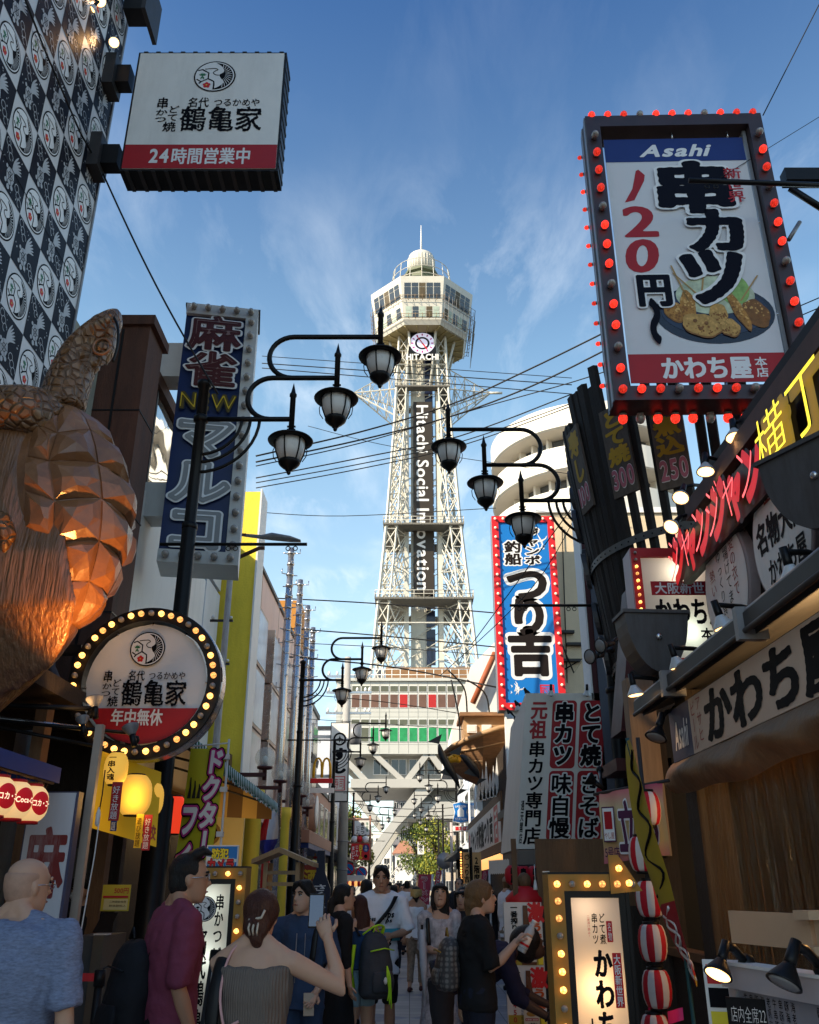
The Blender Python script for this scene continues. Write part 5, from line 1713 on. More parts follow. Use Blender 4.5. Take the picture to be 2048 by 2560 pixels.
mb = wm(t); mb.tube([at(1722,451,7.5),at(2100,464,7.5)],0.03,BLACK)
for x in(1768,1790):
 c = at(x,466,7.5); mb.tube([c+Vector((0.025*math.cos(R(a)),0,0.025*math.sin(R(a))))for a in range(0,361,30)],0.007,BLACK,n=5)
mb.build("bar",t)
BOWL = mat("bowl_grey",(0.085,0.082,0.085),0.5,0.4,var=0.2,scale=5,dirt=0.7,dirtcol=(0.04,0.025,0.02))
def bowl(label,c,w,h,dpt,rz,arm):
 t = thing("bowl_floodlight",label,"floodlight",c,rz,"bowl shaped floodlight housings")
 pts =[(w/2*math.cos(R(a))*(0.9+0.1*abs(math.cos(R(a)))),h*math.sin(R(a)))for a in range(180,361,10)]
 mb = MB(); mb.prism(pts,0,dpt,BOWL); mb.build("housing",t)
 mb = MB(); rim =[(p[0]*1.0,p[1])for p in((-w/2*1.06,0.02),(-w/2*1.06,-0.01),(w/2*1.06,-0.01),(w/2*1.06,0.02))]
 mb.prism(rim,-0.02,dpt+0.02,BOWL); mb.build("rim",t)
 mb = MB(); mb.lathe([(0.028,0),(0.028,-0.02),(0.015,-0.03)],STEEL,c=(0,0,-h*0.42),n=10,axis='y'); mb.build("bolt",t)
 mb = MB(); mb.tube([(0.02,dpt*0.5,-h*0.8)]+[Vector(a)for a in arm],0.035,DARK,n=6); mb.build("arm",t)
bowl("grey bowl floodlight hanging in front of the red framed sign",at(1640,1530,7.3),0.55,0.52,0.3,R(4),[(0.25,0.3,-0.75),(0.45,0.5,-0.95)])
bowl("large grey bowl floodlight at the right edge, in front of the yellow neon",(2.5,4.9,4.12),0.80,0.58,0.45,R(-62),[(0.3,0.5,-0.7)])
SG = "small spotlights of the skewer restaurant"
for lb,p,Y,aim,sz,b,lit,body in(("lit spotlight high under the billboard, left of the yellow neon",(1838,1095),6.9,(-0.1,-0.25,-1),0.085,(1895,1060),1,None),("lit spotlight above the end of the red neon kana",(1765,1180),7.4,(-0.15,-0.2,-1),0.085,(1835,1170),1,None),("lit spotlight left of the red neon, at the iron hoop's end",(1702,1245),7.9,(-0.35,-0.4,-0.75),0.085,(1775,1215),1,None),("lit spotlight just above the red framed sign's corner",(1678,1318),8.2,(-0.55,-0.35,-0.6),0.085,(1745,1285),1,None),("lit spotlight over the narrow round board with columns of writing",(1812,1570),5.7,(0.25,0.0,-1),0.075,(1950,1540),1,None),("white spotlight in front of the round board with red caption",(1985,1450),4.7,(0.2,0.1,-1),0.075,(2100,1400),0,None),("lit spotlight under the grey bowl floodlight",(1697,1668),6.6,(0.3,0.1,-1),0.07,(1810,1640),1,None),("lit spotlight hanging low beside the maroon wall corner",(1590,1738),7.3,(0.15,0.0,-1),0.07,(1700,1715),1,None),("black spotlight pointing down the street beside the lamp post",(1500,1615),8.6,(-0.75,-0.45,-0.25),0.075,(1560,1590),0,BLACK),("second black spotlight, lower left of its twin by the lamp post",(1474,1642),8.6,(-0.75,-0.5,-0.2),0.075,(1530,1625),0,BLACK),("black spotlight under the gutter end beside the dark blue panel",(1640,1845),7.0,(-0.35,-0.2,-0.8),0.085,(1690,1775),0,BLACK),("black spotlight over the white tapered sign box edge",(1470,1945),9.0,(-0.7,0.1,0.5),0.07,(1500,1925),0,BLACK),):
 spotlight(lb,at(*p,Y),aim,sz,at(*b,Y+0.35),bool(lit),body,SG,5 if lit else 0)
 # ---------------- items on the right pavement ----------------
def stand_sign(name,label,t,w,h,fw,face_txt,rw=None):
 rw = fw if rw is None else rw
 FACE2 = backlit_mat("stand_face",(0.82,0.76,0.70),0.6)
 mb = MB()
 mb.box(0,fw,-0.02,0.2,0,h,GOLDF); mb.box(w-rw,w,-0.02,0.2,0,h-(fw if rw<fw else 0),GOLDF if rw==fw else BLACK); mb.box(fw,w-(rw if rw==fw else 0),-0.02,0.2,h-fw,h,GOLDF); mb.box(fw,w-rw,-0.02,0.2,0,fw,GOLDF)
 mb.box(0,w,-0.015,0.205,h,h+0.012,BLACK); mb.box(fw,w-rw,0.19,0.2,fw,h-fw,BLACK)
 mb.build("frame",t)
 k = 0.035
 mb = MB(); mb.box(fw,fw+k,-0.012,0.01,fw,h-fw,BLACK); mb.box(w-rw-k,w-rw,-0.012,0.01,fw,h-fw,BLACK); mb.box(fw+k,w-rw-k,-0.012,0.01,h-fw-k,h-fw,BLACK); mb.box(fw+k,w-rw-k,-0.012,0.01,fw,fw+k,BLACK); mb.build("inner_frame",t)
 mb = MB(); mb.quad((fw+k,0.0,fw+k),(w-rw-k,0.0,fw+k),(w-rw-k,0.0,h-fw-k),(fw+k,0.0,h-fw-k),FACE2); mb.build("face",t)
 mb = MB(); face_txt(Panel(mb,fw+k,w-rw-k,fw+k,h-fw-k,0.0)); mb.build("lettering",t)
t,w,h = sroot("bulb_stand_sign","tall lit standing sign with ochre bulb frame and arrow, black kana on white","sign",1390,1600,2186,2950,5.3)
def f_(P):
 P.t("二度漬け禁止!",0.31,0.075,0.37,0.17,REDV,1,w=0.0,vert=True); P.t("串カツ",0.40,0.065,0.53,0.20,INK,1,w=0.015,vert=True,ax=1.4); P.t("どて煮",0.55,0.065,0.68,0.20,INK,1,w=0.015,vert=True,ax=1.4)
 P.rr(0.70,0.10,0.82,0.19,0.004,REDV); P.t("名物",0.72,0.105,0.80,0.185,PRINTW,2,w=0.0,vert=True)
 P.t("かわち屋",0.38,0.215,0.76,0.72,INK,1,w=0.035,vert=True,ax=1.5,rough=0.006,N=90)
 P.rr(0.77,0.235,0.95,0.46,0.002,REDV); P.t("大阪新世界",0.79,0.24,0.93,0.455,PRINTW,2,w=0.015,vert=True)
 P.t("本店",0.17,0.5,0.38,0.72,INK,1,w=0.03,vert=True,ax=1.4)
stand_sign("","",t,w,h,0.085,f_,0.02)
for k in range(14):
 bulb(t,0.045,-0.02,h-0.05-k*0.086,0.018,BULB_O if k in(3,7)else BULB_Y)
for k in range(1,6):
 bulb(t,0.045+k*0.083,-0.02,h-0.05,0.018,BULB_O if k in(1,5)else BULB_Y)
mb = MB(); mb.prism([(w-0.10,h-0.10),(w+0.075,h-0.085),(w-0.045,h+0.10),(w-0.10,h+0.10)],-0.03,-0.021,GOLDF,BLACK); mb.build("arrow_head",t)
bulb(t,w-0.05,-0.03,h+0.03,0.018,BULB_Y); bulb(t,w+0.0,-0.03,h-0.045,0.018,BULB_Y)
lamp("sign_light",'POINT',(w*0.52,0.11,h*0.60),1.5,(1.0,0.62,0.28),0.05,parent=t)
lamp("sign_light",'POINT',(w*0.52,0.11,h*0.33),1.5,(1.0,0.62,0.28),0.05,parent=t)
lamp("sign_light",'POINT',(w*0.45,0.11,h*0.88),0.5,(1.0,0.75,0.5),0.05,parent=t)
PR,PW = mat("paper_red",(0.50,0.012,0.025),0.6,var=0.05),mat("paper_white",(0.66,0.62,0.60),0.6,var=0.05)
def striped_lantern():
 t = thing("paper_lantern","","lantern",(0,0,0),0,"column of red and white striped lanterns")
 n = 48
 prof =[(0.05,-0.105),(0.068,-0.095),(0.082,-0.06),(0.088,-0.02),(0.088,0.02),(0.082,0.06),(0.068,0.095),(0.05,0.105)]
 pr =[]
 for i in range(len(prof)-1):
  for q in range(3):
   f = q/3
   r = prof[i][0]*(1-f)+prof[i+1][0]*f
   pr.append((r+(0.0012 if q==1 else 0),prof[i][1]*(1-f)+prof[i+1][1]*f))
 pr.append(prof[-1])
 mb = MB(); mb.lathe(pr,PW,n=n)
 mb.slot(PR)
 for i,f in enumerate(mb.f):
  if len(f)==4 and((f[0]%n)//4)%2==0:
   mb.mi[i] = 1
 mb.build("paper",t)
 mb = MB(); mb.lathe([(0.052,0.10),(0.052,0.12),(0.045,0.12)],BLACK,n=20); mb.build("rim",t)
 mb = MB(); mb.lathe([(0.052,-0.12),(0.052,-0.10)],BLACK,n=20); mb.build("rim",t)
 return t
l0 = striped_lantern()
LN =["topmost striped lantern, behind the yellow flag at the pink banner","striped lantern second from the top, beside the pink banner's lower half","striped lantern just below the standing sign's arrow tip","striped lantern fourth down, beside the red caption of the standing sign","striped lantern fifth down, right of the standing sign's large kana","lowest striped lantern, cut by the bottom edge"]
for i,(px,py)in enumerate(((1618,2022),(1607,2135),(1625,2247),(1632,2357),(1643,2472),(1640,2585))):
 p = at(px,py,6.1)
 o = l0 if i==0 else dup(l0,p)
 o.location = p; o.rotation_euler =(0,0,0.3*i); o['label'] = LN[i]
t = thing("lantern_rail","thin dark upright pole that carries the striped lanterns","pole",(at(1640,2300,6.2).x,6.25,0))
mb = wm(t); c = at(1640,2300,6.25); mb.tube([(c.x,6.25,0),(c.x,6.25,2.5)],0.015,DARK)
for py in(1980,2095,2205,2318,2430,2545):
 mb.tube([(c.x,6.25,hz(py,6.2)),(at(1620,py,6.1).x,6.1,hz(py,6.1))],0.006,DARK,n=5)
mb.build("pole",t)
t = thing("plastic_cloth","bright pink plastic sheet hanging among the striped lanterns near the bottom","cloth",at(1650,2530,6.3))
mb = wm(t); a = at(1620,2518,6.3); mb.sheet(lambda u,v:(a.x+0.22*u,6.3+0.02*math.sin(9*u),a.z-0.07*v-0.02*math.sin(3*u)),10,4,mat("pink_plastic",(0.75,0.04,0.25),0.35,var=0.05)); mb.build("cloth",t)
t,w,h = sroot("noren_banner","pink to yellow fabric banner with purple characters beside the striped lanterns","banner",1504,1666,1985,2160,6.6,6.3)
PK = mat("noren_fabric",(0.6,0.25,0.28),0.8,var=0)
n_,l_,b_ = nodes_of(PK)
tcb = n_.new('ShaderNodeTexCoord'); sx_ = n_.new('ShaderNodeSeparateXYZ'); rp_ = n_.new('ShaderNodeValToRGB')
l_.new(tcb.outputs['Generated'],sx_.inputs[0]); l_.new(sx_.outputs['Z'],rp_.inputs[0]); l_.new(rp_.outputs[0],b_.inputs['Base Color'])
e_ = rp_.color_ramp.elements; e_[0].color =(0.45,0.10,0.14,1); e_[1].color =(0.50,0.07,0.14,1)
for pos,c_ in((0.3,(0.50,0.40,0.18,1)),(0.7,(0.52,0.42,0.24,1))):
 q = e_.new(pos); q.color = c_
mb = MB(); mb.sheet(lambda u,v:(w*u,0.012*math.sin(14*u)+0.01*math.sin(7*v),h*v+0.05*u),24,12,PK); mb.build("fabric",t)
mb = MB(); P = Panel(mb,0,w,0,h,-0.03)
PU = mat("purple_ink",(0.08,0.02,0.06),0.6,var=0)
P.rr(0.06,0.2,0.26,0.7,0.004,PU); P.r(0.075,0.22,0.245,0.68,PRINTW,2); P.r(0.10,0.27,0.22,0.52,REDP,3); P.t("やし屋",0.08,0.56,0.24,0.66,RB,3,w=0)
P.t("5号店",0.06,0.76,0.30,0.93,PU,1,w=0.01)
P.t("立",0.30,0.12,0.60,0.88,PRINTW,1,w=0.075); P.t("立",0.30,0.12,0.60,0.88,PU,2,w=0.035); P.t("ち",0.62,0.1,0.95,0.85,PRINTW,1,w=0.075); P.t("ち",0.62,0.1,0.95,0.85,PU,2,w=0.035)
mb.build("lettering",t)
mb = MB(); mb.tube([(-0.05,0.02,h+0.0),(w+0.05,0.02,h+0.06)],0.012,DARK); mb.build("rod",t)
t = thing("feather_flag","tall narrow yellow and red feather flag curving down beside the dark post","flag",(1.75,5.6,0))
FY,FR2 = mat("flag_yellow",(0.42,0.34,0.03),0.7,var=0.15,scale=4),mat("flag_red",(0.42,0.02,0.035),0.7,var=0.15,scale=4)
cen = smooth2([(1572,1850),(1592,1950),(1622,2080),(1660,2200),(1690,2310),(1720,2400),(1742,2468)],6)
mb = wm(t)
vs =[]
for i,c in enumerate(cen):
 f = i/(len(cen)-1)
 hw_ =(6+26*math.sin(math.pi*min(1,f*1.02)**0.8)*1.0)*(1-f**6)
 a,b = at(c.x-hw_*0.9,c.y+hw_*0.5,5.75),at(c.x+hw_*0.4,c.y-hw_*0.2,5.35)
 m_ =(a+b)/2+Vector((0.03*math.sin(f*9),0.03,0))
 vs +=[a,m_,b]
fs,cols =[],[]
mb.slot(FY); mb.slot(FR2); mb.slot(PRINTW); mb.slot(INK)
o = mb.nv
mb.add(vs,[],FY,True)
for i in range(len(cen)-1):
 for k in range(2):
  f = i/(len(cen)-1)
  mb.f.append([o+3*i+k,o+3*i+k+1,o+3*i+k+4,o+3*i+k+3]); mb.sm.append(True)
  mb.mi.append(1 if f>0.58 and(k==0 or f<0.9)else 0)
mb.build("flag_cloth",t)
mb = wm(t)
def fl(u,f):
 i = min(int(f*(len(cen)-1)),len(cen)-2); g = f*(len(cen)-1)-i
 a,m_,b =[Vector(vs[3*i+k]).lerp(Vector(vs[3*i+3+k]),g)for k in range(3)]
 p = a.lerp(m_,u*2)if u<0.5 else m_.lerp(b,u*2-1)
 return p+(Vector((0,0,EYE))-p).normalized()*0.012
for base,m2,u0 in(([0.06,0.12,0.18,0.25,0.32,0.4,0.48,0.55],INK,0.6),([0.6,0.66,0.72,0.78,0.85,0.92],PRINTW,0.45)):
 pts =[fl(u0+0.28*(-1)**i,f)for i,f in enumerate(base)]
 mb.tube(smooth2(pts,5),0.009,m2,n=5)
 if m2 is PRINTW:
  mb.tube(smooth2([fl(u0-0.3*(-1)**i,f+0.02)for i,f in enumerate(base)],5),0.008,m2,n=5)
mb.build("flag_print",t)
mb = wm(t); a,b = at(1568,1845,5.6),at(1745,2470,5.5)
mb.tube([a,at(1640,2130,5.7),at(1715,2400,5.7),at(1735,2560,5.65),(1.78,5.65,0.1)],0.012,mat("pole_teal",(0.02,0.08,0.09),0.5,var=0.1)); mb.lathe([(0.16,0),(0.16,0.08),(0.03,0.1)],DARK,c=(1.78,5.65,0),n=16); mb.build("flag_pole",t)
t = thing("menu_board","wide menu board in a silver frame with photos and red captions, bottom corner","menu board",(1.33,4.15,0.25),R(-78))
mb = MB(); w,h = 2.2,1.0
mb.box(0,w,-0.03,0.05,h-0.085,h,mat("aluminium",(0.50,0.50,0.54),0.4,0.3,var=0.1)); mb.box(0,w,-0.04,0.06,h,h+0.012,WHITE); mb.box(0,0.05,0,0.05,0,h-0.06,MATS["aluminium"]); mb.box(0.05,w,0.02,0.04,0,h-0.06,DARK); mb.box(0.1,0.16,0,0.05,-0.25,0,DARK); mb.box(w-0.2,w-0.14,0,0.05,-0.25,0,DARK); mb.build("frame",t)
mb = MB(); mb.quad((0.05,0.012,0),(w,0.012,0),(w,0.012,h-0.06),(0.05,0.012,h-0.06),mat("menu_sheet",(0.26,0.27,0.32),0.3,var=0.15,scale=3,coat=0.3)); mb.build("sheet",t)
mb = MB(); P = Panel(mb,0.05,w,0,h-0.06,0.012)
MW = mat("menu_maroon",(0.12,0.02,0.03),0.4,var=0.1)
for i in range(26):
 if i in(9,10,11):continue
 P.t("牛串豚海老帆立玉葱"[i%5:i%5+4],0.02+i*0.0185,0.04,0.033+i*0.0185,0.20,INK,1,w=0.0,vert=True,N=24)
 P.t("百二十円"[i%2:],0.02+i*0.0185,0.24,0.033+i*0.0185,0.34+0.03*(i%3),INK,1,w=-0.01,vert=True,N=24)
P.r(0.515,0.0,1,1,MW); P.t("串カツ盛",0.525,0.05,0.57,0.9,PKD,2,w=0.02,vert=True,N=40); P.t("三大名物",0.60,0.1,0.82,0.32,PRINTW,2,w=0.03,N=40); P.r(0.6,0.4,0.9,0.98,SHEET,2)
rnd = random.Random(9)
for i in range(16):
 P.p(el(rnd.uniform(0.12,0.45),rnd.uniform(0.55,0.95),0.022,0.04,12),FRY[i%3],1+i%5)
mb.build("print",t)
t = thing("chalk_board","small black hanging board with pale handwriting in front of the menu board","menu board",(1.27,4.02,0.70),R(-40))
mb = MB(); mb.box(0,0.26,0,0.015,0,0.44,BLACK); mb.build("board",t)
mb = MB(); P = Panel(mb,0,0.26,0,0.44,0.0); P.t("店内全席22",0.06,0.06,0.6,0.2,PRINTW,1,w=-0.012); P.t("串揚",0.15,0.4,0.9,0.75,PRINTW,1,w=0.05); P.t("串揚",0.15,0.4,0.9,0.75,PKD,2,w=0.02); P.t("定食",0.15,0.75,0.9,1.0,PRINTW,1,w=0.03); mb.build("lettering",t)
t = thing("price_list","narrow sheet with yellow and green blocks at the left end of the menu board","poster",(1.30,4.38,0.3),R(-20))
mb = MB(); mb.box(0,0.13,0,0.01,0,0.95,SHEET); mb.build("sheet",t)
mb = MB(); P = Panel(mb,0,0.13,0,0.95,0)
for i,m_ in enumerate((REDV,INK,YELB,YELP,INK,mat("lime_print",(0.25,0.42,0.02),0.5),INK,YELB,SHEET,INK)):
 P.r(0.1,0.02+i*0.096,0.75,0.1+i*0.096,m_)
mb.build("print",t)
spotlight("black clip lamp, lit, at the left end of the menu board",at(1795,2438,3.9),(-0.45,-0.35,-0.8),0.055,at(1868,2410,4.05),True,BLACK,"clip lamps on the menu board",3,"clip_lamp")
spotlight("black clip lamp, unlit, on the middle of the menu board",at(1960,2460,3.4),(-0.5,-0.2,-0.85),0.06,at(2060,2425,3.5),False,BLACK,"clip lamps on the menu board",0,"clip_lamp")
t = thing("plastic_crate","beige plastic crate standing behind the menu board","crate",(2.06,4.2,0.72),R(14))
BC = mat("crate_beige",(0.50,0.36,0.24),0.5,var=0.08,scale=4)
mb = MB()
mb.box(-0.44,0.61,-0.085,0.015,0.70,0.735,BC); mb.box(-0.43,0.60,-0.075,0.015,0.565,0.60,BC); mb.box(-0.38,-0.35,0.0,0.6,0.58,0.72,BC)
for i in range(9):
 mb.box(-0.38+i*0.11,-0.362+i*0.11,-0.078,-0.03,0.6,0.7,BC)
 mb.box(-0.38+i*0.11,-0.33+i*0.11,-0.03,0.0,0.1,0.57,BC)
mb.box(-0.38,0.55,-0.03,0.6,0.06,0.1,BC); mb.build("body",t)
t = thing("crate_table","dark timber table standing behind the menu board","table",(2.1,4.65,0),0)
mb = MB(); mb.box(-0.55,0.5,-0.35,0.5,0.58,0.64,WOODD); mb.build("top",t)
for x in(-0.5,0.4):
 for y in(-0.3,0.4):
  mb = MB(); mb.box(x,x+0.06,y,y+0.06,0,0.58,WOODD); mb.build("leg",t)
  # ---------------- tapered white sign box ----------------
t = thing("tapered_sign_box","white tapered canopy sign box with red and black vertical lettering","sign",(2.2,13.0,0))
TB = mat("canopy_white",(0.74,0.70,0.63),0.6,var=0.06,scale=2,dirt=0.3,dirtcol=(0.35,0.28,0.22))
zb,zt = 2.02,4.17
def sx(z):return 1.47+(z-zb)/(zt-zb)*0.25
mb = wm(t)
mb.add([(sx(zb),13,zb),(3.0,13,zb),(3.0,13,zt),(sx(zt),13,zt),(sx(zb),15.2,zb),(3.0,15.2,zb),(3.0,15.2,zt),(sx(zt)+0.0,15.2,zt-0.15)],[(0,1,2,3),(4,0,3,7),(3,2,6,7),(1,0,4,5),(5,4,7,6)],TB)
mb.build("box",t)
mb = wm(t); mb.box(sx(zb)+0.02,3.0,12.99,15.1,zb-0.2,zb-0.01,mat("mesh_skirt",(0.20,0.165,0.14),0.8,var=0.2,scale=3,dirt=0.3)); mb.build("skirt",t)
shear = Matrix.Identity(4); shear[0][2] = 0.25/(zt-zb)
mb = MB(Matrix.Translation((sx(zb)-2.2,0,zb))@shear)
W_,H_ = 1.55,zt-zb
P = Panel(mb,0,W_,0,H_,0.0)
P.t("元祖",0.055,0.05,0.215,0.31,REDP,2,w=0.03,vert=True,ax=1.2)
P.t("串カツ専門店",0.055,0.32,0.215,0.975,INK,2,w=0.022,vert=True,ax=1.3)
P.t("通天閣店",-0.03+0.05,0.70,0.11-0.06,0.97,INK,1,w=0.02,vert=True)
for u,s in((0.26,"串カツ"),(0.52,"とて焼")):
 P.rr(u,0.05,u+0.23,0.50,0.06,REDP)
 P.t(s,u+0.02,0.06,u+0.21,0.485,SHEET,2,w=0.10,vert=True); P.t(s,u+0.02,0.06,u+0.21,0.485,INK,3,w=0.04,vert=True,ax=1.2)
for u,s in((0.26,"味自慢"),(0.52,"きそば")):
 P.rr(u,0.515,u+0.23,0.95,0.06,REDP)
 P.t(s,u+0.02,0.53,u+0.21,0.94,SHEET,2,w=0.10,vert=True); P.t(s,u+0.02,0.53,u+0.21,0.94,INK,3,w=0.02,vert=True,ax=1.3)
mb.build("lettering",t)
for px,lb in((1378,"small white spotlight clamped on the middle of the tapered sign box"),(1468,"small white spotlight at the right end of the tapered sign box")):
 spotlight(lb,at(px,1738,12.7),(0,0.35,-0.9),0.06,at(px,1735,12.99),False,None,SG)
for px,py,Y,lb in((1320,1745,13.4,"first small spotlight along the sloping edge of the tapered sign box"),(1296,1775,14.0,"middle small spotlight along the sloping edge of the tapered sign box"),(1276,1795,14.8,"farthest small spotlight along the sloping edge of the tapered sign box")):
 spotlight(lb,at(px,py,Y),(0.3,0.2,-0.9),0.06,at(px+14,py+2,Y),False,None,SG)
t = thing("corrugated_awning","short pale corrugated awning under the tapered sign box","awning",(2,14,1.8))
mb = wm(t); a,b = at(1222,2155,15),at(1275,2150,15)
mb.sheet(lambda u,v:(a.x+(b.x-a.x)*u,15-1.2*u,a.z-0.18+0.2*v+0.008*math.sin(u*90)),60,2,SHEET,False); mb.build("sheet",t)
# ---------------- tall blue vertical sign ----------------
t,w,h = sroot("blue_vertical_sign","tall blue vertical sign with outlined black characters in a red bulb border","sign",1238,1400,1292,1776,20.0)
mb = MB(); mb.box(0,w,0,0.4,0,h,GREY); mb.box(0.15,0.9,0.1,0.35,-2.2,0,WHITE); mb.build("case",t)
fw = 0.16
mb = MB(); mb.box(0,w,-0.05,0,0,fw,REDV); mb.box(0,w,-0.05,0,h-fw,h,REDV); mb.box(0,fw,-0.05,0,fw,h-fw,REDV); mb.box(w-fw,w,-0.05,0,fw,h-fw,REDV); mb.build("border",t)
mb = MB(); mb.quad((fw,-0.01,fw),(w-fw,-0.01,fw),(w-fw,-0.01,h-fw),(fw,-0.01,h-fw),BLUEV); mb.build("panel",t)
mb = MB(); P = Panel(mb,fw,w-fw,fw,h-fw,-0.01)
BRN2 = mat("brown_black_ink",(0.016,0.012,0.011),0.6,var=0,spec=0.06)
for s,u0,v0,u1,v1,wt,wo in(("釣船",0.10,0.11,0.44,0.25,0.035,0.13),("ジャンボ",0.50,0.03,0.82,0.25,0.035,0.13)):
 P.t(s,u0,v0,u1,v1,PRINTW,1,w=wo,vert=True); P.t(s,u0,v0,u1,v1,BRN2,2,w=wt,vert=True)
for s,u0,v0,u1,v1 in(("つ",0.10,0.24,0.95,0.47),("り",0.10,0.43,0.95,0.65),("吉",0.08,0.61,0.95,0.86)):
 P.t(s,u0,v0,u1,v1,PRINTW,1,w=0.115,ax=1.1); P.t(s,u0,v0,u1,v1,BRN2,2,w=0.04,ax=1.3)
P.rr(0.66,0.905,0.93,0.965,0.01,REDV); P.rr(0.69,0.912,0.90,0.958,0.005,BLUEV,2); P.t("釣吉",0.68,0.912,0.92,0.958,REDV,3,w=0.01)
rnd = random.Random(3)
for(u0,v0)in((0.2,0.93),(0.8,0.13)):
 for i in range(12):
  a = R(rnd.uniform(20,120)); L = rnd.uniform(0.05,0.24)
  p = Vector((P.X(u0+rnd.uniform(-0.1,0.1)),P.Z(v0+rnd.uniform(-0.02,0.03)))); q = p+Vector((math.cos(a),math.sin(a)))*L
  line2(mb,[p,(p+q)/2+Vector((0.02,0)),q],[0.004,0.03,0.008],-0.013-0.0003*i,PRINTW)
mb.build("lettering",t)
BB = mat("bulb_cream",(0.85,0.7,0.55),0.3,emit=0.35,ecol=(1,0.75,0.5),var=0)
for k in range(20):
 z = 0.08+k*(h-0.16)/19
 bulb(t,fw/2,-0.05,z,0.03,BB); bulb(t,w-fw/2,-0.05,z,0.03,BB)
for k in range(1,7):
 bulb(t,0.08+k*(w-0.16)/7,-0.05,fw/2,0.03,BB); bulb(t,0.08+k*(w-0.16)/7,-0.05,h-fw/2,0.03,BB)
t = thing("beige_building","sunlit beige rendered building behind the blue vertical sign","building",(3.4,20.8,0))
BW = mat("beige_render",(0.62,0.50,0.34),0.85,var=0.1,scale=2,bump=0.4,bscale=40,dirt=0.25,dirtcol=(0.4,0.3,0.2))
mb = wm(t); mb.box(3.3,9,20.9,27,0,10.4,BW); mb.box(3.25,9.1,20.84,27.1,10.4,10.55,WHITE); mb.build("wall",t)
mb = wm(t)
for s,(ax_,az_)in enumerate(((3.5,7.2),(3.8,6.9),(3.6,6.5))):
 mb.box(ax_,ax_+0.5,20.75,20.9,az_,az_+0.06,DARK)
mb.tube([(3.55,20.8,7.3),(3.9,20.7,6.2),(4.2,20.8,6.6),(3.7,20.75,6.3)],0.02,WIRE,n=5); mb.tube([(3.9,20.85,10),(3.75,20.85,6)],0.015,WIRE,n=5)
mb.build("wiring",t)
# ---------------- carved turtle ----------------
def lacquer(name,col,kind):
 m = mat(name,col,0.36,var=0.45,scale=4,stretch=(5,5,0.9)if kind=='wood' else None,coat=0.25)
 n,l,b = nodes_of(m)
 tc = n.new('ShaderNodeTexCoord')
 bp = n.new('ShaderNodeBump')
 if kind=='scale':
  vo = n.new('ShaderNodeTexVoronoi'); vo.feature = 'DISTANCE_TO_EDGE'; vo.inputs['Scale'].default_value = 13
  l.new(tc.outputs['Object'],vo.inputs['Vector'])
  mr = n.new('ShaderNodeMapRange'); mr.inputs[1].default_value = 0.0; mr.inputs[2].default_value = 0.22
  l.new(vo.outputs['Distance'],mr.inputs[0]); l.new(mr.outputs[0],bp.inputs['Height'])
  bp.inputs['Strength'].default_value = 1.0; bp.inputs['Distance'].default_value = 0.03
 elif kind=='wood':
  mp = n.new('ShaderNodeMapping'); mp.inputs['Scale'].default_value =(18,18,1.2)
  nz = n.new('ShaderNodeTexNoise'); nz.inputs['Scale'].default_value = 1.6; nz.inputs['Detail'].default_value = 4
  l.new(tc.outputs['Object'],mp.inputs[0]); l.new(mp.outputs[0],nz.inputs['Vector']); l.new(nz.outputs['Fac'],bp.inputs['Height'])
  bp.inputs['Strength'].default_value = 0.9; bp.inputs['Distance'].default_value = 0.035
 else:
  nz = n.new('ShaderNodeTexNoise'); nz.inputs['Scale'].default_value = 14; nz.inputs['Detail'].default_value = 6
  l.new(tc.outputs['Object'],nz.inputs['Vector']); l.new(nz.outputs['Fac'],bp.inputs['Height'])
  bp.inputs['Strength'].default_value = 0.35; bp.inputs['Distance'].default_value = 0.02
 l.new(bp.outputs[0],b.inputs['Normal'])
 return m
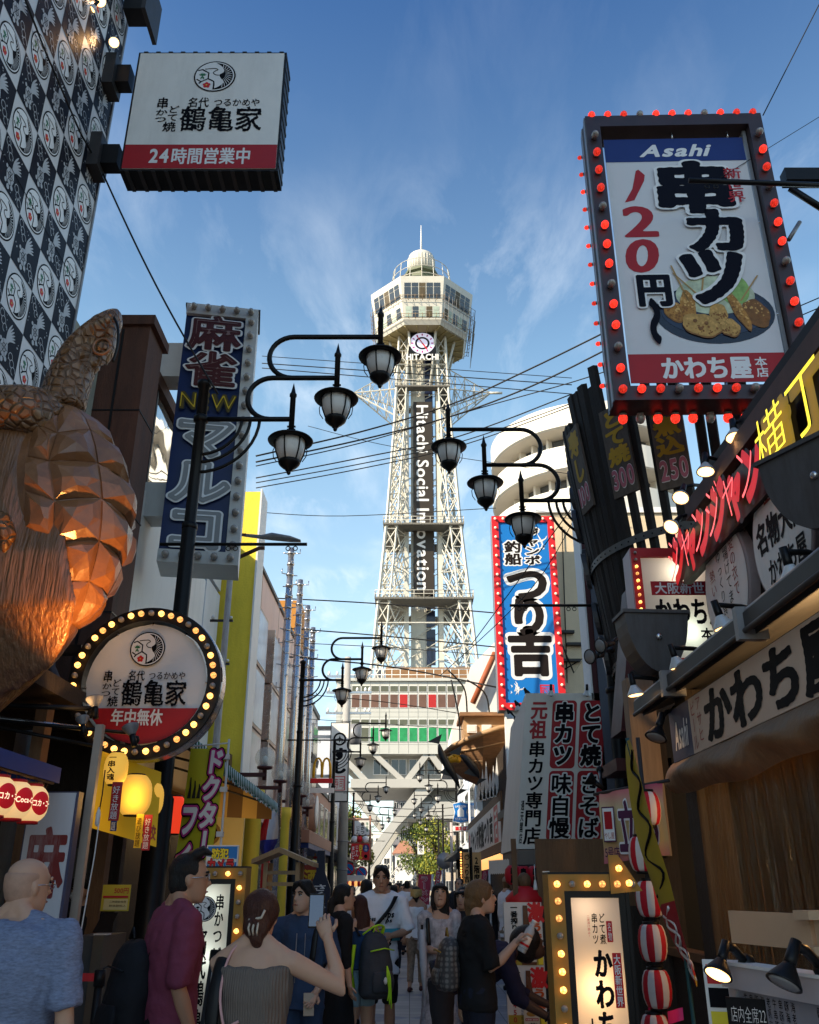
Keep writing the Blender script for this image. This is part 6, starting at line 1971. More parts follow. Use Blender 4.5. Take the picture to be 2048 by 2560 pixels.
def build_turtle():
 YT = 6.7
 SHELL,SKIN,FUR = lacquer("turtle_shell",(0.25,0.105,0.04),'shell'),lacquer("turtle_skin",(0.20,0.09,0.03),'scale'),lacquer("turtle_fur",(0.20,0.085,0.03),'wood')
 t = thing("turtle_statue","huge golden brown carved turtle climbing the chequered wall with raised head","statue",at(150,1300,YT))
 ppm = lambda py:FPX*ray(1024,py).y/YT
 def sec(px,py,rpx,Y=YT,ry=None,tilt=0.0):
  c = at(px,py,Y)
  r = rpx/(FPX*ray(1024,py).y/Y)
  a = R(tilt)
  return(c,(r,ry if ry else r*0.9),Vector((math.cos(a),0,math.sin(a))),Vector((0,1,0)))
 mb = wm(t)
 mb.loft([sec(60,1040,90,YT+0.1),sec(70,1120,108,YT,0.4),sec(66,1250,118,YT,0.46),sec(62,1380,128,YT,0.48),sec(70,1490,128,YT,0.44),sec(78,1570,112,YT,0.34),sec(60,1640,82,YT,0.25),sec(28,1700,52,YT,0.2),sec(0,1745,30,YT,0.14),sec(-30,1790,12,YT,0.08)],FUR,n=28)
 for i in range(14):
  x = -20+i*16
  mb.tube([at(x*0.8,1260,YT-0.40),at(x*0.85,1380,YT-0.45+0.001*i),at(x*0.95,1500+6*(i%3),YT-0.42),at(x-6-i*1.5,1590,YT-0.30),at(x*0.72-14,1665,YT-0.22),at(x*0.3-20,1735,YT-0.12)],[0.02,0.035,0.04,0.04,0.03,0.01],FUR,n=7)
 mb.build("body",t,fuse=0.028)
 mb = wm(t)
 mb.loft([sec(135,1040,78,YT,tilt=20),sec(160,990,66,YT,tilt=25),sec(176,940,66,YT,tilt=26),sec(196,898,68,YT,tilt=30),sec(220,862,74,YT,tilt=33),sec(243,836,70,YT,tilt=36),sec(258,814,54,YT,tilt=38),sec(270,796,36,YT,tilt=40),sec(282,780,12,YT,tilt=40)],SKIN,n=20)
 mb.tube([at(205,835,YT-0.1),at(245,800,YT-0.06),at(280,783,YT)],[0.05,0.06,0.04],SKIN,n=8)
 mb.loft([sec(262,900,34,YT,tilt=60),sec(280,860,30,YT,tilt=70),sec(292,820,22,YT,tilt=80),sec(292,795,12,YT,tilt=80)],SKIN,n=12)
 mb.build("head",t,fuse=0.022,disp=0.0)
 mb = wm(t)
 e = at(256,868,YT-0.235)
 mb.ball(e,(0.055,0.035,0.06),SKIN,n=14)
 mb.tube([e+Vector((0.075*math.cos(R(a)),-0.012,0.08*math.sin(R(a))))for a in range(0,361,24)],0.014,SHELL,n=6)
 mb.build("eye",t)
 mb = wm(t)
 mb.tube(smooth2([at(280,785,YT-0.09),at(294,815,YT-0.12),at(294,862,YT-0.13),at(282,905,YT-0.12)],5),0.012,BLACK,n=6)
 mb.build("mouth",t)
 mb = wm(t)
 mb.loft([sec(150,1070,55,YT-0.2,tilt=80),sec(110,1035,66,YT-0.32,tilt=85),sec(60,1022,64,YT-0.4,tilt=90),sec(0,1018,58,YT-0.42,tilt=92),sec(-70,1010,50,YT-0.4,tilt=95),sec(-140,1000,30,YT-0.35,tilt=95)],SKIN,n=18)
 mb.build("flipper",t,fuse=0.024)
 mb = wm(t)
 mb.loft([sec(-20,1290,20,YT-0.5,tilt=90),sec(10,1310,34,YT-0.5,tilt=80),sec(25,1360,30,YT-0.46,tilt=60),sec(20,1410,12,YT-0.4,tilt=60)],SKIN,n=12)
 mb.build("flipper",t,fuse=0.024)
 rnd = random.Random(11)
 top,bot = at(150,1030,YT-0.02),at(150,1565,YT)
 rows,angs = 6,[-104,-80,-38,12,62,100]
 def S_(u,a,k=1.0):
  c = top.lerp(bot,u)
  f = max(0.0,math.sin(math.pi*(0.04+0.92*u)**0.92))**0.62
  r = 0.555*f*k
  return c+Vector((r*math.cos(R(a))*1.0+0.02,r*0.86*math.sin(R(a)),0))
 mb = wm(t)
 P_ ={}
 for j in range(rows+1):
  for i in range(len(angs)):
   ju =(rnd.uniform(-0.018,0.018)if 0<j<rows else 0)+(0.045 if i%2 and 0<j<rows else 0)
   P_[i,j] =(min(1,j/rows+ju),angs[i]+rnd.uniform(-4,4))
 for j in range(rows):
  for i in range(len(angs)-1):
   cs =[P_[i,j],P_[i+1,j],P_[i+1,j+1],P_[i,j+1]]
   q =[S_(*c)for c in cs]
   cu = sum(c[0]for c in cs)/4; ca = sum(c[1]for c in cs)/4
   marg = i in(0,len(angs)-2)
   cen = S_(min(0.99,cu+rnd.uniform(-0.03,0.03)),ca+rnd.uniform(-8,8),1.06 if marg else 1.14)
   mid =[(q[k]+q[(k+1)%4])/2 for k in range(4)]
   mid =[S_(0.5*(cs[k][0]+cs[(k+1)%4][0]),0.5*(cs[k][1]+cs[(k+1)%4][1]),1.0)for k in range(4)]
   ringo =[]
   for k in range(4):
    ringo +=[q[k],mid[k]]
   ringi =[r_.lerp(cen,0.42+rnd.uniform(-0.14,0.14))+(cen-r_).normalized().cross(Vector((0,0,1)))*0.0+(S_(cu,ca,1.3)-S_(cu,ca,1.0))*(0.24+rnd.uniform(-0.08,0.08))for r_ in ringo]
   gro =[r_.lerp(cen,0.035)for r_ in ringo]
   vs = gro+ringi+[cen+(S_(cu,ca,1.3)-S_(cu,ca,1.0))*0.15]
   fs =[]
   for k in range(8):
    k2 =(k+1)%8
    fs.append((k,k2,8+k2,8+k)); fs.append((8+k,8+k2,16))
   mb.add(vs,fs,SHELL)
 core =[]
 for j in range(13):
  u = j/12
  c = top.lerp(bot,u); f = max(0.02,math.sin(math.pi*(0.04+0.92*u)**0.92))**0.62
  core.append((c,0.545*f,0.47*f))
 mb.loft([(c[0]+Vector((0.02,0,0)),c[1],c[2])for c in core],SHELL,n=24,smooth=False)
 mb.build("shell",t,normals=True)
build_turtle()
lamp("turtle_spot",'SPOT',at(246,1740,6.1),75,(1.0,0.42,0.10),0.06,at(170,1430,6.5)-at(246,1740,6.1),R(62),None,0.8)
# ---------------- shop front at the lower left ----------------
t = thing("mahjong_shop","dark shop front under the round sign with a grey concrete corner","building",(-3.4,7.5,0))
mb = wm(t)
mb.box(-4.19,-3.6,4.0,6.95,0,2.95,CONC); mb.box(-4.19,-3.95,6.95,9.0,0,4.55,WOODD); mb.box(-3.95,-3.0,6.95,9.6,3.05,3.2,WOODD)
mb.box(-3.95,-2.9,9.5,9.62,0,3.05,WOODD)
mb.build("wall",t)
mb = wm(t); a = at(212,2080,7.2); mb.box(a.x-0.03,a.x+0.03,7.2,7.26,0,2.75,mat("post_cream",(0.40,0.33,0.27),0.6,var=0.15,scale=5,dirt=0.2)); mb.build("post",t)
mb = wm(t); mb.box(-3.2,-3.1,7.6,7.75,0,3,WOODB); mb.box(-2.98,-2.86,8.9,9.05,0,3,WOODB); mb.build("timber_post",t)
mb = wm(t)
for i,x in enumerate((-3.9,-3.7,-3.45)):
 mb.box(x,x+0.1,9.44,9.5,1.0+0.25*i,1.16+0.25*i,DARK)
mb.box(-3.93,-3.2,9.46,9.5,0.02,1.9,mat("shop_wall",(0.10,0.085,0.065),0.8,var=0.3,scale=3)); mb.build("inner_wall",t)
t = thing("poster","yellow price poster on the dark inner wall beside the burgundy shirted man","poster",at(290,2245,8.0))
mb = wm(t); a,b = at(250,2278,8.0),at(328,2212,8.0); mb.box(a.x,b.x,8.0,8.01,a.z,b.z,mat("poster_yellow",(0.42,0.33,0.03),0.5,var=0.05)); mb.build("sheet",t)
mb = wm(t); P = Panel(mb,a.x,b.x,a.z,b.z,8.0); P.t("500円",0.42,0.1,0.95,0.35,REDP,1,w=0.02); P.r(0.05,0.42,0.95,0.5,REDP); P.r(0.1,0.55,0.95,0.95,mat("poster_cream",(0.5,0.42,0.2),0.5)); P.t("二時間飲放題",0.3,0.6,0.9,0.7,INK,2,w=0); P.t("飲放題税込",0.3,0.75,0.9,0.85,INK,2,w=0); mb.build("print",t)
t = thing("counter_box","grey and cream shop counter standing inside the dark shop front","counter",at(230,2430,8.3))
mb = wm(t); a,b = at(190,2340,8.3),at(262,2340,8.3); mb.box(a.x,b.x-0.09,8.3,8.9,0,a.z,mat("counter_grey",(0.09,0.09,0.09),0.5,var=0.1)); mb.box(b.x-0.088,b.x,8.28,8.92,0,a.z,mat("counter_cream",(0.16,0.12,0.08),0.6,var=0.1)); mb.build("body",t)
t = thing("tablet_stand","small tablet on a white stand on top of the shop counter","tablet",at(253,2320,8.35))
mb = wm(t); a = at(253,2338,8.35); mb.box(a.x-0.06,a.x+0.06,8.33,8.43,a.z,a.z+0.012,WHITE); mb.quad((a.x-0.08,8.35,a.z+0.02),(a.x+0.06,8.35,a.z+0.02),(a.x+0.1,8.42,a.z+0.17),(a.x-0.03,8.42,a.z+0.17),BLACK); mb.build("tablet",t)
t = thing("barrier_post","black queue barrier post with a red belt behind the bald man","barrier",at(252,2500,6.9))
mb = wm(t); a = at(252,2425,6.9); mb.tube([(a.x,6.9,0),(a.x,6.9,a.z)],0.03,BLACK,n=12); mb.lathe([(0.15,0),(0.15,0.02),(0.03,0.04)],BLACK,c=(a.x,6.9,0),n=20); mb.lathe([(0.04,a.z-0.1),(0.04,a.z)],BLACK,c=(a.x,6.9,0),n=12); mb.build("post",t)
mb = wm(t); mb.box(a.x-0.7,a.x-0.03,6.89,6.895,a.z-0.07,a.z-0.02,REDV); mb.build("belt",t)
t,w,h = sroot("white_panel_sign","white panel sign with one big peeling dark red character","sign",18,148,1979,2700,6.95)
mb = MB(); mb.box(0,w,0,0.1,0,h,mat("panel_frame",(0.06,0.065,0.12),0.5,var=0.2)); mb.box(0.012,w-0.02,-0.008,0,0.01,h-0.01,mat("panel_bluewhite",(0.50,0.54,0.60),0.5,var=0.06,scale=2,dirt=0.12)); mb.build("panel",t)
mb = MB(); P = Panel(mb,0.012,w-0.02,0.01,h-0.01,-0.008)
MR = mat("peeling_red",(0.17,0.022,0.022),0.6,var=0.2,scale=4,dirt=0.75,dirtcol=(0.42,0.40,0.42))
P.t("麻",0.06,0.13,0.97,0.40,MR,1,w=0.035); P.t("雀",0.06,0.44,0.97,0.70,MR,1,w=0.035); mb.build("lettering",t)
t = thing("blue_awning","blue fabric awning edge above the glowing soft drink lanterns","awning",(-2.6,6.2,2.3))
BA = mat("awning_blue",(0.012,0.05,0.24),0.6,var=0.1,scale=5)
mb = wm(t); mb.add([(-2.6,3.5,2.25),(-2.6,6.8,2.25),(-2.6,6.8,2.36),(-2.6,3.5,2.36),(-3.3,3.5,2.55),(-3.3,6.8,2.5),(-3.3,6.8,2.3),(-3.3,3.5,2.3)],[(0,1,2,3),(3,2,5,4),(1,6,5,2),(0,4,7),(0,3,4)],BA); mb.build("canvas",t)
mb = wm(t); mb.tube([(-2.64,3.5,2.25),(-2.64,6.78,2.25)],0.012,WOODB,n=6)
for i in range(40):
 y = 3.6+i*0.08; mb.tube([(-2.65,y,2.25),(-2.66+0.02*math.sin(i*3),y+0.02*math.cos(i*5),2.19+0.02*math.sin(i*7))],0.003,WOODB,n=4)
mb.build("fringe",t)
LANW = mat("lantern_paper_lit",(0.8,0.6,0.32),0.6,emit=0.36,ecol=(1.0,0.62,0.26),var=0)
n_,l_,b_ = nodes_of(LANW)
def drink_lantern(label,y,words):
 t = thing("paper_lantern",label,"lantern",(-2.66,y,2.08),R(62),"glowing soft drink lanterns under the blue awning")
 r,hh = 0.118,0.115
 prof =[]
 for i in range(19):
  q = -1+2*i/18
  rr_ = r*(1-0.42*abs(q)**3.2)
  prof.append((rr_+(0.0015 if i%2 else 0),hh*q))
 mb = MB(); mb.lathe(prof,LANW,n=36); mb.build("paper",t)
 mb = MB(); mb.lathe([(0.068,hh-0.005),(0.07,hh+0.018),(0.06,hh+0.02)],REDV,n=20); mb.build("rim",t)
 mb = MB(); mb.lathe([(0.06,-hh-0.02),(0.07,-hh-0.018),(0.068,-hh+0.005)],REDV,n=20); mb.build("rim",t)
 mb = MB()
 LR = mat("lantern_red_lit",(0.5,0.01,0.02),0.6,emit=0.12,ecol=(1,0.02,0.03),var=0); LWT = mat("lantern_white_lit",(0.8,0.75,0.6),0.6,emit=0.6,ecol=(1,0.8,0.5),var=0)
 flat = MB()
 for q in range(5):flat.ring((0,0),0.015*q,0.015*(q+1),0,LR,n=30,ez=1.05)
 o = flat.nv
 text(flat,words,-0.07,0.09,-0.025,0.025,-1,LWT,w=0.02)
 vs =[]
 for x,y_,z in flat.v:
  q = z/hh; rr_ = r*(1-0.42*abs(q)**3.2)+(0.003 if y_>-0.5 else 0.005)
  a = x/r
  vs.append((rr_*math.sin(a),-rr_*math.cos(a),z))
 mb.mats = flat.mats; mb.v,mb.f,mb.mi,mb.sm,mb.nv = vs,flat.f,flat.mi,[False]*len(flat.f),len(vs)
 mb.build("print",t)
for y,s_,lb in((6.48,"コカ・コー","rightmost glowing lantern with white katakana on a red disc"),(6.2,"Coca-Co","glowing lantern with white script on a red disc, second from the right end"),(5.92,"コカ・コ","glowing lantern with narrow white katakana, third from the right end"),(5.64,"Coca-Co","glowing lantern with white script cut by the left edge")):
 drink_lantern(lb,y,s_)
t = thing("yellow_banner","yellow fabric banner hanging behind the glowing yellow lanterns","banner",at(300,2000,8.0))
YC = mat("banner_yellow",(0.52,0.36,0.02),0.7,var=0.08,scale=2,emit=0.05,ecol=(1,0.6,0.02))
mb = wm(t)
A_,B_,C_,D_ = at(256,1878,8.0),at(222,2068,7.9),at(392,2118,8.4),at(402,1930,8.6)
def fn(u,v):
 return(A_.lerp(D_,u)).lerp(B_.lerp(C_,u),v)+Vector((0,0.02*math.sin(8*u+3*v),0.0))
mb.sheet(fn,16,8,YC); mb.build("fabric",t)
mb = wm(t)
for s_,u0 in(("逆",0.72),("校",0.86)):
 o = mb.nv
 text(mb,s_,0,0.13,0,0.2,0,RB,w=0.03)
 for i in range(o,mb.nv):
  x,y,z =(Matrix.Translation(t.location)@Vector(mb.v[i]))
  p = fn(u0+x,0.93-z)-Vector((0,0.012,0))
  mb.v[i] = tuple(Vector(p)-t.location)
mb.build("lettering",t)
LY = mat("lantern_yellow_lit",(0.8,0.5,0.08),0.6,emit=0.30,ecol=(1.0,0.52,0.07),var=0)
LRD = mat("lantern_red_glow",(0.6,0.02,0.01),0.6,emit=0.4,ecol=(1.0,0.06,0.02),var=0)
def glow_lantern(label,px,py,Y,rpx,hpx,m,words=None,ring=BLACK):
 c = at(px,py,Y)
 k = FPX*ray(px,py).y/Y
 r,hh = rpx/k,hpx/k/1.05
 t = thing("paper_lantern",label,"lantern",c,0,"glowing lanterns by the yellow banner")
 mb = MB()
 prof =[]
 for i in range(25):
  q = -1+2*i/24
  prof.append((r*(1-0.45*abs(q)**3)+(0.002 if i%2 else 0),hh*q))
 mb.lathe(prof,m,n=30); mb.build("paper",t)
 for s in(-1,1):
  mb = MB(); mb.lathe([(r*0.5,s*hh-0.012),(r*0.56,s*hh),(r*0.5,s*hh+0.012)],ring,n=20); mb.build("rim",t)
 if words:
  fl_ = MB(); text(fl_,words,-r*0.35,r*0.35,-hh*0.8,hh*0.85,0,INK,w=0.03,vert=True)
  vs =[]
  for x,y_,z in fl_.v:
   q = max(-1,min(1,z/hh)); rr_ = r*(1-0.45*abs(q)**3)+0.006; a = x/r-0.1
   vs.append((rr_*math.sin(a),-rr_*math.cos(a),z))
  mb = MB(); mb.mats = fl_.mats; mb.v,mb.f,mb.mi,mb.sm,mb.nv = vs,fl_.f,fl_.mi,[False]*len(fl_.f),len(vs); mb.build("lettering",t)
glow_lantern("small glowing yellow lantern with four bold black characters",290,1922,7.5,29,40,LY,"一串入魂")
glow_lantern("largest glowing yellow lantern, plain, beside the lamp post",337,1988,7.9,41,50,LY)
glow_lantern("glowing yellow lantern partly behind the largest one and the lamp post",378,1998,8.6,30,42,LY)
glow_lantern("glowing red lantern just right of the black lamp post",438,2038,9.9,26,46,LRD)
lamp("lantern_glow",'POINT',at(335,2000,7.6),3,(1.0,0.55,0.12),0.12)
for px0,px1,py0,py1,Y,m_,s_,lb in((276,302,1955,2052,7.3,REDP,"好き放題","red strip banner with white characters hanging under the small yellow lantern"),(338,356,2035,2120,7.7,YELP,"遊び放題","yellow strip banner with dark characters left of the lamp post"),(358,378,2037,2126,7.7,REDP,"好き放題","red strip banner touching the lamp post's left side"),(276,292,2052,2078,7.6,BLUEP,"題","short blue strip banner below the red one")):
 t,w,h = sroot("strip_banner",lb,"banner",px0,px1,py0,py1,Y,None,"small strip banners under the lanterns")
 mb = MB(); mb.sheet(lambda u,v:(w*u,0.006*math.sin(6*v),h*v),4,10,m_); mb.build("fabric",t)
 mb = MB(); Panel(mb,0,w,0,h,-0.010).t(s_,0.14,0.1,0.86,0.97,INK if m_ is YELP else PRINTW,1,w=0.0,vert=True); mb.build("lettering",t)
t = thing("plug_lead","thin white cord with a plug hanging in front of the yellow banner","cord",at(255,1930,7.1))
mb = wm(t); mb.tube([at(263,1925,7.1),at(256,1985,7.1),at(248,2030,7.1)],0.005,WIRE,n=5); mb.lathe([(0.006,-0.0),(0.018,-0.05),(0.018,-0.12),(0.006,-0.14)],WHITE,c=at(248,2018,7.1),n=8)
mb.tube(smooth2([at(247,2060,7.1),at(236,2140,7.1),at(218,2240,7.1),at(195,2370,7.1),at(170,2500,7.1)],5),0.005,WHITE,n=5); mb.build("cord",t)
t,w,h = sroot("feather_flag","lime yellow upright flag with big outlined magenta kana beside the lamp post","flag",458,548,1872,2150,9.6)
LIME = mat("flag_lime",(0.50,0.46,0.02),0.7,var=0.06,scale=3)
mb = MB(); mb.sheet(lambda u,v:(w*u+0.06*(v-0.5),0.02*math.sin(5*u+4*v),h*v),12,16,LIME); mb.build("flag_cloth",t)
sh_ = Matrix.Identity(4); sh_[0][2] = 0.06/h
mb = MB(Matrix.Translation((-0.03,0,0))@sh_); P = Panel(mb,0,w,0,h,-0.03)
P.t("ドクター",0.48,0.0,1.0,0.98,INK,1,w=0.16,vert=True,ax=1.1); P.t("ドクター",0.48,0.0,1.0,0.98,PINKP,2,w=0.11,vert=True,ax=1.1); P.t("ドクター",0.48,0.0,1.0,0.98,PRINTW,3,w=0.045,vert=True)
P.t("フィ",0.02,0.50,0.5,1.1,INK,4,w=0.16,vert=True,ax=1.1); P.t("フィ",0.02,0.50,0.5,1.1,PINKP,5,w=0.11,vert=True,ax=1.1); P.t("フィ",0.02,0.50,0.5,1.1,PRINTW,6,w=0.045,vert=True)
for k in range(3):
 x = 0.1+k*0.13
 P.p([(x,0.46),(x+0.03,0.36),(x+0.02,0.27+0.03*k),(x+0.05,0.27+0.03*k),(x+0.08,0.36),(x+0.1,0.46)],BLACK,1+k)
mb.build("lettering",t)
mb = MB(); mb.tube([(w+0.05,0.0,-1.2),(w+0.05,0,h+0.1)],0.012,WHITE); mb.tube([(-0.02,0,h+0.02),(w+0.06,0,h+0.06)],0.008,WHITE)
for v in(0.2,0.6,0.9):
 mb.box(w+0.0,w+0.07,-0.03,0.02,h*v,h*v+0.05,WHITE)
mb.build("flag_pole",t)
t,w,h = sroot("notice_sign","blue notice board with yellow and red outlined characters above the left standing sign","sign",518,592,2116,2180,8.4)
mb = MB(); mb.box(-0.01,w+0.01,0.001,0.03,-0.01,h+0.01,SHEET); mb.box(0,w,-0.004,0.001,0,h,BLUEV); mb.box(w*0.4,w*0.45,0.03,0.05,-1.6,0,DARK); mb.build("board",t)
mb = MB(); P = Panel(mb,0,w,0,h,-0.004)
P.t("防犯",0.14,0.08,0.72,0.50,INK,1,w=0.09); P.t("防犯",0.14,0.08,0.72,0.50,YELB,2,w=0.045); P.p([(0,0.4),(1,0.5),(1,0.62),(0,0.62)],SHEET,1); P.t("カメラ",0.02,0.46,0.95,1.0,SHEET,4,w=0.12); P.t("カメラ",0.02,0.46,0.95,1.0,INK,5,w=0.09); P.t("カメラ",0.02,0.46,0.95,1.0,REDV,6,w=0.045); mb.build("lettering",t)
t,w,h = sroot("bulb_stand_sign","lit standing sign with bulb frame, crane crest and two columns of brush writing","sign",410,597,2170,2790,7.0)
def f2(P):
 crest(P.mb,P.X(0.42),P.Z(0.125),0.085,-0.004,colour=False)
 P.t("名代鶴亀家",0.28,0.22,0.56,0.85,INK,1,w=0.02,vert=True,ax=1.4,rough=0.01)
 P.t("串かつ",0.66,0.05,0.88,0.30,INK,1,w=0.02,vert=True,ax=1.5,rough=0.012); P.t("どて焼",0.66,0.31,0.88,0.58,INK,1,w=0.02,vert=True,ax=1.5,rough=0.012)
stand_sign("","",t,w,h,0.075,f2)
for k in range(9):
 bulb(t,w-0.04,-0.02,h-0.04-k*0.095,0.018,BULB_O if k in(0,2,3)else BULB_Y)
for k in range(5):
 bulb(t,w-0.13-k*0.095,-0.02,h-0.04,0.018,BULB_O if k==1 else BULB_Y)
mb = MB(); mb.box(w,w+0.012,0.03,0.12,h*0.6,h*0.87,REDP); mb.build("side_sticker",t)
lamp("sign_light",'POINT',(w*0.5,0.11,h*0.62),0.8,(0.85,1.0,0.93),0.06,parent=t); lamp("sign_light",'POINT',(w*0.5,0.11,h*0.86),0.6,(0.85,1.0,0.93),0.06,parent=t)
t = thing("menu_stand","black framed menu stand with food photos beside the burgundy shirted man","menu board",(at(480,2500,6.1).x,6.1,0),R(-18))
mb = MB(); w,h = 0.34,1.17
M_ = Matrix.Rotation(R(-9),4,'X'); mb.M = M_
mb.box(0,w,0,0.03,0.02,h,DARK); mb.box(0.03,w-0.03,-0.006,0,0.1,h-0.06,SHEET); mb.box(0.0,w,-0.012,0,h-0.05,h+0.02,BLACK,0.01); mb.box(w-0.028,w,-0.012,0,0.1,h-0.05,BLACK); mb.build("board",t)
mb = MB(M_); P = Panel(mb,0.03,w-0.03,0.1,h-0.06,-0.006)
FOOD =[mat("food_orange",(0.45,0.18,0.05),0.5,var=0.5,scale=40),mat("food_green",(0.20,0.28,0.06),0.5,var=0.5,scale=40),mat("food_brown",(0.16,0.07,0.03),0.5,var=0.5,scale=40),mat("food_cream",(0.6,0.5,0.3),0.5,var=0.4,scale=40)]
for j in range(6):
 for i in range(2):
  P.p(el(0.3+0.42*i,0.09+j*0.155,0.17,0.06,20),mat("dish_white",(0.5,0.48,0.45),0.4),1)
  P.p(el(0.3+0.42*i,0.09+j*0.155,0.13,0.043,16),FOOD[(i+2*j+j//2)%4],2)
  P.t("串盛り",0.16+0.42*i,0.148+j*0.155,0.44+0.42*i,0.168+j*0.155,INK,1,w=0.0,N=24)
mb.build("print",t)
# ---------------- striped awning shop and yellow columns ----------------
def stripe(name,c1,c2,period,rough=0.7):
 m = mat(name,c1,rough,var=0)
 n,l,b = nodes_of(m)
 tc = n.new('ShaderNodeTexCoord'); sp = n.new('ShaderNodeSeparateXYZ'); l.new(tc.outputs['Object'],sp.inputs[0])
 ad = n.new('ShaderNodeMath'); ad.operation = 'ADD'; l.new(sp.outputs['Y'],ad.inputs[0]); l.new(sp.outputs['X'],ad.inputs[1])
 mo = n.new('ShaderNodeMath'); mo.operation = 'FRACT'; dv = n.new('ShaderNodeMath'); dv.operation = 'DIVIDE'; dv.inputs[1].default_value = period
 l.new(ad.outputs[0],dv.inputs[0]); l.new(dv.outputs[0],mo.inputs[0])
 gt = n.new('ShaderNodeMath'); gt.operation = 'GREATER_THAN'; gt.inputs[1].default_value = 0.5; l.new(mo.outputs[0],gt.inputs[0])
 nz = n.new('ShaderNodeTexNoise'); nz.inputs['Scale'].default_value = 5
 mx = n.new('ShaderNodeMix'); mx.data_type = 'RGBA'; mx.inputs[6].default_value =(*c1,1); mx.inputs[7].default_value =(*c2,1)
 l.new(gt.outputs[0],mx.inputs[0]); l.new(mx.outputs[2],b.inputs['Base Color'])
 return m
t = thing("striped_awning","striped awning, green and white outside and brown and yellow beneath, with fringed edge","awning",(-2.5,13,3))
TEAL,BRNY = stripe("stripe_teal",(0.02,0.16,0.15),(0.52,0.52,0.48),0.5),stripe("stripe_lamplit",(0.17,0.10,0.04),(0.60,0.40,0.12),0.55)  # brown and yellow stripes: lamplight through the canvas put into the underside's colour
mb = wm(t)
y0,y1 = 10.3,17.2
def edge(y):return 3.10-0.02*(y-y0)
mb.add([(-4.1,y0,4.0),(-4.1,y1,4.0),(-2.5,y1,edge(y1)),(-2.5,y0,edge(y0))],[(0,1,2,3)],TEAL)
vs,fs =[],[]
for i in range(61):
 y = y0+(y1-y0)*i/60
 vs +=[(-2.48,y,edge(y)+0.02),(-2.46+0.01*math.sin(i),y,edge(y)-0.16-0.03*(i%2))]
mb.add(vs,[(2*i,2*i+1,2*i+3,2*i+2)for i in range(60)],TEAL)
mb.build("canvas",t)
mb = wm(t)
mb.add([(-4.1,y0,3.95),(-4.1,y1,3.95),(-2.52,y1,edge(y1)-0.03),(-2.52,y0,edge(y0)-0.03)],[(3,2,1,0)],BRNY)
mb.add([(-4.1,y1-0.02,2.75),(-2.55,y1-0.02,edge(y1)-0.28),(-2.55,y1-0.02,edge(y1)-0.05),(-4.1,y1-0.02,3.9)],[(0,1,2,3)],BRNY)
mb.build("lining",t)  # second layer for the same canvas from beneath, its lamplit look painted in
mb = wm(t)
for y in(y0+0.2,12.5,14.8,y1-0.2):
 mb.tube([(-4.1,y,3.4),(-2.55,y,edge(y)-0.04)],0.02,DARK,n=6); mb.tube([(-4.1,y,3.9),(-2.55,y,edge(y)-0.05)],0.02,DARK,n=6)
for i in range(90):
 y = y0+(y1-y0)*i/90
 mb.tube([(-2.45,y,edge(y)+0.0),(-2.44,y+0.02,edge(y)-0.12-0.05*abs(math.sin(i*2.1)))],0.008,PRINTW if i%2 else GREENP,n=4)
mb.build("fringe",t)
lamp("shop_glow",'POINT',(-3.3,13.2,2.5),10,(1.0,0.66,0.3),0.2)
lamp("shop_glow",'POINT',(-3.3,16.2,2.4),8,(1.0,0.66,0.3),0.2)
YW = mat("yellow_wall",(0.72,0.52,0.05),0.6,var=0.1,scale=2,dirt=0.2,dirtcol=(0.3,0.2,0.03),bump=0.2)
CRW = mat("pale_yellow",(0.74,0.60,0.24),0.6,var=0.06,scale=2)
t = thing("yellow_shop","shop with pale yellow panel and fat yellow columns under the striped awning","building",(-3.8,16,0))
mb = wm(t); mb.box(-9,-4.1,11.2,18.2,0,7.2,WHB); mb.box(-4.1,-3.9,11.2,17.4,0,3.0,WOODB); mb.box(-9,-3.6,18.2,18.4,0,4,WOODB); mb.build("wall",t)
a = at(565,2070,17.6)
mb = wm(t); mb.box(a.x-0.45,a.x+0.35,17.5,17.6,0,3.2,CRW); mb.build("panel",t)
mb = wm(t); mb.lathe([(0.21,17.44),(0.21,17.49)],mat("badge_gold",(0.30,0.17,0.03),0.5),c=(a.x-0.28,0,2.45),n=24,axis='y'); mb.ring((a.x-0.28,2.45),0.13,0.16,17.43,INK); mb.build("badge",t)
for px,Y in((628,18.2),(704,22.5)):
 c = at(px,2110,Y); mb = wm(t); mb.lathe([(0.19,0),(0.17,0.1),(0.165,3.0),(0.2,3.1),(0.2,3.3)],YW,c=(c.x,c.y,0),n=24); mb.build("column",t)
c = at(663,2180,20); mb = wm(t); mb.box(c.x-0.08,c.x+0.08,19.95,20.05,0,2.6,REDV); mb.build("red_board",t)
t = thing("panelled_building","pale grey panelled wall behind the rusty pole and blue sign","building",(-4.1,17,0),R(90))
PNL = mat("panel_pale",(0.66,0.68,0.72),0.4,0.0,var=0.08,scale=2,dirt=0.2)
mb = MB(); mb.box(-0.2,1.2,0.05,4,3,8.8,GREY); mb.build("wall",t)
for i in range(4):
 mb = MB(); mb.box(-0.15,1.15,-0.02,0.05,3.2+i*1.4,4.5+i*1.4,PNL); mb.build("panel",t)
t = thing("rusty_pole","thin rust streaked utility pole with cable insulators before the yellow wall","utility pole",(-3.35,15.6,0))
RP = mat("rusty_white",(0.42,0.38,0.36),0.6,var=0.1,scale=4,dirt=0.9,dirtcol=(0.13,0.05,0.03))
mb = MB(); mb.tube([(0,0,0),(0,0,7.6)],[0.07,0.055],RP,n=10); mb.build("shaft",t)
mb = MB()
for z in(5.2,6.0,6.9):
 mb.box(-0.3,0.12,-0.02,0.02,z,z+0.04,DARK); mb.ball((-0.25,0,z+0.08),0.04,SHEET,n=8); mb.ball((0.08,0,z+0.08),0.03,SHEET,n=8)
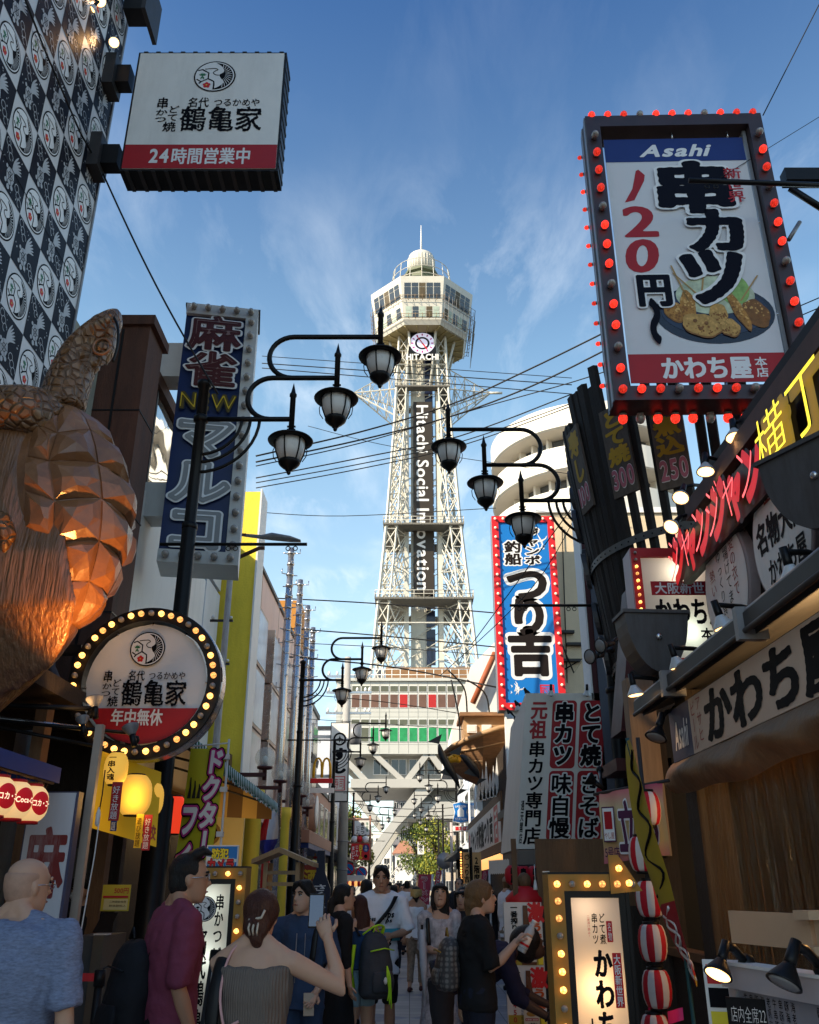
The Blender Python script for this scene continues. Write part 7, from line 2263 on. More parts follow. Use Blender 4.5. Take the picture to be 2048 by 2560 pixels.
mb.tube([(0.0,0.03,7.2),(0.5,0.03,7.45),(0.6,0.03,7.45)],0.04,RUST,n=8); mb.build("crossarm",t)
t = thing("cobra_lamp","grey street lamp head on a rusty arm in front of the yellow wall","street lamp",at(680,1345,15.6))
mb = MB(); mb.loft([((-0.55,0,0.06),(0.03,0.03),(0,1,0),(0,0,1)),((-0.2,0,0.02),(0.045,0.04),(0,1,0),(0,0,1)),((0.0,0,0.03),(0.11,0.07),(0,1,0),(0,0,1)),((0.35,0,-0.02),(0.12,0.05),(0,1,0),(0,0,1)),((0.55,0,-0.06),(0.06,0.02),(0,1,0),(0,0,1))],GREY,n=12); mb.build("lamp_head",t)
mb = MB(); a = Vector((-3.35,15.6,6.95))-t.location; mb.tube([a,(-1.0,0,0.1),(-0.5,0,0.06)],0.035,RUST); mb.build("arm",t)
t = thing("yellow_fin","tall yellow painted wall fin with thin cracks between the pale and pink buildings","wall",(-4,18.6,0))
YF = mat("yellow_fin",(0.80,0.60,0.05),0.6,var=0.1,scale=2,dirt=0.3,dirtcol=(0.22,0.15,0.02),bump=0.3,bscale=30)
mb = wm(t); mb.box(-4.3,-3.42,18.45,19.2,0,9.9,YF); mb.box(-3.418,-3.38,18.40,19.2,0,9.95,WHITE); mb.build("wall",t)
t = thing("pink_building","long pink facade with copper framed glass panels behind chrome masts","building",(-3.9,19.2,0),R(90))
PKW = mat("pink_wall",(0.74,0.56,0.50),0.8,var=0.07,scale=1.5,dirt=0.25,dirtcol=(0.28,0.18,0.15))
COP = mat("copper_frame",(0.40,0.27,0.19),0.4,0.3,var=0.2,scale=3,dirt=0.3)
mb = MB(); mb.box(0,15,0,6,0,9.2,PKW); mb.box(-0.02,15.05,-0.06,6,9.2,9.3,DARK); mb.box(0.0,15,-0.5,0,2.9,3.3,PKW); mb.box(0.0,15,-0.02,0,0,2.9,WOODD)
for i in range(4):
 mb.box(3+i*3.2,3.02+i*3.2,-0.008,0,3.3,9.2,COP)
mb.build("wall",t)
PG = mat("panel_glass",(0.46,0.43,0.46),0.2,var=0.2,scale=1.5,spec=0.8)
for i in range(5):
 for j in range(3):
  x = 1.0+i*2.6; z = 3.5+j*1.45
  if i==4 and j==2:continue
  mb = MB(); mb.box(x,x+1.7,-0.28,0.02,z,z+1.4,COP); mb.box(x+0.08,x+1.62,-0.29,-0.27,z+0.08,z+1.32,PG); mb.box(x-0.09,x-0.01,-0.34,0,z,z+1.4,STEEL); mb.build("window",t)
for i in range(3):
 mb = MB(); mb.box(1.6+i*3,3.9+i*3,-0.06,-0.03,0.2,2.6,GLASSD); mb.build("shop_window",t)
t = thing("roof_louvre","orange slatted rooftop box showing behind the chrome masts","roof unit",(-5,31,9.3))
mb = MB()
for i in range(9):
 mb.box(-0.2,1.0,i*0.32,i*0.32+0.24,0,1.9,mat("louvre_orange",(0.45,0.19,0.03),0.6,var=0.1))
mb.build("slat_panel",t)
ML =["tallest looking chrome mast with a spiral of spikes, closest to the yellow fin","second chrome spiked mast from the yellow fin","third chrome spiked mast from the yellow fin","chrome spiked mast nearest to the tower base"]
for(px,Y,zt),lb in zip(((716,22,9.85),(744,24.5,9.8),(766,26.6,9.66),(782,28.4,9.45)),ML):
 c = at(px,1600,Y)
 t = thing("chrome_mast",lb,"mast",(c.x,Y,0),0,"chrome spiked masts on the pink facade")
 mb = MB(); mb.tube([(0,0,0),(0,0,5),(0,0,zt)],[0.12,0.11,0.08],STEEL,n=12); mb.build("shaft",t)
 for i in range(13):
  mb = MB(); z = zt-0.15-i*0.3; a = i*1.9
  mb.tube([(0.09*math.cos(a),0.09*math.sin(a),z),(0.24*math.cos(a),0.24*math.sin(a),z),(0.24*math.cos(a),0.24*math.sin(a),z+0.12)],0.016,STEEL,n=5); mb.tube([(-0.09*math.cos(a),-0.09*math.sin(a),z),(-0.22*math.cos(a),-0.22*math.sin(a),z+0.02)],0.016,STEEL,n=5)
  mb.lathe([(0.1,z-0.03),(0.1,z+0.03)],STEEL,n=10); mb.build("spike",t)
GLB = glass_mat("globe_glass",(0.9,0.9,0.88),0.22,0.03)
GLBS =["pair","x"]
for px,py,Y,r,lb in((664,1895,17.8,0.21,"upper clear glass globe lamp above the striped awning"),(702,1932,20.2,0.21,"clear glass globe lamp at the awning's far corner"),(754,1972,24.5,0.21,"clear glass globe lamp directly behind the lamp post"),(770,2002,27,0.22,"clear glass globe lamp right of the lamp post, farthest of them")):
 c = at(px,py,Y)
 t = thing("globe_lamp",lb,"wall lamp",c,0,"glass globe lamps on the pink facade")
 mb = MB(); mb.ball((0,0,0),r,GLB,n=20); mb.build("globe",t)
 mb = MB(); mb.ball((0,0,-0.04),(r*0.28,r*0.28,r*0.4),SHEET,n=10); mb.build("light_bulb",t)
 mb = MB(); mb.lathe([(r*0.75,-r*0.78),(r*0.7,-r*1.0),(0.04,-r*1.1),(0.04,-r*2.0)],MAROON,n=16); mb.box(-3.9-c.x,0.02,-0.05,0.05,-r*1.7,-r*1.35,MAROON); mb.build("bracket",t)
t = thing("hanging_flag","white, red and blue flag hanging limp below the awning corner","flag",at(684,2010,18.6))
mb = MB(); k = 18.6/(FPX*1.04)
FW_ = mat("flag_white",(0.50,0.50,0.56),0.7,var=0.04); FB_ = mat("flag_blue",(0.03,0.03,0.22),0.7,var=0.1)
cols =[(0,8,FW_),(0.25,20,FW_),(0.5,28,FW_),(0.7,30,FW_),(0.8,28,FB_),(1.0,12,FB_)]
vs,n =[],12
for f,hw_,m_ in cols:
 for i in range(n+1):
  u = i/n
  vs.append((((-hw_*0.9)+1.6*hw_*u-8*f)*k,0.06*math.sin(9*u+2*f)+0.05*u,-f*122*k*0.97+0.05*(u-0.5)*f))
for j in range(len(cols)-1):
 for i in range(n):
  m_ = cols[j+1][2]
  if m_ is FW_ and i<5 and 0<j<4:m_ = REDV
  q = j*(n+1)+i
  mb.add([vs[q],vs[q+1],vs[q+n+2],vs[q+n+1]],[(3,2,1,0)],m_,True)
mb.build("flag_cloth",t)
mb = MB(); mb.tube([(-0.4,0.0,0.06),(0.05,0,0.02)],0.012,DARK); mb.build("rod",t)
t = thing("wooden_stall","small roofed wooden stand beside the red board under the yellow columns","stall",(at(700,2250,13.5).x,13.5,0))
mb = MB()
for sx_,sy_ in((-0.26,0),(0.2,0),(-0.26,0.5),(0.2,0.5)):
 mb.box(sx_,sx_+0.06,sy_,sy_+0.06,0,1.86,WOODL)
mb.box(-0.2,0.2,0.01,0.05,1.7,1.75,WOODL); mb.box(-0.2,0.2,0.01,0.05,1.55,1.6,WOODL); mb.box(-0.24,0.24,0,0.55,0.9,0.95,WOODL); mb.build("frame",t)
mb = MB(); mb.prism([(-0.42,1.84),(-0.42,1.9),(-0.04,2.06),(0.46,1.86),(0.46,1.8),(-0.04,1.99)][::-1],-0.1,0.65,WOODL); mb.build("roof",t)
# ---------------- left row further down ----------------
def row_building(name,label,side,Y0,Y1,X,H,wallm,floors,cols,base=3.0,basem=WOODD,winm=GLASSD,z0=3.4):
 t = thing(name,label,"building",(X,Y0 if side<0 else Y1,0),R(90)if side<0 else R(-90))
 L = Y1-Y0
 mb = MB(); mb.box(0,L,0,7,base,H,wallm); mb.box(-0.05,L+0.05,-0.08,7,H,H+0.2,DARK); mb.box(0.02,L-0.02,0.03,7,0,base,basem); mb.build("wall",t)
 fh =(H-z0)/max(1,floors)
 for f in range(floors):
  for c in range(cols):
   cw = L/cols
   m2 = MB(); xa,xb = c*cw+cw*0.18,(c+1)*cw-cw*0.18; za,zb = z0+f*fh+0.25,z0+(f+1)*fh-0.5
   m2.box(xa,xb,-0.06,0.02,za,zb,WHITE); m2.box(xa+0.06,xb-0.06,-0.075,0,za+0.06,zb-0.06,winm); m2.build("window",t)
 mb = MB(); mb.box(0.3,L-0.3,-0.9,0.02,base-0.1,base+0.06,DARK); mb.build("shop_canopy",t)
 for i in range(max(1,int(L/3))):
  mb = MB(); mb.box(0.5+i*3,2.9+i*3,-0.03,0.02,0.1,base-0.4,GLASSD); mb.build("shop_window",t)
 return t
GB_ = mat("grey_siding",(0.55,0.56,0.60),0.6,var=0.06,scale=1,dirt=0.15)
LB_ = mat("brown_tile",(0.36,0.19,0.13),0.6,var=0.15,scale=2)
MUR = mat("mural_pale",(0.66,0.67,0.69),0.6,var=0.5,scale=0.9,dirt=0.5,dirtcol=(0.36,0.15,0.08))
row_building("shop_building","pale building with a worn mural beyond the pink facade, behind the yellow arches",-1,34.3,40,-4.1,8.4,MUR,1,2)
row_building("shop_building","low brown tiled building beyond the worn mural on the left",-1,40.1,50,-4.2,5.6,LB_,1,4)
row_building("shop_building","grey sided building behind the white vertical sushi sign",-1,50.1,62,-4.4,9.6,GB_,2,4)
row_building("shop_building","small white shop before the tower base on the left",-1,62.1,74,-4.8,6.2,WHB,1,5)
row_building("shop_building","beige shop row in shade beside the tower leg on the left",-1,74.1,100,-5.6,7.6,BEIGE,2,8)
t = thing("roof_ladder","grey lattice stair and dark awning roof projecting above the arches","awning",(at(770,1880,36).x,36,5))
mb = wm(t); a,b,c = at(746,1860,35),at(792,1895,36),at(750,1905,35)
mb.prism([(a.x,a.z),(b.x,b.z),(b.x-0.05,b.z-0.3),(a.x,a.z-0.15)][::-1],34.5,37,DARK); mb.build("roof",t)
def arch_m(name,label,px0,px1,py0,py1,Y,group):
 a,b = at(px0,py1,Y),at(px1,py0,Y)
 t = thing(name,label,"sign",(a.x,Y,a.z),0,group)
 w,h = b.x-a.x,b.z-a.z
 AY = mat("arch_yellow",(0.62,0.33,0.008),0.4,var=0.03)
 for s in(0,1):
  mb = MB()
  pts =[(w*(0.04+0.46*s)+w*0.46*(0.5-0.5*math.cos(R(x))),0,h*math.sin(R(x))**0.55)for x in range(0,181,10)]
  mb.tube(pts,[w*0.055 if 3<i<15 else w*0.075 for i in range(len(pts))],AY,n=8,up=(0,1,0)); mb.build("arch",t)
 mb = MB(); mb.box(-w*0.12,w*1.1,-0.05,0.08,-h*0.26,-0.02,REDV); mb.build("base_bar",t)
 return t,w,h
t,w,h = arch_m("arches_sign","big yellow double arch sign on a red bar left of the lamp post",782,829,1896,1945,35,"yellow arch signs")
mb = MB(); mb.box(-w*0.5,-w*0.12,-0.05,0.08,-h*0.26,-0.02,BLACK); mb.box(-w*0.7,w*1.2,0.0,0.1,-h*0.75,-h*0.5,WHITE); mb.build("bracket",t)
arch_m("arches_sign","small yellow double arch sign above the dark blue awning",787,809,2117,2140,33,"yellow arch signs")
t = thing("dark_canopy","reddish canopy with dark blue underside below the small yellow arches","awning",(at(780,2150,33).x,31,2.6))
mb = wm(t); mb.box(-3.9,-3.0,28,36,2.75,3.1,LB_); mb.box(-3.88,-3.02,28.1,35.9,2.6,2.745,BLUEP); mb.build("canopy",t)
t = thing("round_drum_sign","brown drum shaped shop sign with a white disc beside the arches","sign",at(790,2030,36))
mb = MB(); mb.lathe([(0.75,0),(0.75,0.6)],LB_,n=30,axis='x',c=(-0.6,0,0)); mb.lathe([(0.6,0.01),(0.6,0.05)],PRINTW,n=30,axis='x'); mb.build("drum",t)
t,w,h = sroot("sushi_sign","tall white vertical sign with a ring emblem, black brush strokes and red square stamp","sign",824,872,1806,2005,40)
mb = MB(); mb.box(0,w,0,0.25,0,h,BLACK); mb.box(0.04,w-0.04,-0.02,0,0.04,h-0.04,SHEET); mb.build("panel",t)
mb = MB(); P = Panel(mb,0.04,w-0.04,0.04,h-0.04,-0.02); c =(P.X(0.5),P.Z(0.21)); r = w*0.34
mb.ring(c,r*0.72,r,-0.03,INK)
mb.poly([(c[0]+(r*0.6 if k%2==0 else r*0.2)*math.cos(R(45*k)),c[1]+(r*0.6 if k%2==0 else r*0.2)*math.sin(R(45*k)))for k in range(8)],-0.03,INK)
P.t("すし",0.12,0.32,0.92,0.66,INK,1,w=0.06,vert=True,ax=1.5); P.rr(0.15,0.69,0.88,0.87,0.02,REDV); P.rr(0.2,0.70,0.83,0.86,0.02,SHEET,2); P.t("寿司",0.2,0.71,0.84,0.85,REDV,3,w=0.0); mb.build("lettering",t)
for q in(0.3,0.8):
 mb = MB(); mb.box(-1.5,0,0.1,0.2,h*q,h*(q+0.04),WHITE); mb.build("bracket",t)
t = thing("concrete_pole","grey concrete utility pole with bands behind the white sushi sign","utility pole",(at(856,2150,43).x,43,0))
mb = MB(); mb.tube([(0,0,0),(0,0,12)],[0.26,0.15],CONC,n=16)
for z in(2.2,3.4,6,7.5):
 mb.lathe([(0.27,z),(0.27,z+0.06)],GREY,n=16)
mb.build("shaft",t)
mb = MB()
for z in(11,10.2,9.2):
 mb = MB(); mb.box(-1.0,1.2,-0.05,0.05,z,z+0.1,STEEL)
 for x in(-0.9,-0.5,0.5,0.9,1.1):
  mb.lathe([(0.05,z+0.1),(0.07,z+0.2),(0.03,z+0.3)],SHEET,c=(x,0,0),n=8)
 mb.build("crossarm",t)
mb = MB()
mb.lathe([(0.3,7.8),(0.3,8.7)],GREY,c=(0.45,0,0),n=14); mb.build("transformer",t)
t,w,h = sroot("skewer_sign","small white square sign with black brush kana and a red edge","sign",885,925,2051,2089,48)
mb = MB(); mb.box(0,w,0,0.2,0,h,LB_); mb.box(0.03,w-0.03,-0.02,0,0.03,h-0.03,SHEET); mb.build("panel",t)
mb = MB(); P = Panel(mb,0.03,w-0.03,0.03,h-0.03,-0.02); P.t("串かつ",0.42,0.08,0.68,0.95,INK,1,w=0.04,vert=True); P.t("じゃん",0.1,0.35,0.36,0.98,INK,1,w=0.02,vert=True); P.t("味自慢",0.76,0.08,0.94,0.8,GREENP,1,w=0.01,vert=True); mb.build("lettering",t)
t,w,h = sroot("beer_sign","small red square sign with yellow and white characters and a blue blot","sign",878,924,2109,2150,47)
mb = MB(); mb.box(0,w,0,0.2,0,h,REDV); mb.build("panel",t)
mb = MB(); P = Panel(mb,0,w,0,h,0); P.t("生ビール",0.42,0.06,0.62,0.95,YELB,1,w=0.05,vert=True); P.t("じゃん",0.22,0.1,0.4,0.8,PRINTW,1,w=0.02,vert=True); P.t("まいど",0.02,0.15,0.2,0.95,PRINTW,1,w=0.03,vert=True); P.p(el(0.8,0.3,0.17,0.24,14),BLUEP,1); P.t("名物",0.72,0.12,0.88,0.48,PRINTW,2,w=0,vert=True); P.p(el(0.8,0.78,0.1,0.12,8),INK,1); mb.build("lettering",t)
t = thing("sign_rack","thin brown frame and bulbs holding the small white and red square signs","frame",at(925,2100,47.5))
mb = wm(t)
for px in(886,926):
 mb.tube([at(px,2040,48.4),at(px,2155,48.4)],0.05,LB_,n=6)
mb.tube([at(850,2048,48.4),at(930,2048,48.4)],0.05,LB_,n=6); mb.tube([at(850,2107,48.4),at(930,2107,48.4)],0.05,LB_,n=6); mb.build("frame",t)
for px,m_,lb in((887,PRINTW,"left white globe between the two small square signs"),(899,REDV,"red globe between the two small square signs"),(914,PRINTW,"right white globe between the two small square signs")):
 t = thing("globe_lantern",lb,"lantern",at(px,2098,48),0,"globes between the square signs"); mb = MB(); mb.ball((0,0,0),0.17,m_,n=12); mb.lathe([(0.06,0.16),(0.06,0.22)],BLACK,n=8); mb.build("globe",t)
t = thing("stall_awning","white stall canopy with a row of red striped lanterns, low on the left","stall",at(885,2200,46))
mb = wm(t); a,b = at(856,2195,46),at(909,2200,46); mb.box(a.x,b.x,46,48,a.z-0.15,a.z+0.12,SHEET); mb.build("canopy",t)
for i in range(7):
 mb = wm(t); c = at(860+i*7.5,2210,46); mb.ball(c,(0.1,0.1,0.14),REDV if i%2 else mat("lantern_orange_lit",(0.8,0.4,0.1),0.5,emit=0.5,ecol=(1,0.5,0.15),var=0),n=8); mb.build("lantern",t)
mb = wm(t)
for px in(862,906):
 c = at(px,2200,46); mb.tube([(c.x,46.1,0),(c.x,46.1,c.z)],0.03,WHITE,n=6)
mb.build("post",t)
for px,py,lb in((872,2172,"round blue no parking sign in front of the concrete pole"),(904,2182,"smaller round blue no parking sign right of the concrete pole")):
 t = thing("no_parking_sign",lb,"traffic sign",(at(px,py,50).x,50,0),0,"round blue traffic signs"); z = hz(py,50)
 mb = MB(); mb.tube([(0,0.05,0),(0,0.05,z)],0.03,GREY,n=6); mb.build("post",t)
 mb = MB(); mb.disc((0,z),0.3,0,REDV); mb.disc((0,z),0.24,-0.004,BLUEV); line2(mb,[(-0.18,z+0.18),(0.18,z-0.18)],0.06,-0.008,REDV); mb.build("plate",t)
t = thing("beer_bottle_board","tall black and red bottle shaped advertising board behind the navy shirted man","sign",(at(800,2220,26).x,26,0))
mb = MB(); mb.prism([(-0.28,0),(0.28,0),(0.28,1.5),(0.12,1.9),(0.1,2.45),(-0.1,2.45),(-0.12,1.9),(-0.28,1.5)],0,0.12,mat("bottle_dark",(0.02,0.025,0.05),0.4)); mb.build("board",t)
mb = MB(); text(mb,"さくらビール",-0.2,0.2,0.5,1.6,-0.01,PRINTW,w=0.03,vert=True); mb.disc((0,0.4),0.22,-0.012,PRINTW); text(mb,"くら",-0.15,0.15,0.28,0.5,-0.016,INK,w=0.05); mb.build("lettering",t)
t = thing("red_board","tall red board with yellow characters behind the bottle shaped board","sign",(at(776,2200,27).x,27,0))
mb = MB(); mb.box(-0.25,0.3,0,0.1,0,2.1,mat("board_red",(0.25,0.03,0.02),0.5,var=0.1)); mb.build("board",t)
mb = MB(); text(mb,"酒",-0.2,0.22,1.5,2.0,-0.005,YELP,w=0.03); mb.build("lettering",t)
# ---------------- right row further down ----------------
t = thing("fish_restaurant","fishing boat restaurant front with dark timber below a white gabled wall","building",(2.6,22,0))
mb = wm(t)
q =[at(px,py,31)for px,py in((1128,1905),(1130,1820),(1176,1668),(1242,1600),(1330,1600),(1330,1905))]
q =[(p.x,p.z)for p in q]; q[0] =(q[0][0],hz(1868,31)); q[-1] =(q[-1][0],hz(1868,31))
mb.M = Matrix.Identity(4); mb.M = Matrix.Translation(-t.location)
mb.prism(q[::-1],31,41,WHB); mb.build("gable_wall",t)
mb = wm(t); a,b = at(1182,1758,30.8),at(1238,1632,30.8); mb.tube([a,b],0.10,mat("eave_rust",(0.30,0.08,0.03),0.6,var=0.2),n=6); mb.build("eave",t)
mb = wm(t); mb.box(2.45,8,21.5,31,3.2,4.9,WOODD); mb.box(3.3,8,21.5,41,0,3.2,WOODD); mb.build("shop_front",t)
t = thing("timber_sign","long white name board with brush characters in a dark timber frame","sign",(2.4,38,2.62),R(-90))
mb = MB(); w,h = 13.5,1.0; mb.box(-0.2,w+0.2,0,0.3,-0.25,h+0.25,WOODB); mb.box(0,w,-0.02,0,0,h,SHEET); mb.build("board",t)
mb = MB(); P = Panel(mb,0,w,0,h,-0.02); P.t("ジャンボ釣船つり吉",0.12,0.12,0.84,0.92,INK,1,w=0.05); P.t("釣",0.03,0.1,0.1,0.95,REDV,1,w=0.03); P.rr(0.87,0.02,0.96,0.98,0.05,REDV); P.t("活",0.88,0.1,0.95,0.9,SHEET,2,w=0.02); mb.build("lettering",t)
AML = mat("lantern_row_lit",(0.8,0.5,0.2),0.5,emit=0.7,ecol=(1,0.5,0.15),var=0)
t = thing("lantern_row","row of small glowing amber lanterns strung under the timber name board","lantern string",(2.35,30,2.2))
for i in range(24):
 mb = wm(t); y = 24+i*0.55; mb.ball((2.3,y,2.16),(0.13,0.2,0.16),AML,n=8); mb.build("lantern",t)
mb = wm(t); mb.tube([(2.3,23.5,2.33),(2.3,38,2.33)],0.02,WIRE); mb.build("cable",t)
for px0,px1,s_,lb in((1158,1178,"つり吉","pale upright board with a line drawing above three kana, framed by bulbs"),(1182,1204,"2階席","pale upright board with a number and two large characters")):
 t,w,h = sroot("upright_board",lb,"sign",px0,px1,2131,2210,24.5,None,"pale boards outside the fish restaurant")
 mb = MB(); mb.box(0,w,0,0.1,0,h,mat("board_tan",(0.50,0.36,0.17),0.5,var=0.06)); mb.box(-0.08,0,0,0.1,-0.02,h+0.12,BLACK); mb.build("board",t)
 mb = MB(); P = Panel(mb,0,w,0,h,0); P.t(s_,0.1,0.32 if s_[0]!="2" else 0.12,0.8,0.96,INK,1,w=0.03,vert=True)
 if s_[0]!="2":mb.ring((P.X(0.5),P.Z(0.16)),w*0.22,w*0.3,-0.004,INK,n=16); mb.ring((P.X(0.62),P.Z(0.1)),w*0.1,w*0.15,-0.006,INK,n=12)
 mb.build("lettering",t)
 if s_[0]!="2":
  for k in range(13):bulb(t,-0.05,0,h*k/12,0.022,BULB_Y)
for px,py0,py1,Y,s_,lb in((1060,2186,2262,17,"ラーメン","faded red upright banner with pale outlined kana behind the headscarf woman"),(1095,2176,2225,22,"祭","narrow red banner seen edge on beside the yellow green tree"),(1212,2176,2202,19,"の","small red banner with a white character near the timber name board")):
 t,w,h = sroot("street_banner",lb,"banner",px-(16 if Y==17 else 7),px+(16 if Y==17 else 7),py0,py1,Y,None,"red upright banners down the street")
 mb = MB(); mb.sheet(lambda u,v:(w*u+0.05*(v-0.5),0.02*math.sin(6*u+3*v),h*v),8,10,mat("banner_rose",(0.42,0.05,0.09),0.7,var=0.1)); mb.build("fabric",t)
 mb = MB(); P = Panel(mb,0,w,0,h,-0.03); P.t(s_,0.2,0.05,0.85,0.95,PRINTW,1,w=0.06,vert=True); P.t(s_,0.2,0.05,0.85,0.95,MATS["banner_rose"],2,w=0.02,vert=True); mb.build("lettering",t)
 mb = MB(); mb.tube([(w+0.04,0,-hz(py1,Y)),(w+0.04,0,h)],0.02,WHITE); mb.build("pole",t)
t = thing("fishing_boat","wooden fishing boat with cabin mounted on the wall under the blue sign","boat",at(1190,1900,27))
HULL,HULL2 = mat("hull_wood",(0.26,0.14,0.07),0.6,var=0.4,scale=3,stretch=(1,1,7),dirt=0.3),mat("cabin_wood",(0.40,0.25,0.13),0.6,var=0.3,scale=4,stretch=(1,1,5))
mb = wm(t)
st =[(1112,1884,1900,0.12),(1130,1872,1925,0.5),(1160,1862,1950,0.95),(1200,1850,1968,1.25),(1240,1838,1966,1.3),(1290,1828,1950,1.2)]
vs,fs,n =[],[],11
for px,pt,pb,hw_ in st:
 a,b = at(px,pt,26.5),at(px,pb,26.5)
 for i in range(n):
  u = -1+2*i/(n-1)
  vs.append((a.x,26.5+hw_*u*(0.55+0.45*abs(u)),b.z+(a.z-b.z)*abs(u)**2.2))
for j in range(len(st)-1):
 for i in range(n-1):
  fs.append((j*n+i,j*n+i+1,(j+1)*n+i+1,(j+1)*n+i))
mb.add(vs,fs,HULL); mb.add([vs[j*n+i]for j in range(len(st))for i in(0,n-1)],[(2*j,2*j+1,2*j+3,2*j+2)for j in range(len(st)-1)],HULL2)
for e_ in(0,n-1):
 mb.tube([vs[j*n+e_]for j in range(len(st))],0.07,HULL2,n=6)
for k in(0.3,0.6):
 mb.tube([Vector(vs[j*n]).lerp(Vector(vs[j*n+3]),k)-Vector((0,0.02,0))for j in range(len(st))],0.035,HULL2,n=5)
mb.build("hull",t)
mb = wm(t); a,b = at(1160,1868,26),at(1290,1795,26); mb.box(a.x,b.x,25.8,27.3,a.z-0.1,b.z,HULL2); mb.box(a.x-0.12,b.x,25.6,27.5,b.z,b.z+0.1,HULL); mb.build("cabin",t)
for px in(1168,1205):
 mb = wm(t); a,b = at(px,1832,25.75),at(px+24,1812,25.75); mb.box(a.x,b.x,25.74,25.8,a.z,b.z,WHITE); mb.box(a.x+0.03,b.x-0.03,25.73,25.75,a.z+0.03,b.z-0.03,SHEET); mb.build("window",t)
mb = wm(t)
rnd = random.Random(6)
for i in range(13):
 mb.ball(at(1125+rnd.uniform(0,26),1885+rnd.uniform(-2,20),25.2),0.085,mat("float_yellow",(0.6,0.33,0.02),0.4,var=0.1),n=8)
mb.build("net_float",t)
for(p0,p1,p2)in(((1128,1700),(1147,1790),(1150,1860)),((1168,1700),(1216,1740),(1226,1835)),((1120,1675),(1160,1720),(1168,1780))):
 mb = wm(t); mb.tube(smooth2([at(*p,25.9)for p in(p0,p1,p2)],6),0.025,BLACK,n=5); mb.build("fishing_rod",t)
for lb,pts,rr_ in(("dark model tuna hanging nose down from the bow of the wooden boat",((1098,1860),(1104,1885),(1120,1915),(1138,1945),(1150,1972)),(2,9,10,7,1)),("dark model tuna lying against the hull of the wooden boat",((1150,1888),(1165,1898),(1180,1915),(1192,1932),(1198,1946)),(2,9,10,7,1))):
 Y = 24.8; t = thing("model_fish",lb,"model fish",at(*pts[2],Y),0,"model fish by the boat")
 FS = mat("fish_skin",(0.02,0.022,0.028),0.3,var=0.5,scale=3); k = Y/(FPX*1.02)
 mb = wm(t); mb.tube(smooth2([at(*p,Y)for p in pts],4),list(np.interp(np.linspace(0,4,17),range(5),[r_*k for r_ in rr_])),FS,n=12); mb.build("body",t)
 mb = wm(t); a,b = at(*pts[2],Y),at(*pts[4],Y); d =(b-a).normalized(); e = Vector((d.z,0,-d.x))
 mb.add([a,a+e*0.3+d*0.05,a+d*0.35,b,b+e*0.18+d*0.12,b-e*0.18+d*0.12,at(*pts[0],Y),at(*pts[0],Y)+e*0.25-d*0.2,at(*pts[0],Y)-e*0.2-d*0.2],[(0,1,2),(3,4,5),(6,7,8)],FS); mb.build("fin",t)
t = thing("spray_cutout","white wooden wave spray cut outs along the top of the timber name board","ornament",at(1230,1960,25.5))
mb = wm(t)
for i in range(8):
 c = at(1196+i*9,1975-3*i,25.2); hh = 0.35+0.35*(i%3)/2
 mb.M = Matrix.Translation(-t.location); mb.prism([(c.x-0.08,c.z-0.3),(c.x+0.1,c.z-0.3),(c.x+0.04,c.z+hh)],25.2,25.25,SHEET)
mb.build("spray",t)
t = thing("store_sign","blue shield shaped shop sign with a white milk churn on a pole","sign",at(1152,2030,47))
k = 47/(FPX*1.05); L = lambda pts:[((px-1152)*k,(2030-py)*k*0.96)for px,py in pts]
sh = L(((1133,2011),(1152,2006),(1171,2011),(1166,2030),(1171,2052),(1152,2056),(1133,2052),(1138,2030)))
mb = MB(); mb.prism([(x*1.08,z*1.08)for x,z in sh][::-1],0,0.3,SHEET); mb.poly(sh[::-1],-0.01,BLUEV); mb.build("panel",t)
mb = MB(); mb.poly(L(((1147,2019),(1157,2019),(1156,2022),(1160,2027),(1160,2042),(1144,2042),(1144,2027),(1148,2022)))[::-1],-0.02,PRINTW); text(mb,"LAWSON",-0.28,0.28,0.2,0.34,-0.02,PRINTW,w=0.03,N=30); text(mb,"STATION",-0.28,0.28,-0.42,-0.26,-0.02,PRINTW,w=0.03,N=30); mb.build("lettering",t)
mb = MB(); a = L(((1132,2064),(1178,2077))); mb.box(a[0][0],a[1][0],0,0.3,a[1][1],a[0][1],SHEET); mb.build("lower_panel",t)
mb = MB(); text(mb,"酒たばこ",a[0][0]+0.1,a[1][0]-0.05,a[1][1]+0.03,a[0][1]-0.03,-0.01,REDV,w=0.05,N=40); mb.build("lettering",t)
mb = MB(); mb.tube([(0.75,0.2,-4.5),(0.75,0.2,0.8)],0.06,GREY,n=8); mb.build("pole",t)
row_building("shop_building","pale blue grey sided building beyond the fish restaurant on the right",1,41.2,58,3.0,9.5,mat("blue_siding",(0.60,0.65,0.72),0.6,var=0.08,scale=1,stretch=(1,1,6)),2,4)
row_building("shop_building","tan building on the right before the street trees",1,58.2,74,4.2,7.5,BEIGE,2,4)
row_building("shop_building","low dark shop behind the beer posters on the right",1,15.3,21.4,2.9,3.4,WOODD,0,1,3.0)
row_building("shop_building","white shop row under the right side of the tower base",1,74.2,104,5.2,8,WHB,2,6)
for x,y,z,lb in((1114,2120,62,"round grey traffic mirror on a black lamp pole"),):
 c = at(1112,2152,66); t = thing("traffic_sign","round grey back of a traffic sign on a thin pole before the bright tree","traffic sign",(c.x,66,0))
 mb = MB(); mb.lathe([(0.55,0),(0.55,0.04)],GREY,c=(0,0,c.z),n=24,axis='y'); mb.build("plate",t)
 mb = MB(); mb.tube([(0,0.06,0),(0,0.06,c.z+0.6)],0.05,GREY,n=8); mb.build("pole",t)
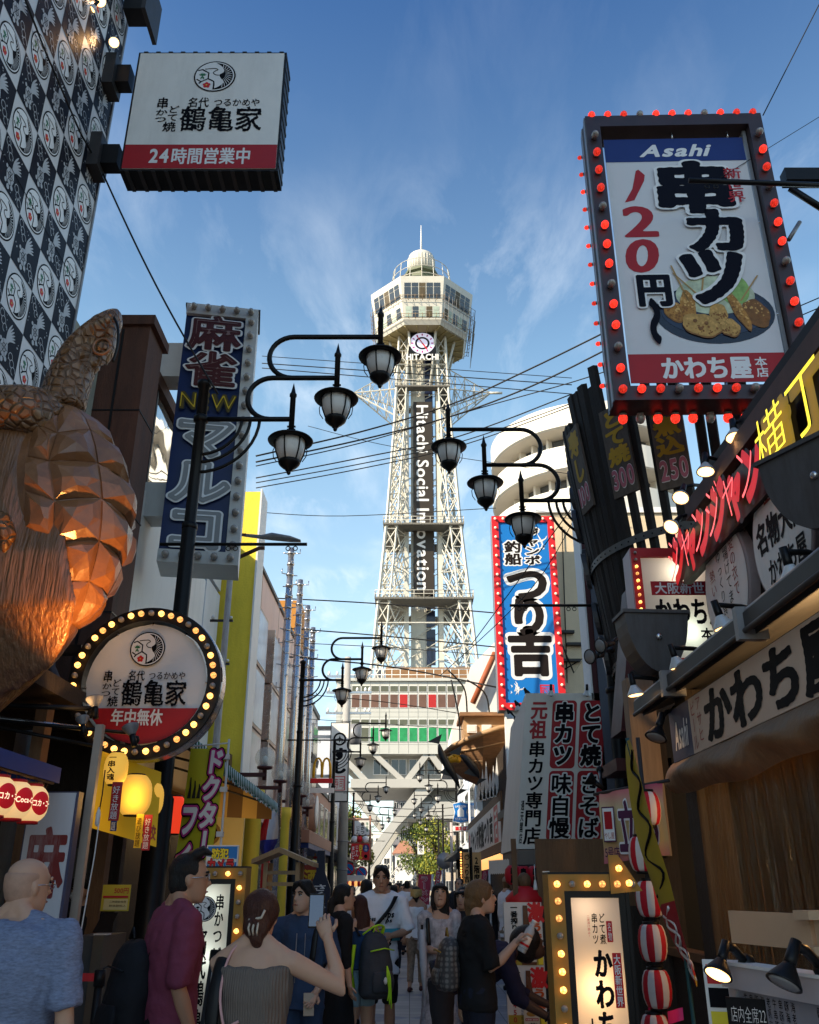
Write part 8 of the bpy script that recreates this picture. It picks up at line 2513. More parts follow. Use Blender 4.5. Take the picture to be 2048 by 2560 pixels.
c = at(1130,2150,58); t = thing("steel_pole","thin pale steel pole right of the round sign back","pole",(c.x,58,0)); mb = MB(); mb.tube([(0,0,0),(0,0,hz(2056,58))],0.09,mat("pole_pale",(0.42,0.36,0.34),0.5)); mb.build("pole",t)
t,w,h = sroot("far_sign","distant white vertical sign with black brush strokes below the lamp arms","sign",1044,1060,2102,2136,110)
mb = MB(); mb.box(0,w,0,0.3,0,h,SHEET); mb.build("panel",t); mb = MB(); Panel(mb,0,w,0,h,0).t("づぼら",0.15,0.05,0.85,0.8,INK,1,w=0.06,vert=True,N=30); mb.build("lettering",t)
t = thing("diamond_lattice","distant ornamental lattice of white diamonds over the street beyond the arch","street ornament",at(1010,2180,130))
mb = wm(t); rnd = random.Random(12)
for i in range(34):
 f = i/33; px = 928+120*f+rnd.uniform(-6,6); py = 2205-42*abs(math.sin(f*7))+rnd.uniform(-8,8)
 c = at(px,py,130); s = 0.38
 mb.M = Matrix.Translation(-t.location); line2(mb,[(c.x-s,c.z),(c.x,c.z+s),(c.x+s,c.z),(c.x,c.z-s)],0.14,130-0.01*i,WHITE if i%3 else GREY,True)
mb.build("lattice",t)
t,w,h = sroot("beer_poster","white poster board with two large brown beer bottles, one above the other","poster board",1268,1366,2256,2740,8.6)
mb = MB(); mb.box(0,w,0,0.05,0,h,mat("poster_white",(0.56,0.57,0.55),0.4,var=0.05,coat=0.4)); mb.build("board",t)
mb = MB()
BRB,BRL = mat("bottle_brown",(0.10,0.03,0.008),0.25,var=0.4,scale=3),mat("bottle_label",(0.55,0.52,0.42),0.4)
ORR = mat("orange_red_print",(0.5,0.08,0.01),0.5,var=0.3,scale=2)
for r in range(3):
 v = lambda a:r*0.352+a*0.345
 P = Panel(mb,0,w,0,h,0)
 P.r(0.02,v(0.72),0.98,v(0.99),mat("poster_gold",(0.36,0.28,0.03),0.5,var=0.3),1)
 P.t("激",0.62,v(0.0),1.06,v(0.32),REDV,2,w=0.045,ax=1.4,rough=0.01); P.t("うま",0.66,v(0.32),1.0,v(0.64),ORR,2,w=0.04,vert=True,ax=1.4)
 P.p([(0.50,v(0.05)),(0.62,v(0.05)),(0.63,v(0.22)),(0.66,v(0.36)),(0.78,v(0.50)),(0.80,v(0.62)),(0.80,v(0.985)),(0.42,v(0.985)),(0.40,v(0.62)),(0.41,v(0.50)),(0.49,v(0.36)),(0.495,v(0.22))],BRB,4)
 P.p([(0.40,v(0.63)),(0.80,v(0.63)),(0.80,v(0.94)),(0.41,v(0.94))],BRL,5); P.p(el(0.6,v(0.70),0.13,0.014,16),GOLDF,6); P.r(0.44,v(0.765),0.77,v(0.805),REDP,6); P.t("KIRIN BEER",0.46,v(0.77),0.76,v(0.80),PRINTW,7,w=0.02,N=30); P.t("一番搾り",0.5,v(0.83),0.74,v(0.86),INK,6,w=0.02,N=30)
 P.t("一番搾り",0.17,v(0.03),0.36,v(0.46),INK,2,w=0.03,vert=True); P.t("450円",0.1,v(0.52),0.28,v(0.95),REDP,2,w=0.02,vert=True); P.t("大びんも飲める",0.34,v(0.5),0.4,v(0.92),INK,2,w=0,vert=True,N=30)
 P.p([(0.83,v(0.68)),(0.99,v(0.68)),(0.97,v(0.98)),(0.85,v(0.98))],YELB,3); P.p([(0.83,v(0.63)),(0.99,v(0.63)),(0.99,v(0.71)),(0.83,v(0.71))],PRINTW,5)
mb.build("print",t)
t = thing("poster_strip","narrow column of small posters between the beer board and the bulb framed sign","poster board",at(1370,2400,6.8))
mb = wm(t); a,b = at(1358,2190,6.8),at(1374,2178,6.8); mb.box(a.x,b.x,6.8,6.84,0.1,b.z,SHEET); mb.build("board",t)
mb = wm(t); P = Panel(mb,a.x,b.x,0.1,b.z,6.8)
for i,m_ in enumerate((REDP,YELP,BLUEP,GREY,LIME,INK,SHEET,YELB)):P.r(0.1,0.01+i*0.06,0.9,0.055+i*0.06,m_)
mb.build("print",t)
for px,py,lb in((1283,2188,"small red lantern at the left end under the tapered sign box"),(1308,2190,"middle small red lantern with dark writing under the tapered sign box"),(1338,2190,"dark red lantern behind the white tassel under the tapered sign box")):
 t = thing("paper_lantern",lb,"lantern",at(px,py,10.5),0,"red lanterns under the tapered sign box")
 mb = MB(); mb.lathe([(0.05,-0.1),(0.085,-0.06),(0.095,0),(0.085,0.06),(0.05,0.1)],PR,n=20); mb.build("paper",t)
 mb = MB(); text(mb,"串屋",-0.04,0.03,-0.08,0.08,-0.098,INK,w=0.06,vert=True,N=30); mb.build("lettering",t)
t = thing("red_cushion_figure","small seated ornament wrapped in red striped cloth on the counter behind the posters","ornament",at(1312,2235,9.8))
mb = MB(); mb.loft([((0,0,-0.12),0.19,0.15),((0,0,-0.04),0.2,0.15),((0,0,0.04),0.12,0.1),((0,0,0.08),0.05,0.05)],REDV,n=16); mb.build("cloth",t)
mb = MB(); mb.ball((0,0,0.12),(0.075,0.07,0.085),WOODB,n=12); mb.build("head",t)
t = thing("shop_counter","dark shop counter behind the beer poster board","counter",at(1320,2300,9.8))
mb = wm(t); a = at(1285,2265,9.7); mb.box(a.x,3.2,9.7,10.4,0,a.z,WOODD); mb.box(a.x,a.x+0.05,9.7,9.75,a.z,2.0,WOODB); mb.box(at(1345,2200,9.7).x,3.2,9.72,9.8,a.z,2.0,WOODB); mb.build("body",t)
t = thing("white_tassel","white tassel hanging below the tapered sign box","tassel",at(1338,2200,9.3)); mb = MB(); mb.tube([(0,0,0.14),(0,0,0)],0.004,SHEET,n=5); mb.lathe([(0.008,0),(0.02,-0.07),(0.022,-0.09)],SHEET,n=10); mb.build("tassel",t)
# ---------------- overhead cables ----------------
def cable(label,pts,r=0.014,sag=0.0,group="overhead cables across the street"):
 t = thing("overhead_cable",label,"cable",at(*pts[0]),0,group)
 ps =[at(*p)for p in pts]
 if len(ps)==2:
  ps =[ps[0].lerp(ps[1],i/16)-Vector((0,0,sag*4*(i/16)*(1-i/16)))for i in range(17)]
 else:
  ps = smooth2(ps,6)
 mb = wm(t); mb.tube(ps,r,WIRE,n=6); mb.build("cable",t)
A_ =["lowest of the long cables rising right past the upper lamp lanterns","upper of the two thick cables rising to the right billboard","second thick cable rising to the billboard's lower left corner","third cable rising to the curved slat wall"]
G_ = "overhead cables across the street"
cable("thick cable rising from the blue sign to the billboard's left edge",[(640,1140,16),(900,1080,17),(1130,1010,17),(1320,925,16),(1510,832,15)],0.018)
cable("thick cable just below the first, rising to the billboard's lower left corner",[(640,1155,16),(900,1100,17),(1130,1040,17),(1330,965,16),(1520,872,15)],0.018)
cable("thinner cable rising below the two thick ones to the slat wall top",[(640,1165,16),(900,1108,17),(1200,1020,17),(1415,960,16),(1540,920,15)],0.012)
cable("cable rising through the right hand lanterns to the slat wall",[(640,1195,18),(900,1145,18),(1150,1090,18),(1430,985,17)],0.014)
cable("cable just below it, rising through the right hand lanterns to the slat wall",[(640,1207,18),(900,1160,18),(1150,1105,18),(1430,1008,17)],0.012)
cable("lowest cable rising through the right hand lanterns to the slat wall",[(640,1220,18),(900,1172,18),(1150,1115,18),(1430,1015,17)],0.012)
cable("thin level cable behind the topmost left lantern, above two others",[(655,890,30),(1430,945,30)],0.014)
cable("level cable through the topmost left lantern",[(655,908,30),(1430,962,30)],0.02)
cable("level cable just below the topmost left lantern",[(655,920,30),(1430,985,30)],0.018)
cable("thin cable falling from the left lantern arms behind the tower banner",[(770,1065,20),(1000,1120,20),(1460,1190,20)],0.008)
cable("thin cable sagging below the banner bar level to the blue vertical sign",[(640,1280,22),(860,1290,22),(1240,1270,21)],0.01)
for i,(y0,y1,y2,r,lb)in enumerate(((1490,1510,1535,0.02,"highest level cable crossing the tower legs with small hangers"),(1560,1590,1625,0.02,"second level cable crossing the tower legs"),(1600,1618,1640,0.012,"thin level cable above the second lamp post arms"),(1630,1665,1718,0.024,"thick cable at the roof line of the tower base"),(1720,1755,1800,0.012,"thin cable across the brown shutters of the tower base"),(1785,1810,1830,0.010,"thin cable across the green panels of the tower base"))):
 cable(lb,[(570,y0,26),(960,y1,27),(1240,y2,26)]if i>1 else[(560,y0,26),(960,y1,27),(1500,y2+20,26)],r*1.0)
cable("cable crossing the top right corner down to the billboard",[(2060,-12,8),(1908,288,8)],0.008)
cable("thin cable from the right edge to the billboard's right bulbs",[(2060,285,8.2),(1800,445,8)],0.004)
cable("diagonal cable from the slat wall down across the blue vertical sign",[(1430,1270,15),(1180,1610,18)],0.01)
cable("cable falling from the right lamp post across the blue sign's kana",[(1470,1230,13),(1330,1470,15),(1100,1690,18)],0.008)
for i,(py,sg)in enumerate(((2016,0),(2035,0),(2050,0),(2078,0))):
 cable("thin distant cable crossing under the tower arch",[(870,py-10,52),(1160,py,52)],0.02,0.25)
for i,(x,z)in enumerate(((2055,735),(2055,760),(2055,790))):
 cable("thin cable leaving the billboard's right bulbs towards the right edge",[(2070,z,9),(2000,z+30,9.2)],0.007)
 # ---------------- people ----------------
def skin_mat(name,col):
 m = mat(name,col,0.5,var=0.08,scale=14)
 b = nodes_of(m)[2]; b.inputs['Subsurface Weight'].default_value = 0.12; b.inputs['Subsurface Radius'].default_value =(0.02,0.008,0.004); b.inputs['Subsurface Scale'].default_value = 0.4
 return m
SK1,SK2,SK3 = skin_mat("skin_light",(0.52,0.31,0.21)),skin_mat("skin_tan",(0.44,0.24,0.15)),skin_mat("skin_dark",(0.05,0.026,0.018))
def cloth(name,col,var=0.12,scale=9,**k):return mat(name,col,0.85,var=var,scale=scale,bump=0.6,bscale=13,**k)
HBLK,HBRN,HRED,HBLN = mat("hair_black",(0.008,0.007,0.007),0.42,var=0.5,scale=30,stretch=(4,4,0.5),bump=0.6,bscale=60),mat("hair_brown",(0.028,0.012,0.008),0.42,var=0.5,scale=30,stretch=(4,4,0.5),bump=0.6,bscale=60),mat("hair_auburn",(0.055,0.016,0.009),0.4,var=0.5,scale=30,stretch=(4,4,0.4),bump=0.6,bscale=60),mat("hair_blond",(0.16,0.085,0.035),0.45,var=0.4,scale=30,stretch=(4,4,0.4),bump=0.6,bscale=60)
EYEW,EYED,LIP = mat("eye_white",(0.5,0.47,0.45),0.3,var=0),mat("eye_dark",(0.01,0.008,0.007),0.2,var=0),mat("lip",(0.26,0.09,0.075),0.4,var=0)
V = Vector
def person(label,x,y,H,rz,skin,hair,style,top,bot,kind='pants',sleeve=0.75,leglen=1.0,ra=None,la=None,rl=None,ll=None,bend=0.0,yaw=0,pitch=0,bw=1.0,fat=1.0,fem=False,vox=0.010,z=0.0,hem=-0.09,pel=None,shoe=None,curl=0.7,group=None,strapless=False,kids_=None):
 s = H/1.72
 t = thing("person",label,"person",(x,y,z),R(rz),group)
 T = Matrix.Translation(V(pel)if pel else V((0,0,0.91*s)))@Matrix.Rotation(-R(bend),4,'X')
 ax,ay,up = T.to_3x3()@V((1,0,0)),T.to_3x3()@V((0,1,0)),T.to_3x3()@V((0,0,1))
 o3 = lambda a,b,c:T@V((a*s,b*s,c*s))
 wq = 0.86 if fem else 1.0
 tor =[(-0.10,.150,.105),(-0.04,.165*(1.02 if fem else 1),.115),(0.06,.150*wq,.108),(0.14,.140*wq,.104),(0.26,.158*wq,.115),(0.36,.168*wq,.118),(0.44,.172*wq,.10),(0.49,.140*wq,.082),(0.525,.075,.066)]
 neck,hc = o3(0,0.0,0.54),o3(0,0.022,0.54)+V((0,0.03*s,0.12*s))
 if bend>25:hc = o3(0,0.03,0.54)+(up*0.75+V((0,0,0.3))).normalized()*0.13*s
 Hd = Matrix.Translation(hc)@(Matrix.Rotation(R(yaw),4,'Z')@Matrix.Rotation(R(-pitch),4,'X'))@Matrix.Scale(s,4)
 h3 = lambda a,b,c:Hd@V((a,b,c))
 hx,hy = Hd.to_3x3()@V((1,0,0)),Hd.to_3x3()@V((0,1,0))
 J ={}
 for sd,arm,leg in((1,ra,rl),(-1,la,ll)):
  sh = o3(sd*0.178*bw*wq,0,0.455)
  d1,d2 = arm or((0.16,-0.05,-1),(0.06,0.18,-1))
  d1,d2 = V((d1[0]*sd,d1[1],d1[2])).normalized(),V((d2[0]*sd,d2[1],d2[2])).normalized()
  elb = sh+d1*0.285*s; wr = elb+d2*0.245*s
  hp = o3(sd*0.085,0,-0.04)
  k1,k2 = leg or((0.03,0.03,-1),(0.0,-0.04,-1))
  k1,k2 = V((k1[0]*sd,k1[1],k1[2])).normalized(),V((k2[0]*sd,k2[1],k2[2])).normalized()
  kn = hp+k1*0.42*s; an = kn+k2*0.40*s
  J[sd] =(sh,elb,wr,d2,hp,kn,an)
 b = MB()
 b.loft([(o3(0,0,q),(rx*s*fat*0.93,ry*s*fat*0.93),ax,ay)for q,rx,ry in tor],skin,n=18)
 b.tube([neck-up*0.05*s,neck+(hc-neck)*0.3,hc-(hc-neck).normalized()*0.05*s],[0.066*s,0.056*s,0.055*s],skin,n=12)
 b.loft([(h3(0,yy,zz),(rx*s,ry*s),hx/s,hy/s)for zz,yy,rx,ry in((-.122,.048,.022,.026),(-.108,.034,.042,.05),(-.078,.018,.056,.074),(-.04,.004,.066,.088),(0.0,-.004,.073,.095),(.04,-.008,.075,.097),(.075,-.011,.066,.086),(.1,-.012,.045,.058),(.114,-.012,.014,.018))],skin,n=20)
 b.tube([h3(0,.084,.022),h3(0,.097,-.005),h3(0,.108,-.030),h3(0,.09,-.04)],[.008*s,.010*s,.015*s,.010*s],skin,n=8)
 b.tube([h3(-.04,.078,.03),h3(0,.085,.033),h3(.04,.078,.03)],.011*s,skin,n=6)
 b.tube([h3(-.02,.078,-.066),h3(0,.085,-.066),h3(.02,.078,-.066)],.012*s,skin,n=6)
 for sd in(-1,1):
  b.ball(h3(sd*.076,-.008,-.012),(.013*s,.021*s,.033*s),skin,n=8)
  sh,elb,wr,d2,hp,kn,an = J[sd]
  b.tube([o3(sd*.02,-.01,.575),o3(sd*.08,-.008,.515),sh],[.035*s,.045*s,.045*s],skin,n=10)
  b.tube([sh+(o3(0,0,0.44)-sh)*0.3,sh,sh.lerp(elb,0.5),elb,elb.lerp(wr,0.35),wr,wr+d2*0.03*s],[.058*s,.054*s,.047*s,.039*s,.040*s,.027*s,.027*s],skin,n=12)
  if kind!='long':
   b.tube([hp,hp.lerp(kn,0.5),kn,kn.lerp(an,0.35),an,an+V((0,0.0,-0.05*s))],[.088*s*fat,.074*s,.052*s,.056*s,.036*s,.036*s],skin,n=12)
 me = fused(b.mesh("body"),vox)
 m = MB()
 m.add([tuple(v.co)for v in me.vertices],[tuple(p.vertices)for p in me.polygons],skin,True)
 for sd in(-1,1):
  m.ball(h3(sd*.031,.083,.006),(.0145*s,.007*s,.007*s),EYEW,n=8); m.ball(h3(sd*.031,.0885,.006),(.0065*s,.004*s,.006*s),EYED,n=8)
  m.tube([h3(sd*.017,.088,.013),h3(sd*.032,.089,.0155),h3(sd*.046,.080,.012)],.0042*s,EYED,n=5)
  m.tube([h3(sd*.014,.093,.027),h3(sd*.032,.093,.033),h3(sd*.05,.08,.027)],.0055*s,hair if style!='bald' else skin,n=5)
  sh,elb,wr,d2,hp,kn,an = J[sd]
  cr = d2.cross(V((0,1,0))if abs(d2.y)<0.8 else V((0,0,1))).normalized()
  pn = cr.cross(d2).normalized()
  if pn.dot(V((-sd,0.5,0.2)))<0:pn = -pn
  sv = d2.cross(pn).normalized()
  pc = wr+d2*0.05*s
  m.loft([(wr,(.026*s,.018*s),sv,pn),(wr+d2*.03*s,(.036*s,.016*s),sv,pn),(wr+d2*.075*s,(.041*s,.014*s),sv,pn),(wr+d2*.092*s,(.036*s,.011*s),sv,pn)],skin,n=12)
  for i,ln in enumerate((.068,.078,.073,.056)):
   st = wr+d2*(.084-.004*abs(i-1.3))*s+sv*((i-1.5)*.0205*s)
   a1 = curl*0.5; a2 = curl*1.25
   q1 = st+(d2*math.cos(a1)+pn*math.sin(a1))*ln*0.5*s
   q2 = q1+(d2*math.cos(a2)+pn*math.sin(a2))*ln*0.55*s
   m.tube([st,q1,q2],[.0095*s,.0088*s,.0068*s],skin,n=7)
  th = V((0,1,0))-d2*d2.y
  ts = 1 if sv.dot(th)>0 else-1
  st = wr+d2*.03*s+sv*ts*.033*s
  m.tube([st,st+(d2*.6+sv*ts*.7+pn*.3).normalized()*.035*s,st+(d2*.9+sv*ts*.55+pn*.5).normalized()*.064*s],[.012*s,.0105*s,.008*s],skin,n=7)
 m.tube([h3(-.021,.0895,-.068),h3(0,.097,-.066),h3(.021,.0895,-.068)],.0048*s,LIP,n=6)
 m.build("body",t)
 if top is not None:
  c = MB()
  k = 1.09*fat
  rows =[q for q in tor if q[0]>-0.2]
  secs =[(o3(0,0,hem),(.166*s*k,.125*s*k),ax,ay)]+[(o3(0,0,q),((rx*k+.004)*s,(ry*k+.006)*s),ax,ay)for q,rx,ry in rows if q>hem+0.03 and q<(0.46 if strapless else 0.53)]
  c.loft(secs,top,n=20)
  for sd in(-1,1):
   sh,elb,wr = J[sd][:3]
   c.tube([o3(sd*.05,-.01,.525),o3(sd*.09,-.008,.508),sh],[.045*s,.054*s,.06*s],top,n=10)if not strapless else None
   if sleeve>0:
    c.ball(sh,.074*s,top,n=12)
    e = sh.lerp(elb,min(1,sleeve))
    pts,rs =[sh+(o3(0,0,0.43)-sh)*0.45,sh,e],[.074*s,.074*s,(.070 if sleeve<1.01 else .055)*s*(1.1 if fat>1 else 1)]
    if sleeve>1:pts.append(elb.lerp(wr,sleeve-1)); rs.append(.045*s)
    c.tube(pts,rs,top,n=12)
  c.build("shirt" if kind!='dress' else "dress_top",t,fuse=vox*1.25,disp=0.03)
 if bot is not None:
  c = MB()
  hips =[(o3(0,0,0.10),(.152*s*fat*wq,.115*s*fat),ax,ay),(o3(0,0,0.0),(.168*s*fat,.128*s*fat),ax,ay),(o3(0,-0.005,-0.09),(.17*s*fat,.13*s*fat),ax,ay)]
  if kind in('dress','long'):
   zb = 0.1 if kind=='long' else 0.16
   pz =(T@V((0,0,0)))
   hips +=[(V((pz.x,pz.y,0.5*s)),.20*s,.17*s),(V((pz.x,pz.y,0.3*s)),.225*s,.19*s),(V((pz.x,pz.y,zb*s)),.235*s,.20*s)]
   c.loft(hips,bot,n=24)
  else:
   c.loft(hips,bot,n=18)
   for sd in(-1,1):
    hp,kn,an = J[sd][4:]
    pts,rs =[hp,hp.lerp(kn,0.5)],[.098*s*fat,.088*s]
    if leglen<=1:
     pts.append(hp.lerp(kn,leglen)); rs.append(.08*s)
    else:
     pts +=[kn,kn.lerp(an,leglen-1)]; rs +=[.07*s,.06*s]
    c.tube(pts,rs,bot,n=12)
  c.build("trousers" if kind=='pants' else "skirt",t,fuse=vox*1.3,disp=0.016)
 for sd in(-1,1):
  an = J[sd][6]
  c = MB(Matrix.Translation((an.x,an.y,max(0.0,an.z-0.09*s))))
  c.loft([((0,-0.06*s,0.035*s),(.035*s,.035*s),V((1,0,0)),V((0,0,1))),((0,0.0,0.045*s),(.04*s,.045*s),V((1,0,0)),V((0,0,1))),((0,0.09*s,0.032*s),(.047*s,.032*s),V((1,0,0)),V((0,0,1))),((0,0.17*s,0.022*s),(.035*s,.022*s),V((1,0,0)),V((0,0,1)))],shoe or BLACK,n=12)
  c.build("shoe",t)
 if style=='bald':
  c = MB()
  c.loft([(h3(0,-.02,q),(r_*s,r_*1.2*s),hx/s,hy/s)for q,r_ in((-.075,.05),(-.05,.066),(-.01,.0755),(.03,.0775),(.055,.075))],mat("stubble",(0.44,0.26,0.18),0.6,var=0.3,scale=20),n=20)
  c.build("stubble_hair",t,fuse=vox)
 else:
  c = MB()
  E_ = lambda a,b_,cc,rx,ry,rz_:c.loft([(h3(a,b_,cc+rz_*math.sin(q)),(rx*math.cos(q)*s,ry*math.cos(q)*s),hx/s,hy/s)for q in np.linspace(-1.5,1.5,9)],hair,n=16)
  if style=='afro':
   E_(0,-.01,.035,.118,.128,.112); E_(0,-.04,-.02,.1,.09,.09)
  else:
   E_(0,-.019,.036,.086,.099,.09); E_(0,-.042,-.012,.08,.072,.088)
  if style in('long','longface'):
   L = 0.46 if style=='long' else 0.24
   c.loft([(h3(0,-.05,0.03),(.08*s,.06*s),hx/s,hy/s),(h3(0,-.07,-.1),(.095*s,.055*s),hx/s,hy/s),(h3(0,-.085,-.1-L*.4),(.105*s,.05*s),hx/s,hy/s),(h3(.01,-.085,-.1-L*.8),(.085*s,.04*s),hx/s,hy/s),(h3(.02,-.075,-.1-L),(.03*s,.02*s),hx/s,hy/s)],hair,n=16)
   if style=='longface':
    for sd in(-1,1):c.tube([h3(sd*.06,.06,.07),h3(sd*.08,.03,0),h3(sd*.082,.02,-.1),h3(sd*.07,.02,-.2)],[.02*s,.022*s,.02*s,.008*s],hair,n=8)
    c.tube([h3(-.055,.075,.06),h3(0,.095,.055),h3(.055,.075,.06)],.018*s,hair,n=8)
  if style=='pony':
   c.tube([h3(0,-.1,.0),h3(0,-.13,-.05),h3(0,-.135,-.14),h3(0,-.12,-.2)],[.025*s,.038*s,.034*s,.008*s],hair,n=10)
  if style=='bun':
   c.ball(h3(0,-.085,-.045),(.075*s,.06*s,.065*s),hair,n=12); c.tube([h3(.0,-.1,-.03),h3(.01,-.11,-.11),h3(.02,-.1,-.17)],[.04*s,.032*s,.012*s],hair,n=8); E_(0,-.02,.03,.094,.112,.102)
  if style=='quiff':
   for i in range(7):c.tube([h3(-.05+.017*i,.0,.105),h3(-.055+.018*i,.06,.135+.006*(i%2)),h3(-.055+.018*i,.105,.118)],[.03*s,.024*s,.009*s],hair,n=7)
  if style=='fringe':
   for sd in(-1,1):
    for j in range(5):c.tube([h3(sd*(.006+.008*j),.045-.02*j,.118+.004*(j%2)),h3(sd*(.034+.006*j),.088-.018*j,.094+.004*(j%3)),h3(sd*(.066+.003*j),.074-.02*j,.050-.006*j),h3(sd*(.080),.05-.022*j,.022-.01*j)],[.016*s,.02*s,.015*s,.005*s],hair,n=7)
   for j in range(5):c.ball(h3(-.04+.02*j,.01-.01*(j%2),.112),(.03*s,.04*s,.026*s),hair,n=8)
  c.build("hair",t,fuse=vox*1.1,disp=0.022 if style=='afro' else 0.018)
 return t,o3,h3,J,(ax,ay,up),s
def strap(t,pts,r,m,name="strap",flat=0.25):
 mb = MB(); mb.tube(smooth2(pts,5),r,m,n=8,flat=flat); mb.build(name,t)
def glasses(t,h3,s):
 mb = MB()
 for sd in(-1,1):
  mb.tube([h3(sd*.033+.022*math.cos(R(a)),.099,.004+.018*math.sin(R(a)))for a in range(0,361,30)],.0022*s,STEEL,n=5)
  mb.tube([h3(sd*.055,.097,.006),h3(sd*.079,.04,.004),h3(sd*.08,-.015,.0)],.0022*s,STEEL,n=5)
 mb.tube([h3(-.011,.1,.006),h3(.011,.1,.006)],.002*s,STEEL,n=5)
 mb.build("glasses",t)
def backpack(label,parent_loc,rz,w,h,d,m,trim=None,name="backpack"):
 """worn bag: a thing of its own carried on the back"""
 t = thing(name,label,"bag",parent_loc,R(rz))
 mb = MB()
 mb.loft([((0,0,0.0),w*0.40,d*0.35),((0,0,h*0.06),w*0.5,d*0.5),((0,0,h*0.45),w*0.5,d*0.52),((0,0.01,h*0.8),w*0.44,d*0.42),((0,0.02,h*0.96),w*0.3,d*0.26),((0,0.03,h),w*0.1,d*0.1)],m,n=18)
 mb.build("bag_body",t,fuse=0.014,disp=0.02)
 mb = MB(); mb.loft([((0,-d*0.46,h*0.1),w*0.34,d*0.16),((0,-d*0.5,h*0.25),w*0.38,d*0.18),((0,-d*0.46,h*0.42),w*0.34,d*0.12)],m,n=14); mb.build("front_pocket",t,fuse=0.014)
 mb = MB(); mb.tube([(-w*0.4,-d*0.42,h*0.72),(0,-d*0.55,h*0.76),(w*0.4,-d*0.42,h*0.72)],0.006,trim or BLACK,n=5); mb.build("zip",t)
 mb = MB(); mb.tube([(-0.03,0,h),(0,0.0,h+0.05),(0.03,0,h)],0.008,trim or BLACK,n=5); mb.build("loop_handle",t)
 return t
def phone(label,c,rz,tilt=0,m=None,w=.075,h=.15):
 t = thing("mobile_phone",label,"phone",c,R(rz))
 M_ = Matrix.Rotation(R(tilt),4,'X')
 mb = MB(M_); mb.box(-w/2,w/2,0,.009,-h/2,h/2,m or BLACK,0.003); mb.build("case",t)
 mb = MB(M_); mb.quad((-w/2+.005,-.0012,-h/2+.008),(w/2-.005,-.0012,-h/2+.008),(w/2-.005,-.0012,h/2-.008),(-w/2+.005,-.0012,h/2-.008),mat("phone_screen",(0.01,0.012,0.018),0.1,emit=0.06,ecol=(0.2,0.4,0.9),var=0.6,scale=25)); mb.build("screen",t)
 return t
PX = lambda px,py,Y:at(px,py,Y).x
HEATH = mat("heather_blue",(0.19,0.225,0.33),0.9,var=0.5,scale=42,stretch=(1,1,3.2),bump=0.5,bscale=11)
DKP = cloth("trousers_dark",(0.02,0.02,0.025)); BLKC = cloth("cloth_black",(0.008,0.008,0.009),0.3)
t,o3,h3,J,AX,s = person("bald man in a heather blue tee shirt and glasses, seen from behind",PX(50,2230,4.2),4.2,1.70,-14,SK1,HBLK,'bald',HEATH,DKP,sleeve=0.95,yaw=-24,bw=1.5,fat=1.5,vox=0.009)
glasses(t,h3,s)
BURG = cloth("cloth_burgundy",(0.19,0.038,0.07),0.12,4)
t,o3,h3,J,AX,s = person("tall man in a loose burgundy tee with black shorts, looking right",PX(452,2180,5.1),5.1,1.74,-58,SK2,HBLK,'quiff',BURG,BLKC,sleeve=1.02,leglen=1.0,bw=1.08,fat=1.1,vox=0.009,hem=-0.16,yaw=-14,ra=((0.1,-0.12,-1),(-0.1,0.45,-1)),la=((0.1,-0.1,-1),(-0.1,0.4,-1)))
glasses(t,h3,s)
strap(t,[o3(-0.05,0.13,0.30),o3(-0.10,0.05,0.50),o3(-0.11,-0.09,0.44),o3(-0.08,-0.15,0.2)],.02,BLACK); strap(t,[o3(0.12,0.12,0.30),o3(0.10,0.05,0.52),o3(0.08,-0.09,0.44),o3(-0.02,-0.15,0.2)],.02,BLACK)
mb = MB(); text(mb,"忍",-.03,.03,.02,.10,0,PRINTW,w=0.03,N=30); mb.ring((0,.12),.012,.018,0,PRINTW,n=12)
ob_ = mb.build("shorts_print",t); ob_.location = o3(0.17,-0.075,-0.16); ob_.rotation_euler =(0,0,R(72))
pk = t.matrix_basis@o3(-0.06,-0.20,-0.12)
backpack("black slouching backpack hanging on the burgundy shirted man's back",pk,-58+8,0.30,0.50,0.20,cloth("bag_black",(0.012,0.012,0.015),0.2))
TAUPE = mat("taupe_rib",(0.15,0.12,0.10),0.9,var=0.15,scale=5)
n_,l_,b_ = nodes_of(TAUPE); wv_ = n_.new('ShaderNodeTexWave'); wv_.inputs['Scale'].default_value = 28; tc_ = n_.new('ShaderNodeTexCoord'); l_.new(tc_.outputs['Object'],wv_.inputs['Vector']); bp_ = n_.new('ShaderNodeBump'); bp_.inputs['Strength'].default_value = 0.4; bp_.inputs['Distance'].default_value = 0.01; l_.new(wv_.outputs['Fac'],bp_.inputs['Height']); l_.new(bp_.outputs[0],b_.inputs['Normal'])
wx,wy = PX(646,2300,4.4),4.4
t,o3,h3,J,AX,s = person("woman in a sleeveless taupe top photographing with a raised phone, hair clipped up",wx,wy,1.56,-6,SK1,HRED,'bun',TAUPE,cloth("skirt_taupe",(0.05,0.04,0.035)),kind='dress',sleeve=0,fem=True,hem=-.14,fat=1.18,bw=1.18,ra=((0.8,0.35,-0.42),(-0.42,0.3,1.0)),la=((-0.1,0.5,-0.8),(-0.5,0.9,0.3)),vox=0.009,curl=0.9,strapless=True)
hnd = t.matrix_basis@(J[1][2]+J[1][3]*0.10)
phone("dark phone with a lit screen held up by the woman in taupe",hnd+V((-0.03,0.03,0.03)),-6,-4)
mb = MB()
for a in range(3):mb.tube([h3(-.02+.02*a,-.122,-.02),h3(-.02+.022*a,-.158,-.05-.006*a),h3(-.015+.018*a,-.14,-.082)],.005,mat("clip_cream",(0.5,0.42,0.33),0.3,var=0),n=6)
mb.tube([h3(-.03,-.125,-.015),h3(.035,-.128,-.005),h3(.05,-.125,.03)],.006,MATS["clip_cream"],n=6); mb.build("hair_clip",t)
